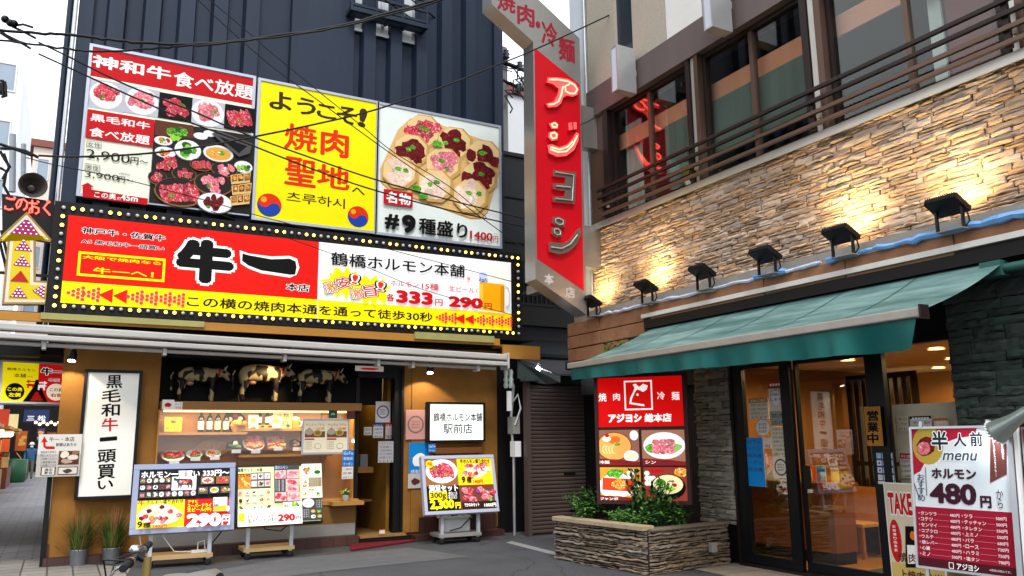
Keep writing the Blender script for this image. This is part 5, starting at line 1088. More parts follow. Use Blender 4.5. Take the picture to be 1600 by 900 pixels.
def s1(A, P, a0, a1, b0, b1):
    A.rect(Z8(84, 66), Z8(800, 300), P['16181c']); A.poly([(a0, b0), (a1, b0), (a1, b0+(b1-b0)*.47), (a0, b0+(b1-b0)*.47)], P['f0de28'], True)
    A.rect(Z8(446, 292), Z8(798, 520), P['c81c1c']); A.poly([(a0, b1), (a1, b1), (a1, b0+(b1-b0)*.47), (a0, b0+(b1-b0)*.47)], P['16181c'], True)
    A.text('ホルモン一頭買い', Z8(106, 84), Z8(560, 126), P['white'], .03); A.text('333円〜', Z8(586, 72), Z8(792, 116), P['white'], .035)
    picgrid(A, P, Z8(94, 134), Z8(338, 178), 5, 1, ['mixed', 'meat', 'meat2', 'pale_meat', 'meat'], 'dgrey', seed=1); picgrid(A, P, Z8(90, 190), Z8(336, 232), 5, 1, ['plate', 'meat2', 'meat', 'liver'], 'dgrey', seed=2); picgrid(A, P, Z8(86, 246), Z8(530, 288), 9, 1, ['meat2', 'meat', 'pale_meat', 'liver'], 'dgrey', seed=3)
    A.rect(Z8(344, 134), Z8(528, 232), P['white'])
    A.poly([Z8(352, 146), Z8(364, 140), Z8(384, 148), Z8(400, 146), Z8(490, 150), Z8(502, 160), Z8(504, 196), Z8(498, 226), Z8(492, 226), Z8(488, 200), Z8(476, 196), Z8(470, 226), Z8(464, 226), Z8(462, 198), Z8(420, 198), Z8(414, 228), Z8(408, 228), Z8(404, 196), Z8(396, 226), Z8(390, 226), Z8(388, 188), Z8(376, 166), Z8(358, 164)], P['3a3a3c'])
    for (x, y, m) in ((430, 166, 'meat'), (462, 166, 'meat'), (480, 176, 'liver'), (410, 172, 'meat2'), (445, 182, 'mixed')): A.blob(Z8(x, y), 3.4, 2.6, P[m])
    picgrid(A, P, Z8(562, 128), Z8(792, 194), 2, 1, ['meat', 'pale_meat'], 'wood', seed=4); picgrid(A, P, Z8(542, 210), Z8(798, 268), 3, 1, ['mixed', 'soup', 'mixed'], 'dgrey', seed=6)
    A.text('牛', Z8(78, 322), Z8(130, 362), P['b01818'], .03); A.text('ホルモン盛り合わせ', Z8(144, 320), Z8(430, 342), P['black'], .03)
    A.blob(Z8(250, 430), 36, 18, P['f0dcb0'], n=16, j=.15); q = random.Random(5)
    for k in range(26): A.blob(Z8(250+q.uniform(-150, 150), 430+q.uniform(-62, 60)), 5.2, 4.2, P[q.choice(['meat', 'meat2', 'pale_meat', 'liver', 'mixed'])], rnd=q)
    A.text('9', Z8(72, 484), Z8(110, 532), P['black'], .04); A.text('種', Z8(118, 490), Z8(174, 532), P['black'], .03); A.text('1400円', Z8(196, 508), Z8(300, 532), P['c02020'], .02)
    A.text('アサヒ', Z8(466, 318), Z8(540, 340), P['yellow'], .03); A.text('スーパードライ', Z8(462, 346), Z8(646, 372), P['yellow'], .03); A.text('生ビール(中)', Z8(460, 378), Z8(646, 406), P['yellow'], .03)
    A.poly([Z8(662, 296), Z8(770, 292), Z8(768, 400), Z8(660, 404)], P['e8e8ea']); A.poly([Z8(662, 360), Z8(766, 358), Z8(766, 398), Z8(660, 402)], P['e0b018']); A.text('Asahi', Z8(664, 340), Z8(704, 366), P['blue'], .04, shear=.2); A.ell(Z8(776, 382), 2.6, 4.4, P['plate'])
    A.text('290', Z8(456, 424), Z8(722, 516), P['white'], .07); A.text('円', Z8(728, 446), Z8(790, 508), P['white'], .03); A.text('(税別)', Z8(728, 426), Z8(794, 442), P['white'], .01)
grey_f = mk('lilac_grey_frame', '8e98b4', .45, 0, 0, .05, 4.)
th1, f1 = screen('pale grey framed menu screen with 290 yen beer, nearest the bicycle', -5, 14, (1.6, 12.15, .75), [(210, 726), (367.6, 723), (366, 828), (201, 836)], .075, grey_f, .26, s1, 'screen', (-.42, .33), mk('plywood_deck', 'b09468', .6, 0, 0, .12, 4.), mk('white_steel_leg', 'b4bac0', .4, .2))
def s2(A, P, a0, a1, b0, b1):
    w_, h_ = a1-a0, b1-b0; A.poly([(a0, b0), (a1, b0), (a1, b1), (a0, b1)], P['dce4a8'], True)
    A.text('鶴橋ホルモン本舗', Z8(852, 60), Z8(1052, 84), P['3a4a3a'], .03); A.text('(税抜価格)', Z8(1070, 66), Z8(1112, 76), P['dgrey'])
    A.rect(Z8(856, 100), Z8(956, 220), P['6a3a1c']); A.rect(Z8(858, 128), Z8(954, 218), P['e08a30'])
    for k in range(6): A.blob(Z8(880+(k % 3)*26, 150+(k//3)*40), 4.4, 6, P[['orange', 'mixed'][k % 2]], rot=60)
    A.text('ホルモン', Z8(860, 106), Z8(950, 124), P['gold'], .03)
    A.rect(Z8(958, 92), Z8(1116, 212), P['4a4a44']); picgrid(A, P, Z8(960, 96), Z8(1114, 208), 3, 2, ['meat', 'liver', 'meat2', 'pale_meat'], 'b8b8b0', seed=8)
    picgrid(A, P, Z8(850, 232), Z8(1118, 400), 5, 3, ['meat', 'meat2', 'liver', 'pale_meat'], None, seed=9, gap=.2)
    for j in range(3):
        for k in range(5): A.text('ホルモン', Z8(854+k*54, 278+j*58), Z8(896+k*54, 286+j*58), P['dgrey'])
    A.rect(Z8(1132, 44), Z8(1334, 330), P['3c3c3c']); A.text('塩ホルモン', Z8(1140, 48), Z8(1240, 72), P['8ca8c8'], .03)
    for (x0, y0, x1, y1, m) in ((1138, 84, 1226, 146, 'meat2'), (1232, 80, 1326, 144, 'meat2'), (1222, 152, 1328, 196, 'meat'), (1222, 202, 1326, 246, 'meat2'), (1140, 256, 1228, 322, 'meat'), (1234, 252, 1330, 318, 'meat2')):
        A.rect(Z8(x0, y0), Z8(x1, y1), P['d8a8a4']); q = random.Random(x0)
        for k in range(7): A.blob(Z8(q.uniform(x0+16, x1-16), q.uniform(y0+14, y1-14)), 4.6, 3.4, P[m], rnd=q)
    for k in range(9): A.text('タン塩　580', Z8(1140, 158+k*10), Z8(1208, 165+k*10), P['c8c8c8'])
    A.rect(Z8(1344, 36), Z8(1506, 296), P['f0ecc8']); A.ell(Z8(1386, 84), 10, 8, P['plate']); dish(A, P, Z8(1386, 84), 9, 7, 'mixed', None, 1); A.text('サイド', Z8(1444, 56), Z8(1490, 80), P['4a6a3a'], .03); A.ell(Z8(1466, 98), 5, 3, P['dgreen']); A.rect(Z8(1396, 140), Z8(1500, 210), P['9a8a70'])
    for k in range(4): A.text('ミックス 680', Z8(1400, 148+k*16), Z8(1496, 158+k*16), P['4a3a2a'])
    for (x, y, m) in ((1372, 268, 'mixed'), (1470, 266, 'greens'), (1420, 236, 'mixed'), (1370, 206, 'mixed'), (1372, 178, 'mixed')): dish(A, P, Z8(x, y), 6, 4, m, 'plate', x)
    A.rect(Z8(1344, 304), Z8(1506, 470), P['3a3a3a']); dish(A, P, Z8(1394, 342), 9.6, 7.4, 'pale_meat', 'plate', 4); picgrid(A, P, Z8(1406, 386), Z8(1506, 464), 2, 2, ['mixed', 'soup', 'greens'], 'dgrey', seed=11)
    for k in range(4): A.text('ハラミ', Z8(1452, 318+k*16), Z8(1500, 328+k*16), P['c8c8c8']); A.text('チヂミ', Z8(1354, 392+k*17), Z8(1400, 403+k*17), P['c8c8c8'])
    A.rect(Z8(1198, 336), Z8(1340, 400), P['f4f4f0']); dish(A, P, Z8(1226, 372), 6, 5, 'mixed', None, 3); dish(A, P, Z8(1286, 362), 8, 6, 'greens', None, 5)
    A.rect(Z8(846, 392), Z8(1346, 500), P['eef0e4']); A.poly([Z8(850, 392), Z8(900, 390), Z8(898, 490), Z8(848, 494)], P['e4e4dc']); A.poly([Z8(852, 424), Z8(898, 422), Z8(897, 488), Z8(850, 490)], P['d0c018'])
    A.text('アサヒスーパードライ', Z8(918, 444), Z8(1142, 458), P['black'], .03); A.text('生ビール(中)', Z8(918, 468), Z8(1144, 492), P['black'], .02); A.text('290', Z8(1154, 430), Z8(1290, 480), P['red'], .06); A.text('円', Z8(1296, 444), Z8(1336, 470), P['red'], .03)
dk_f = mk('black_screen_frame', '1c1e20', .35); th2, f2_ = screen('black framed menu screen full of small meat pictures on pale green, second from the bicycle', -1, 14, (2.8, 12.3, .75), [(369, 727), (500.5, 723.5), (506, 817), (367, 824)], .032, dk_f, .3, s2, 'screentwo', (-.32, .30), mk('plywood_deck', 'b09468', .6), mk('white_steel_leg', 'b4bac0', .4, .2))
def s3(A, P, a0, a1, b0, b1):
    mx = fr3.px(*Z7(543, 545))[0]; my = fr3.px(*Z7(600, 543))[1]
    A.poly([(a0, my), (mx, my), (mx, b1), (a0, b1)], P['8a5a34'], True); A.poly([(mx, my), (a1, my), (a1, b1), (mx, b1)], P['f0d018'], True); A.poly([(a0, b0), (mx, b0), (mx, my), (a0, my)], P['14100f'], True); A.poly([(mx, b0), (a1, b0), (a1, my), (mx, my)], P['6a3a2a'], True)
    A.ell(Z7(476, 490), 25, 19, P['plate']); dish(A, P, Z7(476, 490), 24, 17, 'slices', None, 3); dish(A, P, Z7(470, 484), 18, 12, 'meat', None, 4); A.ell(Z7(428, 463), 6, 6, P['f0d018']); A.text('特盛', Z7(418, 455), Z7(438, 470), P['red'], .03)
    A.text('満足セット', Z7(424, 545), Z7(540, 568), P['white'], .045); A.rect(Z7(426, 572), Z7(498, 600), P['f0d018']); A.text('300g', Z7(430, 575), Z7(494, 600), P['black'], .03)
    for k, s_ in enumerate(('ロース', 'バラカルビ', 'ホルモン')): A.text('●'+s_, Z7(502, 572+k*9), Z7(536, 580+k*9), P['white'], .02)
    A.text('2,300', Z7(428, 604), Z7(526, 640), P['f8e020'], .06); A.text('円', Z7(528, 612), Z7(550, 636), P['f8e020'], .04)
    A.text('牛ホルモン盛り合わせ', Z7(546, 444), Z7(664, 458), P['black'], .03); A.blob(Z7(610, 490), 22, 13, P['f0dcb0']); q = random.Random(9)
    for k in range(20): A.blob(Z7(610+q.uniform(-48, 50), 488+q.uniform(-26, 26)), 4.6, 3.8, P[q.choice(['meat', 'meat2', 'pale_meat', 'liver', 'mixed'])], rnd=q)
    A.text('9', Z7(552, 512), Z7(568, 536), P['black'], .05); A.text('種', Z7(571, 514), Z7(592, 536), P['black'], .03); A.text('1400円', Z7(598, 524), Z7(636, 537), P['red'], .03)
    for k in range(16): A.blob(Z7(616+q.uniform(-54, 60), 582+q.uniform(-28, 26)), 6.4, 5, P[q.choice(['meat2', 'meat', 'meat2'])], rnd=q)
    A.ell(Z7(616, 568), 3, 3, P['8a3a9a']); A.blob(Z7(664, 602), 4, 3, P['greens']); A.rect(Z7(554, 612), Z7(690, 632), P['2a1814']); A.text('でかのみセット', Z7(562, 616), Z7(622, 628), P['white'], .03); A.text('1000円', Z7(640, 616), Z7(688, 629), P['white'], .03)
fr3 = FY((5.8, 12.3, .75), -3, 14)
th3, f3_ = screen('white framed menu screen with a 2,300 yen meat set beside the red mat', -3, 14, (5.8, 12.3, .75), [(657, 713), (770.5, 710), (780.5, 799.5), (664.5, 805)], .055, mk('lilac_white_frame', 'b4b8cc', .45, 0, 0, .04, 4.), .3, s3, 'screenthree', (-.28, .36), mk('grey_deck', '8a8a88', .6), mk('white_steel_leg', 'b4bac0', .4, .2))
t = thing('plastic_bin', 'white plastic lidded box standing on the deck of the white menu screen', 'box', (5.85, 12.6, .165)); b = MB(); b.box((5.62, 12.5, .163), (6.1, 12.75, .38), mk('white_plastic', 'c4c6c4', .4)); b.build('body', t, .03)
b = MB(); b.box((5.6, 12.48, .38), (6.12, 12.77, .42), mk('white_plastic', 'c4c6c4', .4)); b.box((5.8, 12.58, .42), (5.9, 12.66, .47), black); b.build('lid', t, .01)
t = thing('power_strip', 'white extension lead lying on the deck of the pale grey menu screen', 'power strip', (1.95, 12.3, .165)); MB().box((1.72, 12.28, .163), (1.98, 12.34, .2), wht).build('socket_bar', t)
for pts in (((1.72, 12.31, .18), (1.5, 12.3, .2), (1.35, 12.27, .4), (1.3, 12.25, .7)), ((1.9, 12.3, .2), (1.88, 12.3, .32), (1.8, 12.3, .3), (1.8, 12.3, .2)), ((1.1, 12.3, .2), (1.05, 12.3, .45), (.98, 12.28, .7))): MB().tube(pts, .008, wht, 6).build('cable', t)
for lab, pts in (('black cable sagging from the pale grey screen to the plinth', [(2.25, 12.28, .72), (2.15, 12.4, .45), (1.98, 12.7, .14), (1.9, 12.95, .02)]), ('black cable trailing behind the black framed screen', [(2.6, 12.42, .7), (2.75, 12.5, .4), (3.0, 12.6, .35), (3.25, 12.6, .55), (3.3, 12.55, .7)]), ('black cable drooping from the white framed screen to the plastic box', [(6.1, 12.42, .72), (6.08, 12.45, .4), (5.9, 12.45, .24), (5.7, 12.46, .2)])):
    recenter(tag(MB().tube(pts, .009, black, 6).build('power_cable'), lab, 'cable'))
# ================================================================== right building: stone clad upper wall, window band, awning, glazed entrance
stone_m = mk('ledge_stone', 'ba9c7e', .85, 0, 0, .3, 3.5, .3, 60., (1, .7, 1.8), island=.26)
stone_bk = mk('stone_joint', '2a221a', .95, 0, 0, .1, 5.)
dstone_m = mk('dark_slate_stone', '36443f', .7, 0, 0, .25, 6., .3, 40., (1, .5, 2.5), island=.25)  # greenish tint puts the light coming through the awning into the stone colour
pil_m = mk('pale_slate_stone', '8a8478', .8, 0, 0, .25, 7., .35, 45., (1, .5, 2.5), island=.3)
fascia = mk('weathered_bronze_band', '625856', .6, .1, 0, .22, 1.5, .05, 10., (1, 1, .15))
bronze = mk('bronze_frame', '5c4a40', .38, .5, 0, .12, 3.)
bronze_d = mk('dark_bronze', '2c2422', .4, .4, 0, .1, 3.)
rock = mk('brown_moulded_rock', '8a6248', .8, 0, 0, .25, 5., .6, 14.)
sillm = mk('pale_metal_sill', 'b8b4ac', .35, .5, 0, .12, 4.)
XB = 7.95; fb = FB(XB)           # frame a = -Y
bB = thing('barbecue_restaurant', 'right-hand restaurant building with tan ledge-stone wall, bronze window band and glazed entrance', 'building', (8.5, 6.5, 0))
b = MB(); ledgestone(b, fb, -11.35, -1.2, 3.82, 5.22, stone_m, seed=5, back=stone_bk, rh=(.04, .08), ln=(.16, .5), dep=(.028, .06), gap=.006); b.build('stone_cladding', bB)
b = MB(); b.box((7.84, 1.0, 5.225), (8.2, 11.42, 5.31), sillm); b.box((7.83, 1.0, 5.2), (7.85, 11.42, 5.24), sillm); b.build('window_sill', bB)
b = MB(); b.box((7.86, 1.0, 3.66), (7.99, 11.9, 3.815), concrete); b.build('mortar_strip', bB)
b = MB()    # moulded rock beam with grooves under the floodlights
q = random.Random(2); y = 1.0
for z0, z1 in ((3.42, 3.655), (3.2, 3.415), (2.97, 3.195)):
    y = 1.0
    while y < 11.95:
        L = q.uniform(.7, 1.6); y2 = min(11.95, y+L)
        if z1 < 3.42 and y < 9.79: y2 = max(y2, 9.79) if y2 > 9.0 else y2
        if not (z1 < 3.42 and y < 9.78): b.box((7.73+q.uniform(0, .015), y+.004, z0+.004), (8.0, y2-.004, z1-.004), rock)
        y = y2
b.build('rock_beam', bB, .012)
b = MB(); b.box((8.05, 1.0, 2.66), (8.2, 9.7, 3.66), black); b.box((8.0, 8.95, 2.4), (8.3, 11.95, 3.0), black); b.box((8.45, 8.98, 0), (8.6, 12.55, 2.66), black); b.box((8.201, 9.6, 2.66), (8.3, 11.95, 5.2), black); b.box((8.0, 11.36, 3.0), (8.2, 11.95, 3.66), rock); b.build('backing_wall', bB)
# white column at the far corner
b = MB(); b.box((7.96, 11.42, 3.83), (8.35, 11.95, 14), mk('white_column', 'ccd4de', .5, 0, 0, .05, 2.)); b.build('corner_column', bB)
# fascia band with stains and upper pale panels
b = MB(); b.box((7.84, 1, 7.27), (8.3, 11.3, 7.78), fascia); b.build('fascia_band', bB)
marble = mk('pale_stone_panel', 'a9a294', .5, 0, 0, .12, 18., .05, 30.)
b = MB()
for y0, y1 in ((10.45, 11.3), (9.12, 9.98)): MB().box((7.9, y0, 7.785), (8.3, y1-.01, 14), marble).build('stone_panel', bB)
b = MB(); b.box((7.95, 9.985, 7.785), (8.3, 10.445, 14), mk('upper_dark_glass', '39424c', .08, .3)); b.build('upper_window', bB)
b = MB(); b.box((7.9, 8.3, 7.785), (8.3, 9.11, 14), mk('sky_glare_panel', 'd8d8d4', .4, 0, 0, .05, 3.)); b.box((7.9, 1, 7.785), (8.3, 8.29, 14), mk('grey_panel', '8f8c88', .5, 0, 0, .1, 3.)); b.build('upper_panel', bB)  # white of the first panel stands in for sky reflected in it
# window band
wglass = glass('tinted_window_glass', (.86, .9, .88), .0, .015, 1.0)
def win(y0, y1, split=True, lab=None):
    wn = MB(); f = FB(8.0); a0, a1 = -y1, -y0
    wn.frame(f, a0, a1, 5.32, 7.26, .06, -.06, .04, bronze_d)
    m_ = (a0+a1)/2
    if split: wn.fbox(f, m_-.035, m_+.035, 5.38, 7.2, -.05, .03, bronze)
    wn = wn.build('window', bB)
    MB().fbox(f, a0+.06, a1-.06, 5.38, 7.2, -.012, -.004, wglass).build('pane', wn)
def mullion(y0, y1):
    b = MB(); n = 3; w_ = (y1-y0)/n
    for k in range(n): b.box((7.86+.03*(k % 2), y0+k*w_+.006, 5.312), (8.1, y0+(k+1)*w_-.006, 7.268), [bronze, sillm, bronze_d][k])
    b.build('mullion', bB)
cuts = [10.72, 8.70, 8.42, 6.52, 6.2, 4.13, 3.88, 1.3]
for i in range(0, 8, 2): win(cuts[i+1], cuts[i])
mullion(8.42, 8.70); mullion(6.2, 6.52); mullion(3.88, 4.13)
b = MB(); b.box((7.86, 10.72, 5.312), (8.1, 10.86, 7.268), bronze_d); b.box((7.9, 10.86, 5.312), (8.3, 11.3, 7.268), bronze); b.build('window_jamb', bB)
# room behind the window band
room_w = mk('upstairs_wall', '2c2e2c', .8, 0, 0, .15, 1.); b = MB(); b.box((10.6, 1, 5.3), (10.7, 11.3, 7.8), room_w); b.box((8.1, 11.2, 5.3), (10.6, 11.3, 7.3), mk('upstairs_end_wall', '6a5a4c', .8)); b.box((8.3, 1, 7.27), (10.6, 11.2, 7.35), mk('upstairs_ceiling', '4a423c', .8)); b.box((8.2, 1, 5.2), (10.6, 11.2, 5.31), mk('upstairs_floor', '3a2c20', .7)); b.build('upstairs_room', bB)
b = MB(); b.box((8.14, 1, 6.56), (8.17, 11.2, 6.84), mk('salmon_valance', 'e89a78', .7, 0, 0, .08, 2.)); b.build('window_valance', bB)
b = MB(); b.box((8.1, 6.6, 5.75), (8.11, 9.5, 6.55), mk('insect_screen', '6c746c', .7, 0, 0, .06, 60., 0, 1., (1, 1, .1))); b.build('window_screen', bB)
b = MB(); vs = []; y = 10.66
for k in range(25): vs += [(8.22+.02*math.sin(k*1.9), 10.68-k*.018, 5.33), (8.22+.02*math.sin(k*1.9), 10.68-k*.018, 7.0)]
b.add(vs, [(2*k, 2*k+1, 2*k+3, 2*k+2) for k in range(24)], mk('pale_curtain', 'b8b4ac', .8)); b.build('curtain', bB)
b = MB(); b.box((8.5, 8.75, 5.31), (10.3, 9.6, 5.6), mk('yellow_sofa', 'a8a838', .7)); b.box((8.45, 7.0, 5.31), (9.4, 8.3, 5.55), mk('blue_table', '2a3a58', .5)); b.box((8.3, 4.4, 5.31), (8.34, 4.9, 6.9), mk('red_pillar', '7a3024', .6)); b.box((8.3, 4.95, 5.31), (8.33, 5.1, 6.9), wht); b.build('upstairs_furniture', bB)
t = thing('white_cup', 'white paper cup on the inner sill of the upstairs window', 'cup', (8.12, 9.05, 5.312)); MB().lathe((8.16, 9.05, 5.312), [(.05, 0), (.07, .2), (.065, .2)], wht, 14).build('cup', t)
t = thing('cutlery_pot', 'small white pot beside the paper cup on the upstairs sill', 'pot', (8.16, 8.85, 5.312)); MB().lathe((8.16, 8.86, 5.312), [(.05, 0), (.055, .12), (.045, .12)], wht, 12).build('pot', t)
# railing
rl = thing('window_railing', 'four-bar dark bronze railing running in front of the upstairs windows', 'railing', (7.72, 6, 5.35)); 
for k, z in enumerate((5.36, 5.51, 5.66, 5.8)):
    m = bronze if k < 2 else bronze_d; MB().box((7.70, 1.0, z-.02), (7.745, 10.88, z+.03), m).build('rail', rl, .006)
for yy in (10.75, 8.56, 6.36, 4.0, 2): MB().box((7.746, yy-.03, 5.32), (7.79, yy+.03, 5.83), bronze_d).build('rail_post', rl); MB().box((7.79, yy-.02, 5.5), (8.0, yy+.02, 5.54), sillm).build('rail_bracket', rl)
# two projecting white lightboxes on the fascia
for y_, x0, z0, z1, lb in ((9.86, 7.42, 7.17, 7.93, 'unlit white projecting lightbox over the far upstairs window'), (7.66, 7.4, 7.2, 8.1, 'unlit white projecting lightbox near the top edge over the middle upstairs window')):
    t = thing('projecting_lightbox', lb, 'light', (x0+.2, y_, z0)); MB().box((x0, y_-.08, z0), (x0+.36, y_+.08, z1), mk('opal_panel', 'c2c8d2', .4, 0, 0, .04, 3.)).build('diffuser', t, .006)
    b = MB(); f = FB(x0); b.frame(f, -y_-.085, -y_+.085, z0-.01, z1+.01, .02, -.365, .008, alum); b.build('frame', t); MB().box((x0+.366, y_-.03, (z0+z1)/2-.05), (7.84, y_+.03, (z0+z1)/2+.05), alum).build('bracket', t)

# ---- floodlights on the ledge
fl_m = mk('floodlight_black', '14161a', .4, .2, 0, .05, 5.)
spec = [(10.98, True, 'lit floodlight at the far end of the ledge beside the red blade sign'), (9.52, True, 'lit floodlight second from the far end, above the left end of the awning'), (8.28, False, 'unlit floodlight next to the two lit ones, third from the far end'), (7.12, False, 'unlit floodlight in the middle of the stone wall, on blue tape'),
        (5.98, True, 'lit floodlight throwing a warm patch, fifth from the far end'), (4.7, True, 'nearest lit floodlight with the brightest patch on the stone')]
def flood(y_, on, lb):
    t = thing('floodlight', lb, 'floodlight', (7.66, y_, 3.66), 'floodlights on the ledge'); W = .17 if y_ < 8 else .155
    c = Vector((7.60, y_, 3.90)); ax = Vector((.46, 0, .89)).normalized(); s_ = Vector((0, 1, 0)); v = ax.cross(s_).normalized()
    f = Fr(c, s_, v if v.z > 0 else -v); n = f.n if f.n.z > 0 else -f.n
    hb = .125
    def P(a, b_, d): return c + s_*a + v*b_ + n*d
    b = MB(); vs = [P(-W, -hb, -.03), P(W, -hb, -.03), P(W, hb, -.03), P(-W, hb, -.03), P(-W, -hb, .03), P(W, -hb, .03), P(W, hb, .03), P(-W, hb, .03)]; b.hexa(vs, fl_m)
    for k in range(14): a = -W+.02+k*(2*W-.04)/13; b.hexa([P(a-.005, hb+.001, -.03), P(a+.005, hb+.001, -.03), P(a+.005, hb+.018, -.03), P(a-.005, hb+.018, -.03), P(a-.005, hb+.001, .03), P(a+.005, hb+.001, .03), P(a+.005, hb+.018, .03), P(a-.005, hb+.018, .03)], fl_m)
    b.build('housing', t)
    b = MB(); b.add([P(-W*.85, -hb*.8, .033), P(W*.85, -hb*.8, .033), P(W*.85, hb*.8, .033), P(-W*.85, hb*.8, .033)], [(0, 1, 2, 3)], mk('flood_led', 'ffd890', .4, 0, 14., 0) if on else mk('flood_led_off', '9a9a98', .2)); b.build('led_window', t)
    b = MB()
    for sy in (-1, 1): MB().box((7.60, y_+sy*W*.8-.012, 3.657), (7.63, y_+sy*W*.8+.012, 3.90), fl_m).build('leg', t)
    b.tube([(7.66, y_-W*.7, 3.66), (7.68, y_-W*.95, 3.72), (7.66, y_-W*.9, 3.84)], .009, fl_m, 6); b.build('power_lead', t)
    b = MB(); b.box((7.58, y_-W*.85, 3.646), (7.83, y_+W*.85, 3.655), concrete); b.build('foot_plate', t)
    if on:
        l_ = bpy.data.objects.new('flood_lamp', bpy.data.lights.new('flood_lamp', 'AREA')); COL.objects.link(l_); l_.parent = t; l_.data.shape = 'RECTANGLE'; l_.data.size = .26; l_.data.size_y = .18; l_.data.energy = 4.5 if y_ > 8 else 6; l_.data.color = (1, .72, .34); l_.data.spread = R(140)
        l_.location = tuple(c+n*.05-Vector((7.66, y_, 3.66))); l_.rotation_euler = n.to_track_quat('-Z', 'Y').to_euler()
for s_ in spec: flood(*s_)
t = thing('blue_tape', 'crumpled pale blue plastic sheeting along the ledge under the floodlights', 'tape'); bt = mk('blue_plastic', '6c9ccf', .25, 0, 0, .15, 8., .3, 20.); wt = mk('white_plastic_film', 'b4c0d4', .3, 0, 0, .15, 9., .4, 30.)
def crumple(y0, y1, z, r_, m, seed):
    q = random.Random(seed); pts = []; rr = []; y = y0
    while y < y1: pts.append(Vector((7.72+q.uniform(-.02, .02), y, z+q.uniform(-.012, .02)))); rr.append(r_*q.uniform(.5, 1.25)); y += q.uniform(.06, .16)
    b = MB(); b.ring(pts, rr, 7, False, m); return b
crumple(2.0, 6.4, 3.665, .042, bt, 1).build('blue_strip', t); crumple(6.9, 7.5, 3.67, .04, bt, 4).build('blue_strip', t); crumple(6.4, 11.3, 3.66, .028, wt, 2).build('white_film', t)

# ---- green folding awning
ga = thing('green_awning', 'faded green canvas folding awning with a hanging valance over the glazed entrance', 'awning', (7.1, 7, 2.6))
grn = mk('faded_green_canvas', '405f5d', .85, 0, 0, .1, 1.8, .1, 9., (2.4, .5, 1), col2='6d8c8a'); teal = mk('teal_valance', '0a5854', .55, 0, 0, .14, 1.5, .08, 4.)
Y0, Y1 = 4.3, 9.71
Bk = [(7.88, 3.33), (6.36, 2.70)]; b = MB(); nx, ny = 30, 8; vs = []
for i in range(nx+1):
    for j in range(ny+1):
        u_ = j/ny; sag = .05*math.sin(math.pi*u_)+.012*math.sin(i*1.1)*u_; vs.append((7.88-1.52*u_, Y1+(Y0-Y1)*i/nx, 3.33-.63*u_-sag))
N = ny+1; b.add(vs, [(i*N+j, i*N+j+1, (i+1)*N+j+1, (i+1)*N+j) for i in range(nx) for j in range(ny)], grn, True)
seam = mk('canvas_seam', '33524f', .85)
for i in (4.5, 9.6, 14.7, 19.8, 24.9):        # sewn joins between the cloth widths
    for j in range(ny):
        P_ = []
        for i_, j_ in ((i-.05, j), (i+.05, j), (i+.05, j+1), (i-.05, j+1)):
            u_ = j_/ny; P_.append((7.88-1.52*u_, Y1+(Y0-Y1)*i_/nx, 3.33-.63*u_-.05*math.sin(math.pi*u_)-.012*math.sin(i_*1.1)*u_+.006))
        b.add(P_, [(0, 1, 2, 3)], seam)
b.build('canopy', ga)
b = MB(); b.box((6.30, Y0-.06, 2.635), (6.38, Y1+.05, 2.72), mk('awning_bar', '9a948c', .45, .3, 0, .15, 5.)); b.build('front_bar', ga, .012)
b = MB(); b.box((6.28, Y0-.08, 2.62), (6.40, Y0-.062, 2.74), bronze_d); b.build('bar_cap', ga); b = MB(); b.box((6.28, Y1+.052, 2.62), (6.40, Y1+.07, 2.74), bronze_d); b.build('bar_cap', ga)
b = MB(); vs = []; n = 110
for i in range(n+1):
    y = Y1+(Y0-Y1)*i/n; hh = .155+.11*(i/n)
    for j in range(5):
        w_ = (j/4); vs.append((6.33+w_*(.03*math.sin(i*.32)+.018*math.sin(i*.83+1)+.012*math.sin(i*2.1)*(1 if (i//9) % 3 == 0 else .2)+ (.07*math.sin((i-95)*.28) if i > 92 else 0)), y, 2.632-hh*w_))
b.add(vs, [(i*5+j, i*5+j+1, (i+1)*5+j+1, (i+1)*5+j) for i in range(n) for j in range(4)], teal, True)
vb = b.build('valance', ga)
b = MB(); b.box((7.70, 3.6, 3.46), (7.86, 9.8, 3.52), mk('cassette_white', 'c8c6c0', .4, 0, 0, .1, 5.)); b.box((7.74, 3.0, 3.30), (7.86, 9.78, 3.455), black); b.box((7.70, 1.2, 3.461), (7.86, 3.6, 3.521), mk('cassette_white', 'c8c6c0', .4)); b.build('cassette', ga)
for yy in (4.9, 8.9):
    b = MB(); b.tube([(7.8, yy, 3.1), (7.1, yy-.75 if yy > 6 else yy+.15, 2.84), (6.42, yy, 2.655)], .035, mk('awning_arm_green', '2c5850', .5), 8); b.build('folding_arm', ga)
b = MB(); b.tube([(7.75, 1.2, 3.2), (7.75, 5.2, 3.2)], .045, mk('awning_arm_green', '2c5850', .5), 10); b.box((7.68, 4.3, 3.13), (7.82, 4.5, 3.28), mk('awning_arm_green', '2c5850', .5)); b.build('torsion_bar', ga)
t = thing('ivy_sprig', 'small green ivy sprig growing out of the brown beam left of the awning', 'plant', (7.7, 10.6, 3.1)); b = MB(); q = random.Random(12); ivm = mk('ivy_leaf', '4a7a2a', .6, 0, 0, .3, 12.)
for k in range(150): yy = 10.75-abs(q.gauss(0, .45)); leaf(b, (7.66+q.uniform(-.05, .05), yy, 3.02+q.uniform(-.1, .14)), (q.uniform(-1, 0), q.uniform(-1, 1), q.uniform(-.6, .8)), q.uniform(.05, .1), .025, ivm, .3)
b.build('leaves', t)

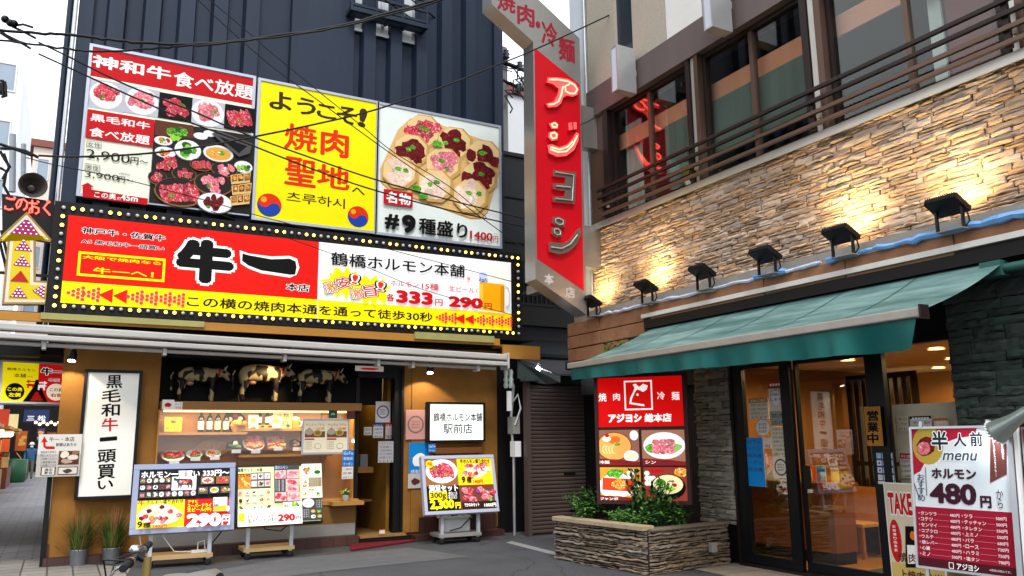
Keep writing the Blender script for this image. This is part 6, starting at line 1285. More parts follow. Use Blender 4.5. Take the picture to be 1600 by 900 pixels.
# ---- ground floor of the right building
b = MB(); f = FB(7.98); ledgestone(b, f, -8.96, -8.28, 0.5, 2.62, pil_m, seed=8, back=stone_bk, rh=(.045, .1), ln=(.18, .4), dep=(.02, .07)); b.box((8.03, 8.2, 0), (8.12, 8.97, 2.66), black); b.build('stone_pillar', bB)
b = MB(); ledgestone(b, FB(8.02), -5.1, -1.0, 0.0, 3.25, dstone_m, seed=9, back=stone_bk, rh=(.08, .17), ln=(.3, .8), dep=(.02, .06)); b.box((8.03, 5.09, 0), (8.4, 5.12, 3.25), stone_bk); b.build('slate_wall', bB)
b = MB(); b.box((7.96, 8.24, .0), (8.12, 8.275, 2.66), bronze_d); b.box((7.98, 8.1, .0), (8.1, 8.24, 2.66), black); b.build('door_frame', bB)
# glazed doors: fixed pane, stile, sliding pane, stile, far pane
dg = glass('door_glass', (.98, .97, .94), .045, .005)
dk2 = mk('dark_door_frame', '101418', .35, .3)
def door(y0, y1, name, x=8.0, s0=.09, s1=.09):
    d = MB(); f = FB(x); d.fbox(f, -y1, -y1+s0, .04, 2.62, -.03, .03, dk2); d.fbox(f, -y0-s1, -y0, .04, 2.62, -.03, .03, dk2); d.fbox(f, -y1+s0, -y0-s1, .04, .16, -.03, .03, dk2); d.fbox(f, -y1+s0, -y0-s1, 2.54, 2.62, -.03, .03, dk2)
    o = d.build(name, bB); MB().fbox(f, -y1+s0, -y0-s1, .16, 2.54, -.005, .005, dg).build('pane', o); return o
door(7.22, 8.1, 'glass_door', 8.0, .06, .16); o = door(6.02, 7.2, 'glass_door', 8.06, .03, .14)
MB().fbox(FB(8.03), -7.12, -7.05, 1.02, 1.3, .0, .05, black).build('handle', o)
b = MB(); b.box((7.93, 5.1, 0), (8.15, 8.24, .04), bronze_d); b.build('door_sill', bB); b = MB(); b.box((7.99, 5.1, 2.622), (8.12, 8.24, 2.7), dk2); b.build('door_track', bB)
# entrance hall
wo = mk('orange_wood_wall', '8a6034', .5, 0, 0, .1, 1.6, .04, 6., (1, 1, .2)); wf_ = mk('hall_floor', 'a8783c', .35, 0, 0, .15, 5.)
b = MB(); b.box((8.12, 1.0, .005), (12.5, 8.9, .03), wf_); b.box((8.13, 1, 2.66), (12.5, 8.9, 2.7), mk('hall_ceiling', 'c4b090', .8)); b.box((12.4, 1, .03), (12.5, 8.9, 2.66), wo); b.box((8.12, 8.8, .03), (12.4, 8.9, 2.66), wo); b.box((8.5, 1.0, .03), (12.4, 1.1, 2.66), wo); b.build('entrance_hall', bB)
for k, (xx, yy) in enumerate(((9.2, 7.3), (9.0, 5.9), (10.4, 6.6), (9.2, 4.7), (10.6, 5.2), (11.6, 7.6), (8.75, 5.4), (8.42, 7.7), (8.45, 6.6))):  # last two are added to brighten the hall just behind the doors
    t = thing('downlight', ['recessed warm downlight over the reception counter', 'recessed downlight inside the open doorway', 'recessed downlight in the middle of the hall ceiling', 'bright recessed downlight beside the slate wall', 'small recessed downlight towards the hall corner', 'recessed downlight far back in the hall', 'recessed downlight just behind the awning end', 'added downlight brightening the hall behind the left glass door', 'added downlight brightening the hall behind the sliding glass door'][k], 'light', (xx, yy, 2.64), 'hall downlights')
    MB().lathe((xx, yy, 2.642), [(.10, 0), (.105, .012), (.08, .014)], mk('downlight_rim', 'd8d0c0', .4), 20, cap=False).build('rim', t); MB().lathe((xx, yy, 2.65), [(.0, 0), (.08, 0)], mk('downlight_glow', 'ffd890', .4, 0, 12., 0), 20, cap=False).build('diffuser', t)
    l_ = bpy.data.objects.new('downlight_lamp', bpy.data.lights.new('downlight_lamp', 'SPOT')); COL.objects.link(l_); l_.parent = t; l_.location = (0, 0, -.03); l_.data.energy = 24; l_.data.spot_size = R(172); l_.data.spot_blend = .4; l_.data.color = (1, .68, .32); l_.data.shadow_soft_size = .06
P = Pal('hall')
t = thing('reception_counter', 'orange wooden reception counter inside the glass door', 'counter', (8.95, 8.0, .03)); b = MB(); b.box((8.75, 7.36, .18), (9.15, 8.78, 1.0), mk('counter_front', '7c4a1c', .45, 0, 0, .14, 2., .04, 6., (1, 1, .2))); b.build('front_panel', t); MB().box((8.78, 7.39, .031), (9.15, 8.78, .179), black).build('kick_plate', t); MB().box((8.7, 7.31, 1.0), (9.2, 8.79, 1.05), woodd).build('counter_top', t)
t = thing('leaflet_rack', 'stack of menu leaflets and cards standing on the reception counter', 'rack', (8.95, 7.7, 1.05))
q = random.Random(2)
for k in range(9):
    f = FB(8.8+.03*k); y0 = 7.42+q.uniform(0, 1.0); A = Art(f, .001); w_, h_ = q.uniform(.1, .16), q.uniform(.15, .24); A.mb.fbox(f, -y0-w_, -y0, 1.052, 1.052+h_, -.004, 0, wht); A.poly([(-y0-w_+.005, 1.06), (-y0-.005, 1.06), (-y0-.005, 1.05+h_), (-y0-w_+.005, 1.05+h_)], P[['cream', 'sky', 'd8c8a0', 'orange', 'c8b890'][k % 5]], True); A.text('メニュー', (-y0-w_+.01, 1.02+h_), (-y0-.01, 1.04+h_), P['black'], uv=True); A.mb.build('leaflet', t)
t = thing('lattice_partition', 'dark vertical lattice partition with bright gaps deep in the hall', 'partition', (10.9, 8.2, .03)); b = MB()
for k in range(9): b.box((10.85, 7.5+k*.14, .03), (10.93, 7.57+k*.14, 2.5), bronze_d)
b.box((10.86, 7.5, 2.5), (10.92, 8.7, 2.58), bronze_d); b.box((10.86, 7.5, 1.2), (10.92, 8.7, 1.26), bronze_d); b.build('lattice', t); MB().box((10.97, 7.6, 1.0), (10.99, 8.5, 2.1), mk('bright_room', 'e8dcb0', .6, 0, 1.2, .2, 4.)).build('gap_glow_panel', t)  # glowing sheet added behind the lattice for the bright gaps
t = thing('dark_alcove', 'dark cupboard opening in the back wall of the hall', 'cupboard', (11.5, 5.2, 1.0)); MB().box((12.2, 4.2, .1), (12.39, 6.1, 2.3), darkin).build('body', t)
t = thing('wooden_chair', 'wooden dining chair with pale seat by the reception counter', 'chair', (9.7, 7.75, .03)); ch = mk('chair_wood', 'a8703a', .45)
MB().box((9.45, 7.5, .44), (9.9, 7.95, .49), mk('chair_seat', 'c89a58', .6)).build('seat', t, .01)
for xx in (9.47, 9.84):
    for yy in (7.52, 7.89): MB().box((xx, yy, .03), (xx+.04, yy+.04, .44), ch).build('leg', t)
MB().box((9.86, 7.5, .49), (9.9, 7.95, .95), ch).build('backrest', t)
t = thing('dining_table', 'dark dining table in the hall behind the chair', 'table', (10.4, 7.6, .03)); MB().box((10.0, 7.0, .72), (10.8, 8.2, .76), woodd).build('tabletop', t); MB().box((10.1, 7.3, .03), (10.7, 8.0, .719), black).build('leg', t)
t = thing('green_mat', 'dark green door mat just inside the entrance', 'mat', (9, 6.2, .03)); MB().box((8.25, 5.3, .031), (9.3, 6.9, .045), mk('mat_green', '1c4a38', .9, 0, 0, .2, 20.)).build('mat', t)

# notices on the glass
FG = FB(7.985); FG2 = FB(8.045)
Z9 = lambda x, y: (1120+x/2.5, 540+y/2.5)
paper('red framed no-entry notice with a mask drawing on the left glass door', Z9(200, 144), Z9(262, 254), 0, 'dcd8d0', ['●●●●', 'ご協力', 'お願い', 'します', '', ''], fr=FG, head='b02028', img='white')
paper('cream notice with a brown heading on the left glass door', Z9(124, 208), Z9(204, 286), 0, 'd8d0c0', ['営業のご案内', '平日11:00-22:00', '土日11:00-23:00', 'お待ちして', 'おります'], fr=FG, head='b08048')
paper('grey-green notice strip in the middle of the left glass door', Z9(206, 258), Z9(274, 312), 0, '9aa89a', ['禁煙', '店内'], fr=FG)
paper('cream page of text at the stile side of the left glass door', Z9(210, 318), Z9(276, 430), 0, 'd4ccb8', ['お知らせ', '当店では', '感染対策を', '実施して', 'おります', 'ご理解を', 'お願いします'], fr=FG)
paper('cream sheet with a round face drawing low on the left glass door', Z9(218, 432), Z9(284, 520), 0, 'd8d2c2', [], fr=FG, circ='5a4a3a')
paper('small white card with a red mark beside the round sticker', Z9(183, 360), Z9(214, 402), 0, 'd8ccc0', ['', '可'], fr=FG)
paper('bright blue coupon poster low on the left glass door', Z9(92, 360), Z9(192, 552), 0, '0f86d0', ['GoTo', 'トラベル', '地域共通', 'クーポン', '取扱店舗', '', ''], 'poster', 'poster', fr=FG)
t = thing('round_sticker', 'round cream and gold sticker on the left glass door', 'sticker', FG.pt(*FG.px(*Z9(180, 350)))); A = Art(FG, .001); A.ell(Z9(180, 320), 12, 14, P['c8a870']); A.ell(Z9(180, 320), 10.4, 12.2, P['e0dcd0'])
for k in range(3): A.text('安心宣言', Z9(164, 302+k*14), Z9(196, 312+k*14), P['blue'], .01)
A.mb.build('printed_face', t)
t = thing('opening_sign', 'orange wooden plaque with black brush writing hung on the door stile', 'sign', (7.95, 6.1, 1.7)); f = FB(7.94); p0, p1 = f.px(*Z9(573, 240)), f.px(*Z9(648, 392))
MB().fbox(f, p0[0], p1[0], p1[1], p0[1], -.02, 0, mk('plaque_wood', 'b87a28', .5, 0, 0, .15, 8., .05, 12., (1, 1, .2))).build('plaque', t, .003); A = Art(f, .001)
for k, ch_ in enumerate('営業中'): A.text(ch_, Z9(586, 254+k*44), Z9(634, 294+k*44), P['black'], .035)
A.mb.build('brush_writing', t); b = MB(); b.fbox(f, (p0[0]+p1[0])/2-.003, (p0[0]+p1[0])/2+.003, p0[1], p0[1]+.08, -.01, -.005, black); b.build('string', t)
# far side of the opening: door leaf stile and posters standing inside
b = MB(); b.box((7.99, 5.9, .04), (8.06, 6.0, 2.62), dk2); b.build('door_stile', bB)
t = thing('notice_stand', 'tall cream board of notices standing at the right side of the entrance', 'board', (8.3, 5.2, .1)); fs = FB(8.2)
Za = lambda x, y: (1360+x/2.646, 560+y/2.646)
p0, p1 = fs.px(*Za(96, 192)), fs.px(*Za(228, 500)); MB().fbox(fs, p0[0], p1[0]+.5, .05, p0[1], -.02, 0, mk('cream_board', 'c8c0a8', .6)).build('board', t)
paper('small cream card in a brown frame on the notice board', Za(108, 240), Za(160, 300), 0, 'd8ccb0', ['本日', 'ご予約', '承ります'], fr=FB(8.18))
paper('white notice with a black heading on the notice board', Za(162, 240), Za(256, 290), 0, 'd4d0c8', ['■■■■■■', '予約制', 'ご案内'], fr=FB(8.17), head='black')
paper('white price card with a red heading on the notice board', Za(120, 392), Za(182, 496), 0, 'd8d0c4', ['料金', '750円', '980円', '1,200円', '1,500円'], fr=FB(8.16), head='b03028')
paper('orange framed notice at the right of the notice board', Za(262, 248), Za(326, 300), 0, 'd8ccc0', ['大切な', 'お知らせ'], fr=FB(8.15), head='c06828')
def dgrid(A, a0, a1, b0, b1):
    A.poly([(a0, b0), (a1, b0), (a1, b1), (a0, b1)], P['24508c'], True); w_, h_ = (a1-a0)/3, (b1-b0)/4.4
    for j in range(4):
        for i in range(3): A.poly([(a0+w_*(i+.1), b1-h_*(j+.85)), (a0+w_*(i+.9), b1-h_*(j+.85)), (a0+w_*(i+.9), b1-h_*(j+.12)), (a0+w_*(i+.1), b1-h_*(j+.12))], P['d4dce0' if (i or j) else '8cc4d8'], True); A.blob((a0+w_*(i+.5), b1-h_*(j+.5)), w_*.22, h_*.2, P[['tan', 'dgrey', 'choc'][(i+j) % 3]], True)
    A.poly([(a0, b0), (a1, b0), (a1, b0+h_*.4), (a0, b0+h_*.4)], P['d8d4cc'], True)
card('picture_notice', 'blue notice with a grid of twelve small pictures beside the wooden plaque', 'notice', FB(8.0), Za(22, 388), Za(104, 522), dgrid, .003)
t = thing('takeaway_poster', 'TAKE OUT poster with a red oval and lunch box picture behind the menu board', 'poster', (7.9, 5.5, .1)); f = FB(7.86)
p0, p1 = f.px(*Za(52, 512)), f.px(*Za(230, 1010)); MB().fbox(f, p0[0], p0[0]+.62, .04, p0[1], -.015, 0, wht).build('board', t); A = Art(f, .001); A.poly([(p0[0]+.01, .05), (p0[0]+.61, .05), (p0[0]+.61, p0[1]-.01), (p0[0]+.01, p0[1]-.01)], P['cfc6ae'], True)
A.poly([(p0[0]+.01, .05), (p0[0]+.61, .05), (p0[0]+.61, .33), (p0[0]+.01, .33)], P['c8b068'], True)
pa = p0[0]; A.text('TAKE OUT', (pa+.04, p0[1]-.33), (pa+.6, p0[1]-.1), P['c01c1c'], .05, uv=True, out=P['white'], outw=.05)
A.ell((pa+.09, p0[1]-.6), .07, .22, P['c01c1c'], True)
for k in range(7): A.text('お持帰り出来ます'[k], (pa+.065, p0[1]-.47-k*.04), (pa+.105, p0[1]-.44-k*.04), P['white'], .02, uv=True)
A.poly([(pa+.18, p0[1]-.86), (pa+.58, p0[1]-.82), (pa+.58, p0[1]-.42), (pa+.22, p0[1]-.44)], P['black'], True); A.poly([(pa+.21, p0[1]-.82), (pa+.38, p0[1]-.8), (pa+.38, p0[1]-.62), (pa+.22, p0[1]-.63)], P['white'], True); A.blob((pa+.33, p0[1]-.53), .07, .06, P['orange'], True); A.blob((pa+.48, p0[1]-.62), .08, .14, P['meat'], True)
A.text('焼肉弁当', (pa+.1, .34), (pa+.56, .44), P['choc'], .02, uv=True); A.text('上焼肉弁当', (pa+.1, .16), (pa+.58, .27), P['choc'], .02, uv=True); A.mb.build('printed_face', t)

# ---- 480 yen menu board on a stand with a clip lamp
fr = FY((7.2, 5.6, 1.0), -86, 5); Zb = lambda x, y: (1420+x/6.43, 660+y/6.43)
q4 = [fr.px(*p) for p in ((1428, 667), (1577, 666), (1580, 906), (1425, 885.5))]; a0 = (q4[0][0]+q4[3][0])/2; a1 = q4[1][0]; b1 = q4[0][1]; b0 = (q4[3][1]+q4[2][1])/2
t = thing('menu_board', 'dark red and white 480 yen menu board on a metal stand', 'menu board', fr.pt((a0+a1)/2, b0-.5)); P = Pal('menuboard', .0)
b = MB(); b.frame(fr, a0, a1, b0, b1, .022, -.03, .012, alum); b.fbox(fr, a0+.02, a1-.02, b0+.02, b1-.02, -.03, -.004, wht); b.build('frame', t)
x1 = fr.px(*Zb(1000, 400))[0]; A = Art(fr, .0); yR = fr.px(*Zb(500, 870))[1]
A.poly([(a0+.02, b0+.02), (x1, b0+.02), (x1, b1-.02), (a0+.02, b1-.02)], P['d4dce0'], True); A.poly([(a0+.02, b0+.02), (x1, b0+.02), (x1, yR), (a0+.02, yR)], P['98142e'], True); A.poly([(a0+.02, b0+.02), (x1, b0+.02), (x1, b0+.1), (a0+.02, b0+.1)], P['4a1420'], True)
A.poly([(a0+.02, b1-.02), (a0+.72*(x1-a0), b1-.02), (a0+.7*(x1-a0), b1-.09), (a0+.52*(x1-a0), b1-.11), (a0+.36*(x1-a0), b1-.16), (a0+.18*(x1-a0), b1-.3), (a0+.1*(x1-a0), b1-.42), (a0+.02, b1-.46)], P['a81832'], True)
A.ell(Zb(190, 230), 24, 30, P['b0983c']); A.blob(Zb(170, 240), 15, 18, P['liver'], n=9, j=.2, rot=-30); A.blob(Zb(150, 260), 11, 12, P['meat2'], n=9, j=.2, rot=-30)
ink = '1c2a40'
for ch_, p, r_ in (('半', (222, 90), (400, 280)), ('人', (446, 110), (584, 245)), ('前', (612, 96), (748, 242))): A.text(ch_, Zb(*p), Zb(*r_), P[ink], .03, out=P['white'], outw=.05)
A.text('menu', Zb(336, 305), Zb(698, 388), P['3a5064'], .02, shear=.25, out=P['white'], outw=.05)
A.poly([Zb(818, 52), Zb(985, 52), Zb(985, 520), Zb(818, 610)], P['6a3a34'])
A.text('いろんな味を', Zb(916, 70), Zb(964, 370), P['white'], .03, v=True); A.text('楽しみたい方に!', Zb(842, 145), Zb(890, 545), P['white'], .03, v=True)
A.text('ホルモン', Zb(228, 458), Zb(684, 576), P['3a1424'], .045); A.text('480', Zb(206, 602), Zb(690, 838), P['3a1424'], .045); A.text('円', Zb(716, 735), Zb(838, 866), P['3a1424'], .05); A.text('から', Zb(876, 672), Zb(964, 868), P['3a5064'], .02, v=True, out=P['white'], outw=.04)
A.text('おすすめ', Zb(84, 515), Zb(172, 792), P['3a5064'], .01, v=True); A.poly([Zb(166, 450), Zb(172, 450), Zb(188, 738), Zb(182, 738)], P['3a1424']); A.poly([Zb(52, 610), Zb(60, 608), Zb(112, 758), Zb(104, 760)], P['3a1424'])
L = [('タンツラ', '480円'), ('コテツ', '480円'), ('センマイ', '480円'), ('コブクロ', '480円'), ('ウルテ', '480円'), ('焼レバー', '480円'), ('心臓', '480円'), ('ミノ', '500円')]; Rr_ = [('ツラ', '500円'), ('テッチャン', '500円'), ('タレタン', '550円'), ('上ミノ', '550円'), ('バラ', '680円'), ('ロース', '730円'), ('ハラミ', '750円'), ('塩タン', '780円')]
wd = x1-a0; lh = (yR-b0-.13)/8.2
for col, ofs in ((L, .08), (Rr_, .54)):
    for k, (n_, p_) in enumerate(col):
        yy = yR-.03-lh*(k+1); xx = a0+wd*ofs; w_ = lh*.74*len(n_)/wd
        A.text(n_, (xx, yy+lh*.12), (xx+w_*wd, yy+lh*.78), P['e8d8d8'], .02, uv=True); A.text(p_, (xx+wd*.31, yy+lh*.12), (xx+wd*.41, yy+lh*.7), P['e8d8d8'], .02, uv=True); A.poly([(xx+w_*wd+.01, yy+lh*.4), (xx+wd*.3, yy+lh*.4), (xx+wd*.3, yy+lh*.45), (xx+w_*wd+.01, yy+lh*.45)], P['c88a90'], True); A.ell((xx-.015, yy+lh*.45), .008, .008, P['c88a90'], True, 8)
A.text('アジヨシ', (a0+wd*.44, b0+.03), (a0+wd*.66, b0+.085), P['white'], .03, uv=True); A.line((a0+wd*.36, b0+.03), (a0+wd*.41, b0+.085), P['white'], .006, uv=True); A.text('※価格は税込です。', (a0+wd*.76, b0+.05), (a0+wd*.96, b0+.07), P['e8d8d8'], uv=True); A.mb.build('printed_face', t)
b = MB(); cc = x1+.035; b.fbox(fr, x1+.012, x1+.06, b0-.2, b1+.02, -.03, .03, alum); b.fbox(fr, x1+.068, x1+.1, b0-.2, b1+.02, -.03, .02, wht); b.build('pole', t)
for dx in (.1, .8): MB().hexa([fr.pt(a0+dx-.02, -1.02, .25), fr.pt(a0+dx+.02, -1.02, .25), fr.pt(a0+dx+.02, -1.02, -.45), fr.pt(a0+dx-.02, -1.02, -.45), fr.pt(a0+dx-.02, -.98, .25), fr.pt(a0+dx+.02, -.98, .25), fr.pt(a0+dx+.02, -.98, -.45), fr.pt(a0+dx-.02, -.98, -.45)], alum).build('foot', t); MB().fbox(fr, a0+dx-.015, a0+dx+.015, -.98, b0, -.025, -.005, alum).build('leg', t)
for dx in (.12, .82):
    MB().fbox(fr, a0+dx*(x1-a0), a0+dx*(x1-a0)+.03, b1-.01, b1+.05, -.02, .02, alum).build('clip', t)
t2 = thing('second_menu_board', 'dark red menu board with a tan top, half cut off beside the 480 yen board', 'menu board', fr.pt(x1+.5, b0-.5)); A = Art(fr, .0); xa_ = x1+.125; b = MB(); b.fbox(fr, xa_, xa_+.8, b0, b1-.02, -.03, -.003, alum); b.build('frame', t2)
A.poly([(xa_+.015, b0+.02), (xa_+.78, b0+.02), (xa_+.78, b1-.04), (xa_+.015, b1-.04)], P['a81832'], True); A.poly([(xa_+.05, b0+.6), (xa_+.78, b0+.6), (xa_+.78, b1-.1), (xa_+.05, b1-.1)], P['b8a858'], True); A.poly([(xa_+.05, b0+.8), (xa_+.78, b0+.8), (xa_+.78, b0+1.04), (xa_+.05, b0+1.04)], P['d8d8d4'], True); dish(A, P, (xa_+.2, b0+.92), .1, .1, 'meat', 'plate', 3, True); A.poly([(xa_+.05, b0+.6), (xa_+.78, b0+.6), (xa_+.78, b0+.78), (xa_+.05, b0+.78)], P['8a7a5a'], True); A.mb.build('printed_face', t2)
for dx in (.2, .6): MB().fbox(fr, xa_+dx, xa_+dx+.03, -1.0, b0, -.025, -.005, alum).build('leg', t2)
t = thing('clip_lamp', 'green and grey clip-on lamp with a bead chain shining down the menu board', 'lamp', fr.pt(x1-.02, b1)); c0 = fr.pt(*fr.px(1556, 676, .12), .12); c1 = fr.pt(*fr.px(1604, 644, .2), .2)
ax = (c0-c1).normalized(); Ln = (c1-c0).length; MB().lathe(c1, [(.03, -.08), (.05, 0), (.06, Ln*.4), (.1, Ln*.9), (.105, Ln), (.095, Ln), (.05, Ln*.5)], mk('lamp_silver', '94a09a', .35, .5, 0, .15, 6.), 20, ax, False).build('shade', t)
MB().ball(c0-ax*.03, .045, mk('lamp_bulb_white', 'f4f8ff', .3, 0, 12., 0), 12).build('bulb', t); b = MB()
for k in range(22): a = k*2*math.pi/22; e1 = ax.cross(Vector((0, 0, 1))).normalized(); e2 = ax.cross(e1); b.ball(c0+(e1*math.cos(a)+e2*math.sin(a))*.108, .011, wht, 6)
b.build('bead_chain', t); MB().tube([c1, c1+Vector((.1, 0, .05)), c1+Vector((.25, 0, -.1)), fr.pt(x1+.06, b1, -.05)], .012, black).build('arm', t)
l_ = bpy.data.objects.new('clip_lamp_light', bpy.data.lights.new('clip_lamp_light', 'SPOT')); COL.objects.link(l_); l_.parent = t; l_.location = tuple(c0+fr.n*.02-ORG[t.name]); l_.data.energy = 9; l_.data.spot_size = R(120); l_.data.color = (.9, .95, 1); l_.data.shadow_soft_size = .04
l_.rotation_euler = (fr.pt(a0+.45, b0+.75, .02)-c0).to_track_quat('-Z', 'Y').to_euler()

# ---- planter with its lightbox menu
pl = thing('stone_planter', 'low planter box faced with dark wavy stacked stone under the red lightbox', 'planter', (7.1, 9.1, 0)); C0, C1, C2, C3 = Vector((6.25, 10.07, 0)), Vector((6.45, 8.25, 0)), Vector((7.9, 8.40, 0)), Vector((7.9, 10.3, 0))
wav = mk('wavy_dark_stone', '776856', .75, 0, 0, .28, 8., .35, 45., (1, 1, 2.5), island=.28)
b = MB()
for p_, q_, sd in ((C0, C1, 3), (C1, C2, 4)): r_ = (q_-p_).normalized(); f = Fr(p_, r_); ledgestone(b, f, 0, (q_-p_).length, 0, .52, wav, seed=sd, back=stone_bk, rh=(.042, .062), ln=(.3, 1.0), dep=(.025, .06), gap=.01, wave=.012)
b.build('stone_facing', pl)
cap = mk('planter_cap', 'a09078', .7, 0, 0, .2, 5., .2, 25.); b = MB(); 
def slab(p_, q_, wd_, z0, z1, m, n):
    r_ = (q_-p_).normalized(); nn = r_.cross(Vector((0, 0, 1))); L_ = (q_-p_).length
    for k in range(n): s0, s1 = L_*k/n+.004, L_*(k+1)/n-.004; b.hexa([v+Vector((0, 0, z)) for z in (z0, z1) for v in (p_+r_*s0+nn*.075, p_+r_*s1+nn*.075, p_+r_*s1-nn*wd_, p_+r_*s0-nn*wd_)], m)
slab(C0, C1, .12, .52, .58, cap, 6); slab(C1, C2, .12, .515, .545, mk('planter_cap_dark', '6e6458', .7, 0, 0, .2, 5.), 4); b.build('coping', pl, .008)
b = MB(); b.add([C0+Vector((.05, -.05, .5)), C1+Vector((.05, .05, .5)), C2+Vector((0, .05, .5)), C3+Vector((0, -.05, .5))], [(0, 1, 2, 3)], mk('soil', '2a1e14', .95)); b.build('soil', pl)
t = thing('outdoor_socket', 'small grey weatherproof socket box on the planter front', 'socket', (7.55, 8.3, .2)); p = gnd(1106, 858, .22); r_ = (C2-C1).normalized(); f = Fr(C1, r_); s_ = f.px(1106, 853); b = MB(); b.fbox(f, s_[0]-.05, s_[0]+.05, s_[1]-.07, s_[1]+.05, .05, .12, concrete); b.build('cover', t, .008)
fr = FY((7.2, 8.6, 1.3), -48, 0); q4 = [fr.px(*p) for p in ((928, 586), (1069, 580.5), (1082.5, 789), (933, 787))]; a0 = (q4[0][0]+q4[3][0])/2; a1 = (q4[1][0]+q4[2][0])/2; b1 = (q4[0][1]+q4[1][1])/2; b0 = (q4[2][1]+q4[3][1])/2
t = thing('menu_lightbox', 'red topped lightbox with a white cow-head emblem and four food pictures in the planter', 'sign', fr.pt((a0+a1)/2, b0)); P = Pal('menubox', .42)
brf = mk('brown_lightbox_frame', '3c2420', .45); b = MB(); b.frame(fr, a0, a1, b0, b1, .05, -.2, .012, brf); b.fbox(fr, a0+.04, a1-.04, b0+.04, b1-.04, -.2, -.012, brf); b.build('frame', t)
Zp = lambda x, y: (860+x/2.647, 560+y/2.647)
A = Art(fr, -.008); ymid = fr.px(*Zp(370, 282))[1]; A.poly([(a0+.05, ymid), (a1-.05, ymid), (a1-.05, b1-.05), (a0+.05, b1-.05)], P['cc0606'], True)
A.line(Zp(303, 93), Zp(424, 212), P['white'], .02)
A.poly([Zp(340, 108), Zp(352, 104), Zp(366, 118), Zp(384, 104), Zp(392, 116), Zp(384, 130), Zp(372, 132), Zp(358, 128), Zp(350, 138), Zp(338, 164), Zp(334, 182), Zp(388, 190), Zp(388, 198), Zp(326, 188), Zp(330, 162), Zp(342, 138), Zp(348, 122)], P['white']); A.poly([Zp(384, 106), Zp(402, 112), Zp(398, 128), Zp(384, 138), Zp(372, 134), Zp(388, 126), Zp(392, 116)], P['white']); A.ell(Zp(360, 150), 1.8, 2, P['white'], n=10)
for ch_, p_, r_ in (('焼', (198, 144), (232, 178)), ('肉', (258, 144), (288, 174)), ('冷', (440, 138), (474, 170)), ('麺', (500, 138), (534, 172))): A.text(ch_, Zp(*p_), Zp(*r_), P['white'], .02)
A.text('アジヨシ', Zp(238, 230), Zp(378, 264), P['white'], .06); A.text('総本店', Zp(388, 228), Zp(502, 262), P['white'], .045)
cells = [(Zp(188, 297), Zp(370, 443), '8c5a48', '冷麺'), (Zp(376, 297), Zp(568, 443), '9a6a54', 'シン'), (Zp(190, 450), Zp(378, 596), 'c89030', 'ジャンボ'), (Zp(384, 450), Zp(574, 600), '8a3428', '')]
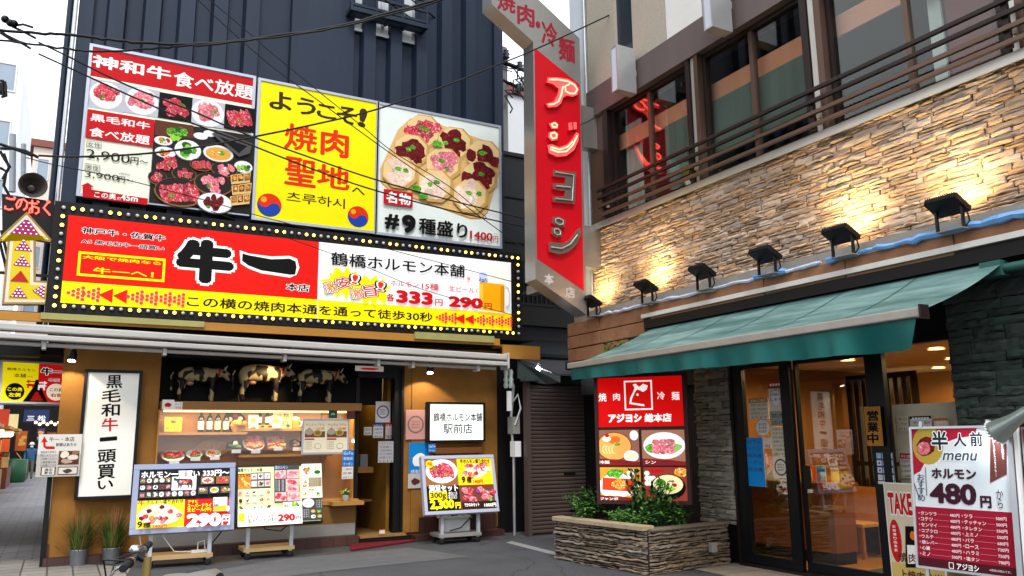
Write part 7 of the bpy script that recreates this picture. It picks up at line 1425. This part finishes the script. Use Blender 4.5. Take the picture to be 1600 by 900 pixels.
for k, (p_, r_, cl_, tx) in enumerate(cells):
    A.rect(p_, r_, P[cl_]); x0, x1_, y0, y1 = A.rc(p_, r_); w_, h_ = x1_-x0, y1-y0
    if k == 0:
        A.ell((x0+w_*.42, y0+h_*.53), w_*.42, h_*.42, P['7a4a2a'], True); A.ell((x0+w_*.42, y0+h_*.54), w_*.39, h_*.38, P['e0a050'], True)
        for j in range(9): A.ell((x0+w_*(.2+.035*j), y0+h_*.45), w_*.1, h_*.13, P['ecc880' if j % 2 else 'd8a050'], True)
        A.blob((x0+w_*.4, y0+h_*.72), w_*.2, h_*.12, P['e06820'], True); A.ell((x0+w_*.25, y0+h_*.75), w_*.1, h_*.08, P['foam'], True); A.ell((x0+w_*.26, y0+h_*.84), w_*.05, h_*.05, P['red'], True); A.blob((x0+w_*.5, y0+h_*.6), w_*.08, h_*.06, P['greens'], True)
        A.ell((x0+w_*.81, y0+h_*.26), w_*.17, h_*.16, P['plate'], True); A.ell((x0+w_*.81, y0+h_*.26), w_*.14, h_*.12, P['e8dcb8'], True); A.ell((x0+w_*.89, y0+h_*.84), w_*.1, h_*.14, P['plate'], True)
    elif k == 1:
        A.ell((x0+w_*.5, y0+h_*.56), w_*.47, h_*.38, P['plate'], True); A.ell((x0+w_*.5, y0+h_*.57), w_*.43, h_*.33, P['white'], True); A.blob((x0+w_*.72, y0+h_*.48), w_*.22, h_*.14, P['8fb860'], True, rot=20); A.blob((x0+w_*.18, y0+h_*.48), w_*.12, h_*.16, P['greens'], True)
        for j in range(9): A.blob((x0+w_*(.32+.16*(j % 3)), y0+h_*(.4+.13*(j//3))), w_*.12, h_*.1, P['meat2'], True)
    elif k == 2:
        A.ell((x0+w_*.5, y0+h_*.45), w_*.46, h_*.38, P['white'], True); A.blob((x0+w_*.42, y0+h_*.82), w_*.24, h_*.16, P['greens'], True)
        A.poly([(x0+w_*.12, y0+h_*.35), (x0+w_*.84, y0+h_*.3), (x0+w_*.86, y0+h_*.66), (x0+w_*.14, y0+h_*.7)], P['d83c1c'], True); A.blob((x0+w_*.52, y0+h_*.52), w_*.22, h_*.18, P['mixed'], True); A.blob((x0+w_*.8, y0+h_*.85), w_*.14, h_*.1, P['pale_meat'], True)
        for j in range(5): A.blob((x0+w_*(.1+.2*j), y0+h_*.14), w_*.1, h_*.07, P['gold'], True)
    else:
        for j in range(7): A.ell((x0+w_*(.08+.07*(j % 3)), y0+h_*(.55+.14*(j//3))), w_*.06, h_*.07, P['foam'], True)
        A.blob((x0+w_*.3, y0+h_*.9), w_*.2, h_*.08, P['red'], True); A.blob((x0+w_*.85, y0+h_*.85), w_*.2, h_*.14, P['mixed'], True); A.ell((x0+w_*.55, y0+h_*.45), w_*.4, h_*.36, P['black'], True); A.ell((x0+w_*.55, y0+h_*.52), w_*.34, h_*.27, P['e4d8a8'], True); A.blob((x0+w_*.38, y0+h_*.58), w_*.15, h_*.12, P['greens'], True); A.ell((x0+w_*.7, y0+h_*.5), w_*.05, h_*.05, P['red'], True); A.blob((x0+w_*.6, y0+h_*.4), w_*.16, h_*.08, P['lime'], True)
    if tx: A.poly([(x0, y0), (x1_, y0), (x1_, y0+h_*.1), (x0+w_*.6, y0+h_*.16), (x0, y0+h_*.2)], P['7a1c20'], True); A.text(tx, (x0+w_*.06, y0+h_*.05), (x0+w_*(.12+.09*len(tx)), y0+h_*.14), P['white'], .02, uv=True)
A.mb.build('illuminated_face', t); MB().fbox(fr, a0+.3, a0+.36, .5-1.3, b0, -.16, -.1, brf).build('post', t); MB().fbox(fr, a1-.36, a1-.3, .5-1.3, b0, -.16, -.1, brf).build('post', t)
def bush(name, label, c, n, rx, ry, hz, L, seed, mats, up=.6, wd=.32):
    t = thing(name, label, 'plant', c, 'shrubs in the stone planter'); b = MB(); q = random.Random(seed); c = Vector(c)
    for k in range(n//14):
        a = q.uniform(0, 6.28); top = c+Vector((q.gauss(0, rx*.5), q.gauss(0, ry*.5), hz*q.uniform(.45, 1))); base = c+Vector((q.gauss(0, rx*.2), q.gauss(0, ry*.2), 0)); 
        for j in range(14):
            u_ = .25+.75*(j+q.random())/14; p = base+(top-base)*u_+Vector((q.gauss(0, .03), q.gauss(0, .03), q.gauss(0, .02))); d = Vector((q.gauss(0, 1), q.gauss(0, 1), q.uniform(-.2, up*2))); l_ = L*q.uniform(.6, 1.3); leaf(b, p, d, l_, l_*wd*q.uniform(.7, 1.1), mats[q.randrange(len(mats))], q.uniform(.0, .5), q)
        b.tube([base, (base+top)/2+Vector((q.gauss(0, .02), q.gauss(0, .02), 0)), top], .005, mats[0], 4)
    b.build('foliage', t)
    return t
lf = [mk('leaf_dark', '1e3a16', .45, 0, 0, .3, 9.), mk('leaf_mid', '33602a', .45, 0, 0, .3, 9.), mk('leaf_light', '5a8a3c', .5, 0, 0, .3, 9.)]
bush('planter_shrub', 'leafy green shrub at the far left corner of the planter', (6.55, 9.75, .5), 560, .28, .3, .5, .075, 1, lf)
bush('planter_shrub', 'shrub with upright leaves in front of the lower food pictures', (6.95, 8.72, .5), 520, .3, .26, .62, .085, 2, lf, 1.1)
bush('trailing_ivy', 'low pale ivy spilling along the planter edge below the lightbox', (6.7, 8.95, .5), 560, .3, .5, .26, .05, 3, lf[1:]+lf[2:], .3, .45)
bush('planter_shrub', 'low dark shrub at the right corner of the planter by the pillar', (7.25, 8.6, .5), 300, .26, .14, .3, .06, 4, lf)
bush('upright_fern', 'single tall upright dark leaf clump before the lightbox centre', (6.82, 8.98, .5), 90, .05, .05, .75, .16, 5, lf[:2], 2.2, .2)

# ================================================================== red blade sign with neon characters
ss = mk('sign_steel', 'a2a2a0', .3, .75, 0, .06, 2., .03, 20., (1, 1, .1)); fr = FA(11.0); rs = thing('blade_sign', 'tall red and steel blade sign with neon katakana projecting from the right building', 'sign', (7.0, 11.1, 3.7))
poly = [(768, 6), (833, 65), (837, 436), (917, 492), (905.5, 60), (800, -40), (768, -40)]
pts = [fr.px(*p) for p in poly]; b = MB(); b.prism(fr, pts, -.34, 0, ss); b.build('casing', rs)
A = Art(fr, .001); Zr = lambda x, y: (740+x/1.8, y/1.8)
A.poly([Zr(171, 134), Zr(298, 238), Zr(310, 818), Zr(178, 728)], mk('sign_red', 'b80c1c', .35, 0, .05, .04, 2.)); A.mb.build('red_panel', rs)
A = Art(fr, .002); rd = mk('sign_letter_red', '8c1c2c', .4)
for ch_, p_, r_ in (('焼', (66, -28), (118, 40)), ('肉', (122, 6), (172, 80)), ('・', (174, 58), (188, 82)), ('冷', (190, 56), (236, 136)), ('麺', (238, 100), (286, 180))): A.text(ch_, Zr(*p_), Zr(*r_), rd, .03)
A.mb.build('lettering', rs); A = Art(fr, .002)
gl = mk('faint_steel_letter', 'c4c0b8', .4)
A.text('本', Zr(198, 768), Zr(226, 802), gl, .03); A.text('店', Zr(257, 806), Zr(286, 840), gl, .03); A.mb.build('lettering', rs)
for y0, y1 in ((165, 232), (352, 418)): 
    p = [fr.px(908, y0, -.1), fr.px(925, y1, -.1)]; b = MB(); b.box((p[0][0], 11.08, p[1][1]), (7.95, 11.28, p[0][1]), ss); b.build('wall_bracket', rs)
# channel letters: red returns with neon outlines, two lit and two dark
rim = mk('channel_letter_red', 'c01828', .4, 0, .1); face_on = mk('lit_letter_face', 'e8484a', .4, 0, .9); face_off = mk('unlit_letter_face', '6a6460', .3, .3); tube_on = mk('letter_neon', 'ff6048', .3, 0, 5., 0); tube_off = mk('unlit_letter_tube', 'b8b0a4', .25, .2)
def chan(name, shapes, on, tubes):
    m = MB()
    for s_ in shapes:
        pp = [fr.px(*Zr(*p)) for p in s_]; m.prism(fr, pp, .003, .07, face_on if on else face_off, rim)
    o = m.build(name, rs); tb = MB()
    for s_ in tubes: tb.tube([fr.pt(*fr.px(*Zr(*p)), .085) for p in s_], .014, tube_on if on else tube_off, 6)
    tb.build('neon_tube', o)
def outl(s_, k=.8):
    cx = sum(p[0] for p in s_)/len(s_); cy = sum(p[1] for p in s_)/len(s_); return [(cx+(p[0]-cx)*k, cy+(p[1]-cy)*k) for p in s_]+[(cx+(s_[0][0]-cx)*k, cy+(s_[0][1]-cy)*k)]
a1_ = [(203, 222), (228, 222), (258, 226), (280, 238), (290, 254), (286, 270), (272, 276), (255, 272), (246, 278), (240, 294), (228, 304), (204, 306), (198, 296), (220, 290), (230, 272), (234, 254), (216, 240), (200, 236)]
chan('letter_a', [a1_], True, [[(206, 229), (230, 229), (258, 234), (276, 244), (284, 256), (278, 268), (264, 268), (252, 262), (250, 248), (262, 242)], [(244, 248), (240, 270), (232, 290), (218, 298), (204, 299)]])
j1 = [(206, 352), (222, 346), (232, 354), (230, 366), (214, 366)]; j2 = [(206, 376), (222, 372), (232, 380), (230, 396), (214, 400), (204, 390)]; j3 = [(202, 412), (216, 410), (234, 418), (258, 410), (274, 392), (282, 376), (290, 380), (288, 400), (276, 426), (254, 442), (228, 444), (206, 434)]; j4 = [(260, 350), (270, 348), (272, 368), (262, 370)]; j5 = [(274, 348), (283, 348), (284, 366), (276, 368)]
chan('letter_ji', [j1, j2, j3, j4, j5], True, [outl(j1, .6), outl(j2, .6), [(208, 424), (230, 432), (254, 430), (272, 412), (284, 386)], [(210, 418), (234, 425), (256, 418), (272, 402)]])
y1_ = [(218, 480), (232, 484), (282, 488), (278, 576), (218, 570), (216, 556), (250, 556), (252, 540), (218, 534), (216, 520), (252, 520), (252, 502), (218, 498)]
chan('letter_yo', [y1_], False, [[(222, 488), (274, 496), (270, 568), (222, 562)], [(224, 527), (266, 531)]])
s1_ = [(216, 614), (232, 612), (252, 622), (250, 640), (234, 642), (216, 630)]; s2_ = [(214, 642), (230, 642), (242, 652), (242, 668), (226, 670), (214, 660)]; s3_ = [(204, 686), (220, 684), (246, 688), (268, 674), (284, 650), (294, 642), (296, 660), (284, 690), (262, 710), (236, 718), (208, 710)]
chan('letter_shi', [s1_, s2_, s3_], False, [outl(s1_, .6), outl(s2_, .6), [(210, 698), (240, 702), (264, 690), (284, 664)]])
# a pipe and box beyond the blade sign
t = thing('wall_conduit', 'steel conduit running up the white corner column behind the blade sign', 'pipe', (7.9, 11.5, 3.9)); MB().tube([(7.93, 11.41, 3.9), (7.93, 11.41, 13)], .03, alum).build('pipe', t)
# ================================================================== overhead cables
cb = mk('cable_black', '0c0d0f', .5, 0, 0, .05, 5.)
def cable(label, y, pts, r_, y1=None, wob=0.):
    n = len(pts); q = random.Random(n*7+int(pts[0][1])); P_ = []
    w3 = [at(px_, py_, 1, y+((y1-y)*i/(n-1) if y1 is not None else 0)) for i, (px_, py_) in enumerate(pts)]
    for i in range(n-1):                          # Catmull-Rom through the hung points
        p0, p1, p2, p3 = w3[max(0, i-1)], w3[i], w3[i+1], w3[min(n-1, i+2)]
        for k in range(6):
            t_ = k/6; P_.append(.5*((2*p1)+(p2-p0)*t_+(2*p0-5*p1+4*p2-p3)*t_*t_+(3*p1-p0-3*p2+p3)*t_**3)+Vector((0, q.uniform(-1, 1), q.uniform(-1, 1)))*wob)
    P_.append(w3[-1]); o = MB().tube(P_, r_, cb, 6).build('overhead_cable'); tag(o, label, 'cable', 'cables strung across the street'); return recenter(o)
cable('thick upper cable bundle crossing the dark ribbed wall to the top of the photo', 11.6, [(-30, 44), (60, 52), (110, 54), (170, 62), (227, 67), (310, 69), (420, 57), (520, 42), (610, 20), (700, -6), (760, -26)], .019, 9.5, .008)
cable('second strand wrapped along the thick cable bundle', 11.62, [(-30, 58), (40, 68), (110, 77), (151, 80), (211, 78), (264, 74), (310, 70.5), (420, 59.5), (520, 44.5), (610, 23), (700, -3), (760, -22)], .014, 9.52, .01)
cable('cable sagging across the upper meat pictures to the steel edge of the blade sign', 11.8, [(60, 66), (108, 89), (196, 132), (302, 174), (380, 208), (493, 249), (588, 281), (700, 312), (826, 343)], .012)
cable('cable running just below the sagging one across the three billboards', 11.8, [(60, 84), (108, 106), (211, 153), (302, 193), (380, 222), (493, 266), (588, 298), (700, 328), (826, 356)], .012)
cable('cable rising from the price panel over the yellow billboard to the blade sign top', 10.6, [(60, 243), (121, 245), (227, 240), (321, 228), (380, 217), (493, 194), (588, 171), (701, 132), (773, 103), (830, 80), (930, 34), (1010, -4)], .013)
cable('thin cable falling over the up-arrow price panel to the bulb sign', 12.5, [(40, 246), (83, 257), (189, 279), (321, 313), (400, 336), (500, 362), (640, 398), (800, 440)], .007)
cable('thin cable across the white half of the bulb sign', 12.6, [(330, 330), (450, 372), (560, 412), (660, 452), (800, 492), (836, 502)], .006)
cable('upper of two thin cables from the window grille to the pole', 12.7, [(590, -8), (632, 21), (669, 47), (720, 78), (770, 102), (800, 112)], .014, 14.6)
cable('lower of two thin cables from the window grille to the pole', 12.7, [(635, -6), (660, 12), (695, 40), (740, 72), (777, 99), (800, 108)], .014, 14.6)
cable('thin steep cable from the top edge across the yellow billboard to the platter board', 12.0, [(300, -10), (345, 34), (420, 100), (493, 154), (591, 226), (700, 302), (818, 388)], .008)
cable('second steep thin cable over the exclamation mark of the yellow billboard', 12.0, [(318, -8), (378, 42), (420, 79), (452, 105), (493, 139), (569, 200), (614, 237), (700, 290), (760, 340)], .007)
cable('short thin cable from the blade sign to the upper window of the right building', 10.2, [(905, 196), (926, 186), (960, 164), (1000, 139)], .008)
t = thing('street_cable_bundle', 'knot of dark cables and insulators in the white sky at the top left corner', 'cable knot', at(20, 50, 1, 16)); b = MB(); q = random.Random(5)
for pts in ([(5, 28), (14, 34), (24, 40), (36, 38), (52, 43)], [(14, 34), (20, 42), (34, 48), (56, 60)], [(0, 48), (10, 55), (28, 64), (48, 76)], [(0, 51), (14, 60), (40, 68)], [(0, 126), (8, 128), (10, 150), (2, 152)], [(4, 125), (5, 152)]): MB().tube([at(*p, 1, 16) for p in pts], .022, cb, 6).build('cable', t)
for p in ((8, 30), (16, 36), (22, 37)): MB().ball(at(*p, 1, 15.95), .07, cb, 8).build('insulator', t)
MB().box(tuple(at(-4, 128, 1, 16)), tuple(at(10, 150, 1, 16.2)), cb).build('transformer_fin', t)
t = thing('alley_cables', 'tangle of grey cables and poles over the alley behind the arrow sign', 'cable knot', at(10, 240, 1, 18)); b = MB()
for pts in ([(0, 225), (14, 230), (40, 236), (60, 246)], [(0, 232), (20, 232), (50, 243)], [(0, 236), (8, 250), (16, 262)], [(0, 262), (10, 268), (6, 290), (14, 305)], [(6, 240), (14, 262), (4, 280)], [(0, 380), (10, 420), (8, 470)], [(2, 360), (14, 410), (20, 470)]): MB().tube([at(*p, 1, 18) for p in pts], .03, cb, 6).build('cable', t)
MB().tube([at(19, 300, 1, 24), at(20, 210, 1, 24)], .08, mk('pale_pole', '9aa2aa', .6), 8).build('pole', t); MB().tube([at(36, 300, 1, 24), at(37, 225, 1, 24)], .06, mk('pale_pole', '9aa2aa', .6), 8).build('pole', t)

# ================================================================== walker in the alley (about 1.65 m, grey trousers, blue jacket, pale hat)
def person(x, y, s, face):
    t = thing('person', 'person in blue jacket, grey trousers and pale hat walking in the alley', 'person', (x, y, 0)); c_, s_ = math.cos(face), math.sin(face)
    def P(a, b_, z): return (x+(a*c_-b_*s_)*s, y+(a*s_+b_*c_)*s, z*s)      # a = sideways, b = forwards
    V = [P(0, 0, .92), P(0, .01, 1.12), P(0, .02, 1.32), P(0, .05, 1.44), P(0, .08, 1.52), P(0, .09, 1.6), P(0, .085, 1.66)]; Rr = [(.15, .115), (.155, .12), (.175, .125), (.09, .085), (.055, .055), (.085, .095), (.07, .08)]; E_ = [(0, 1), (1, 2), (2, 3), (3, 4), (4, 5), (5, 6)]
    for sd, st_ in ((-1, .13), (1, -.1)):
        k = len(V); V += [P(sd*.09, st_*.3, .82), P(sd*.095, st_*.8, .5), P(sd*.095, st_, .1), P(sd*.1, st_+.05, .04), P(sd*.105, st_+.17, .03)]; Rr += [.095, .065, .05, .045, .035]; E_ += [(0, k), (k, k+1), (k+1, k+2), (k+2, k+3), (k+3, k+4)]
        k = len(V); V += [P(sd*.2, .02, 1.38), P(sd*.26, -.01, 1.14), P(sd*.26, .1 if sd > 0 else .04, .93), P(sd*.26, .14 if sd > 0 else .05, .84)]; Rr += [.065, .052, .042, .038]; E_ += [(2, k), (k, k+1), (k+1, k+2), (k+2, k+3)]
    o = skin('body', V, E_, [tuple(q*s for q in r_) if isinstance(r_, tuple) else r_*s for r_ in Rr], mk('blue_jacket', '2c5678', .8, 0, 0, .15, 8.), t, 2)
    me = o.data
    for nme, cl_ in (('grey_trousers', '5a564e'), ('skin_tone', 'b08870'), ('dark_shoe', '1a1a1c')): me.materials.append(mk(nme, cl_, .7, 0, 0, .1, 9.))
    for p in me.polygons:
        z = p.center.z/s; p.material_index = 3 if z < .09 else (1 if z < .88 else (2 if z > 1.46 else 0))
        rad = math.hypot(p.center.x, p.center.y)/s
        if z < .885 and z > .78 and rad > .22: p.material_index = 2
    b = MB(); b.lathe(P(0, .085, 1.655), [(.15*s, -.01*s), (.155*s, 0), (.1*s, .01*s), (.098*s, .06*s), (.06*s, .1*s), (0, .11*s)], mk('pale_hat', 'c4c8c8', .8), 16); b.build('hat', t)
    b = MB(); b.ball(P(0, .17, 1.55), .06*s, mk('mask_white', 'd8dce0', .7), 10, (1.1, .6, .9)); b.build('face_mask', t)
    b = MB(); b.ball(P(-.035, .183, 1.62), .012*s, black, 6); b.ball(P(.035, .183, 1.62), .012*s, black, 6); b.build('eyes', t)
    for sd in (-1, 1):
        hb = MB(); hx = P(sd*.26, .15 if sd > 0 else .06, .79); fm = mk('skin_tone', 'b08870', .7)
        hb.ball(hx, .045*s, fm, 8, (.6, 1, 1.1))
        for k in range(4): hb.tube([Vector(P(sd*.26, (.12+.02*k) if sd > 0 else (.03+.02*k), .77)), Vector(P(sd*.25, (.13+.02*k) if sd > 0 else (.04+.02*k), .73-.004*(k % 2))), Vector(P(sd*.24, (.14+.018*k) if sd > 0 else (.05+.018*k), .70))], .009*s, fm, 6)
        hb.tube([Vector(P(sd*.25, .19 if sd > 0 else .10, .80)), Vector(P(sd*.235, .205 if sd > 0 else .115, .765))], .010*s, fm, 6); hb.build('hand', t)
    st = thing('walking_stick', 'pale wooden stick held by the person in the alley', 'stick', P(.26, .15, .76)); MB().tube([P(.24, .16, .74), P(.5, .2, 1.1), P(.62, .2, 1.25)], .022, mk('stick_wood', 'b08850', .6), 8).build('shaft', st)
    return t
pp = gnd(45, 748); person(pp.x, pp.y, 1.02, math.pi)

# ================================================================== grass in galvanised pots
zinc = mk('galvanised_pot', '7c8084', .4, .6, 0, .15, 8.); gr_a = [mk('grass_green', '3c5a24', .6, 0, 0, .2, 6.), mk('grass_light', '6a7a34', .6, 0, 0, .2, 6.), mk('grass_rust', '8a5a3a', .6, 0, 0, .2, 6.)]
for k, (px_, py_, lb) in enumerate(((121, 884, 'tall rust-tipped grass in a zinc pot nearer the alley corner'), (173, 881, 'tall rust-tipped grass in a zinc pot nearer the bicycle'))):
    g = gnd(px_, py_); g.z = .008; t = thing('grass_pot', lb, 'plant', g, 'grass pots by the ochre wall'); q = random.Random(20+k)
    MB().lathe(g, [(.10, 0), (.125, .2), (.13, .215), (.118, .21), (.1, .17), (0, .17)], zinc, 20).build('pot', t); b = MB()
    for j in range(330):
        a = q.uniform(0, 6.28); r0 = .09*math.sqrt(q.random()); h = q.uniform(.3, .72); ln_ = q.gauss(0, .16)+(q.uniform(.15, .45) if j % 6 == 0 else 0); h *= (.55 if j % 6 == 0 else 1); p0 = g+Vector((r0*math.cos(a), r0*math.sin(a), .16)); dv = Vector((math.cos(a)*abs(ln_), math.sin(a)*abs(ln_), 0)); w_ = Vector((-math.sin(a), math.cos(a), 0))*q.uniform(.003, .006)
        m = gr_a[2] if (h > .6 and q.random() < .6) or j % 12 == 0 else gr_a[q.random() < .3]; p1 = p0+dv*.4+Vector((0, 0, h*.55)); p2 = p0+dv*1.3+Vector((0, 0, h))
        b.add([p0-w_, p0+w_, p1+w_, p1-w_, p2], [(0, 1, 2, 3), (3, 2, 4)], m)
    b.build('grass_blades', t)

# ================================================================== bicycle at the bottom left
bk = mk('bike_black', '14161a', .35, .2, 0, .05, 5.); rub = mk('grip_rubber', '1c1e22', .8, 0, 0, .1, 60., .3, 120.); chrome = mk('bike_chrome', 'b4b8bc', .2, .9, 0, .05, 8.); gold = mk('bike_frame_gold', '8c7a48', .35, .5)
bi = thing('bicycle', 'parked city bicycle with a turned handlebar and grey saddle at the bottom left edge', 'bicycle', (.6, 4.8, 0))
g1 = gnd(249, 841, 1.12); g0 = gnd(186, 901, 1.06); bd = (g1-g0).normalized(); mid = gnd(214, 868, 1.085); hd = Vector((-.86, .5, 0)).normalized()   # heading
sd = gnd(300, 897, .99)
fw = Vector((bd.y, -bd.x, 0)).normalized()
if fw.dot(hd) < 0: fw = -fw
e0, e1 = mid-bd*.30, mid+bd*.30
MB().tube([e0+bd*.1, mid-bd*.08+Vector((0, 0, -.005)), mid+bd*.08+Vector((0, 0, -.005)), e1-bd*.1], .013, bk, 10).build('handlebar', bi)
for a, c in ((e0-bd*.02, e0+bd*.11), (e1-bd*.11, e1+bd*.02)):
    gp = MB().ring([a, a+(c-a)*.06, a+(c-a)*.5, c-(c-a)*.06, c], [.017, .02, .0185, .02, .016], 12, True, rub).build('grip', bi)
for s_ in (-1, 1):
    c = mid+bd*s_*.15; b = MB(); b.tube([c, c+fw*.035+Vector((0, 0, -.015)), c+bd*s_*.06+fw*.06+Vector((0, 0, -.03)), c+bd*s_*.14+fw*.055+Vector((0, 0, -.035))], .007, chrome, 8); b.lathe(c-bd*.014, [(.02, 0), (.02, .03)], chrome, 14, bd); b.build('brake_lever', bi)
    MB().lathe(mid+bd*s_*.185-bd*.015, [(.024, 0), (.026, .012), (.022, .034)], bk, 14, bd).build('gear_shifter', bi)
hb_ = mid-fw*.0+Vector((0, 0, -.02)); head0 = mid-fw*.05+Vector((0, 0, -.03)); head1 = head0+Vector((0, 0, -.30))
MB().tube([mid, head0], .018, bk, 10).build('stem', bi); MB().tube([head0+Vector((0, 0, .02)), head1], .022, gold, 12).build('head_tube', bi)
MB().lathe(mid+bd*.05+fw*.02+Vector((0, 0, .012)), [(.028, 0), (.03, .012), (.02, .03), (0, .034)], chrome, 14).build('bell', bi)
ax1 = head1+fw*.12; ax1.z = .34; ax1h = ax1
for s_ in (-1, 1): MB().tube([head1+bd*s_*.05+Vector((0, 0, .02)), head1+bd*s_*.05+Vector((0, 0, -.1)), ax1+bd*s_*.05], .012, bk, 8).build('fork_blade', bi)
seatT = sd+Vector((0, 0, -.06)); bb = (head1+seatT)/2+Vector((0, 0, -.4)); bb.z = .3; seat_b = seatT+(bb-seatT)*.25
rear = seatT+(seatT-head1).normalized()*.4; rear.z = .34
MB().tube([seatT, bb], .018, gold, 10).build('seat_tube', bi); MB().tube([head1, bb], .02, gold, 10).build('down_tube', bi); MB().tube([head0+Vector((0, 0, -.12)), seat_b+Vector((0, 0, -.15))], .018, gold, 10).build('top_tube', bi)
side = (rear-bb); side.z = 0; side.normalize(); pr = Vector((-side.y, side.x, 0))
for s_ in (-1, 1): MB().tube([bb+pr*s_*.03, rear+pr*s_*.06], .01, gold, 8).build('chain_stay', bi); MB().tube([seat_b+pr*s_*.02, rear+pr*s_*.06], .009, gold, 8).build('seat_stay', bi)
def wheel(c, axd, r_=.33):
    axd = Vector((axd.x, axd.y, 0)).normalized(); e1_ = axd.cross(Vector((0, 0, 1))).normalized(); C_ = lambda a, rr: c+e1_*math.cos(a)*rr+Vector((0, 0, 1))*math.sin(a)*rr
    o = MB().tube([C_(k*math.pi/24, r_-.02) for k in range(48)], .02, rub, 8, True).build('wheel', bi); MB().tube([C_(k*math.pi/24, r_-.045) for k in range(48)], .012, chrome, 6, True).build('rim', o); b = MB()
    for k in range(18): b.tube([c+axd*(.02 if k % 2 else -.02), C_(k*2*math.pi/18, r_-.05)], .0018, chrome, 4)
    b.build('spokes', o); MB().lathe(c-axd*.05, [(.02, 0), (.025, .03), (.018, .05), (.025, .07), (.02, .1)], chrome, 12, axd).build('hub', o)
wheel(ax1, bd); wheel(rear, pr)
b = MB(); b.lathe(bb+pr*.05, [(.09, 0), (.09, .006)], chrome, 28, pr); b.build('chainring', bi)
for s_ in (-1, 1): k_ = MB().tube([bb+pr*s_*.06, bb+pr*s_*.07+side*s_*.05+Vector((0, 0, -.15*s_))], .01, chrome, 8).build('crank', bi); e_ = bb+pr*s_*.07+side*s_*.05+Vector((0, 0, -.15*s_)); MB().box(tuple(e_-Vector((.04, .04, .01))), tuple(e_+Vector((.04, .04, .01))), bk).build('pedal', k_)
sdir = (head1-seatT); sdir.z = 0; sdir.normalize(); sdir = (sdir*.35+hd*.65).normalized(); sx = Vector((-sdir.y, sdir.x, 0)); vs = []; fs = []; prof_ = [(-.14, .075, 0.0), (-.11, .085, .02), (-.05, .08, .012), (.02, .05, .0), (.08, .03, .0), (.13, .024, -.004), (.15, .012, -.012)]
for u_, w_, h_ in prof_:
    for k in range(9): a = math.pi*k/8; vs.append(sd+sdir*u_+sx*w_*math.cos(a)+Vector((0, 0, h_-.03+.035*math.sin(a))))
for i in range(len(prof_)-1): fs += [(i*9+k, i*9+k+1, (i+1)*9+k+1, (i+1)*9+k) for k in range(8)]
fs += [list(range(9)), list(range(len(vs)-1, len(vs)-10, -1))]
b = MB(); b.add(vs, fs, mk('grey_saddle', '6c6a66', .5, 0, 0, .1, 10.), True); b.build('saddle', bi); MB().tube([sd+Vector((0, 0, -.03)), seatT+Vector((0, 0, -.1))], .014, chrome, 8).build('seat_post', bi)
for k, pts in enumerate((((0, .14, 0), (.12, .1, -.03), (.14, .0, -.2), (.02, 0, -.35)), ((0, -.14, 0), (.14, -.08, .0), (.12, .0, -.18), (.0, 0, -.33)))):
    MB().tube([mid+fw*a+bd*c+Vector((0, 0, z)) for a, c, z in pts], .005, bk, 6).build('brake_cable', bi)
MB().tube([rear+pr*.08, rear+pr*.2+Vector((0, 0, -.33))], .01, chrome, 8).build('kickstand', bi)
MB().tube([ax1+Vector((math.cos(a)*.36*fw.x, math.cos(a)*.36*fw.y, math.sin(a)*.36)) for a in [k*math.pi/14+.2 for k in range(12)]], .018, bk, 6).build('mudguard', bi)

# ================================================================== the street's other side, seen only in the upstairs window reflections
ob_ = thing('opposite_building', 'grey office block across the street, seen reflected in the upstairs windows', 'building', (-30, 0, 0))
MB().box((-38, -20, 0), (-24, 16, 13), mk('opposite_wall', '8a9096', .8, 0, 0, .12, 1.)).build('wall', ob_)
for j in range(3):
    b = MB(); z = 3.6+j*3; f = Fr((-23.99, 0, 0), (0, 1, 0))
    for k in range(6): b.fbox(f, -14+k*4.3, -14+k*4.3+2.8, z, z+1.6, 0, .05, mk('opposite_glass', '3c4650', .1, .3))
    b.build('window_row', ob_)
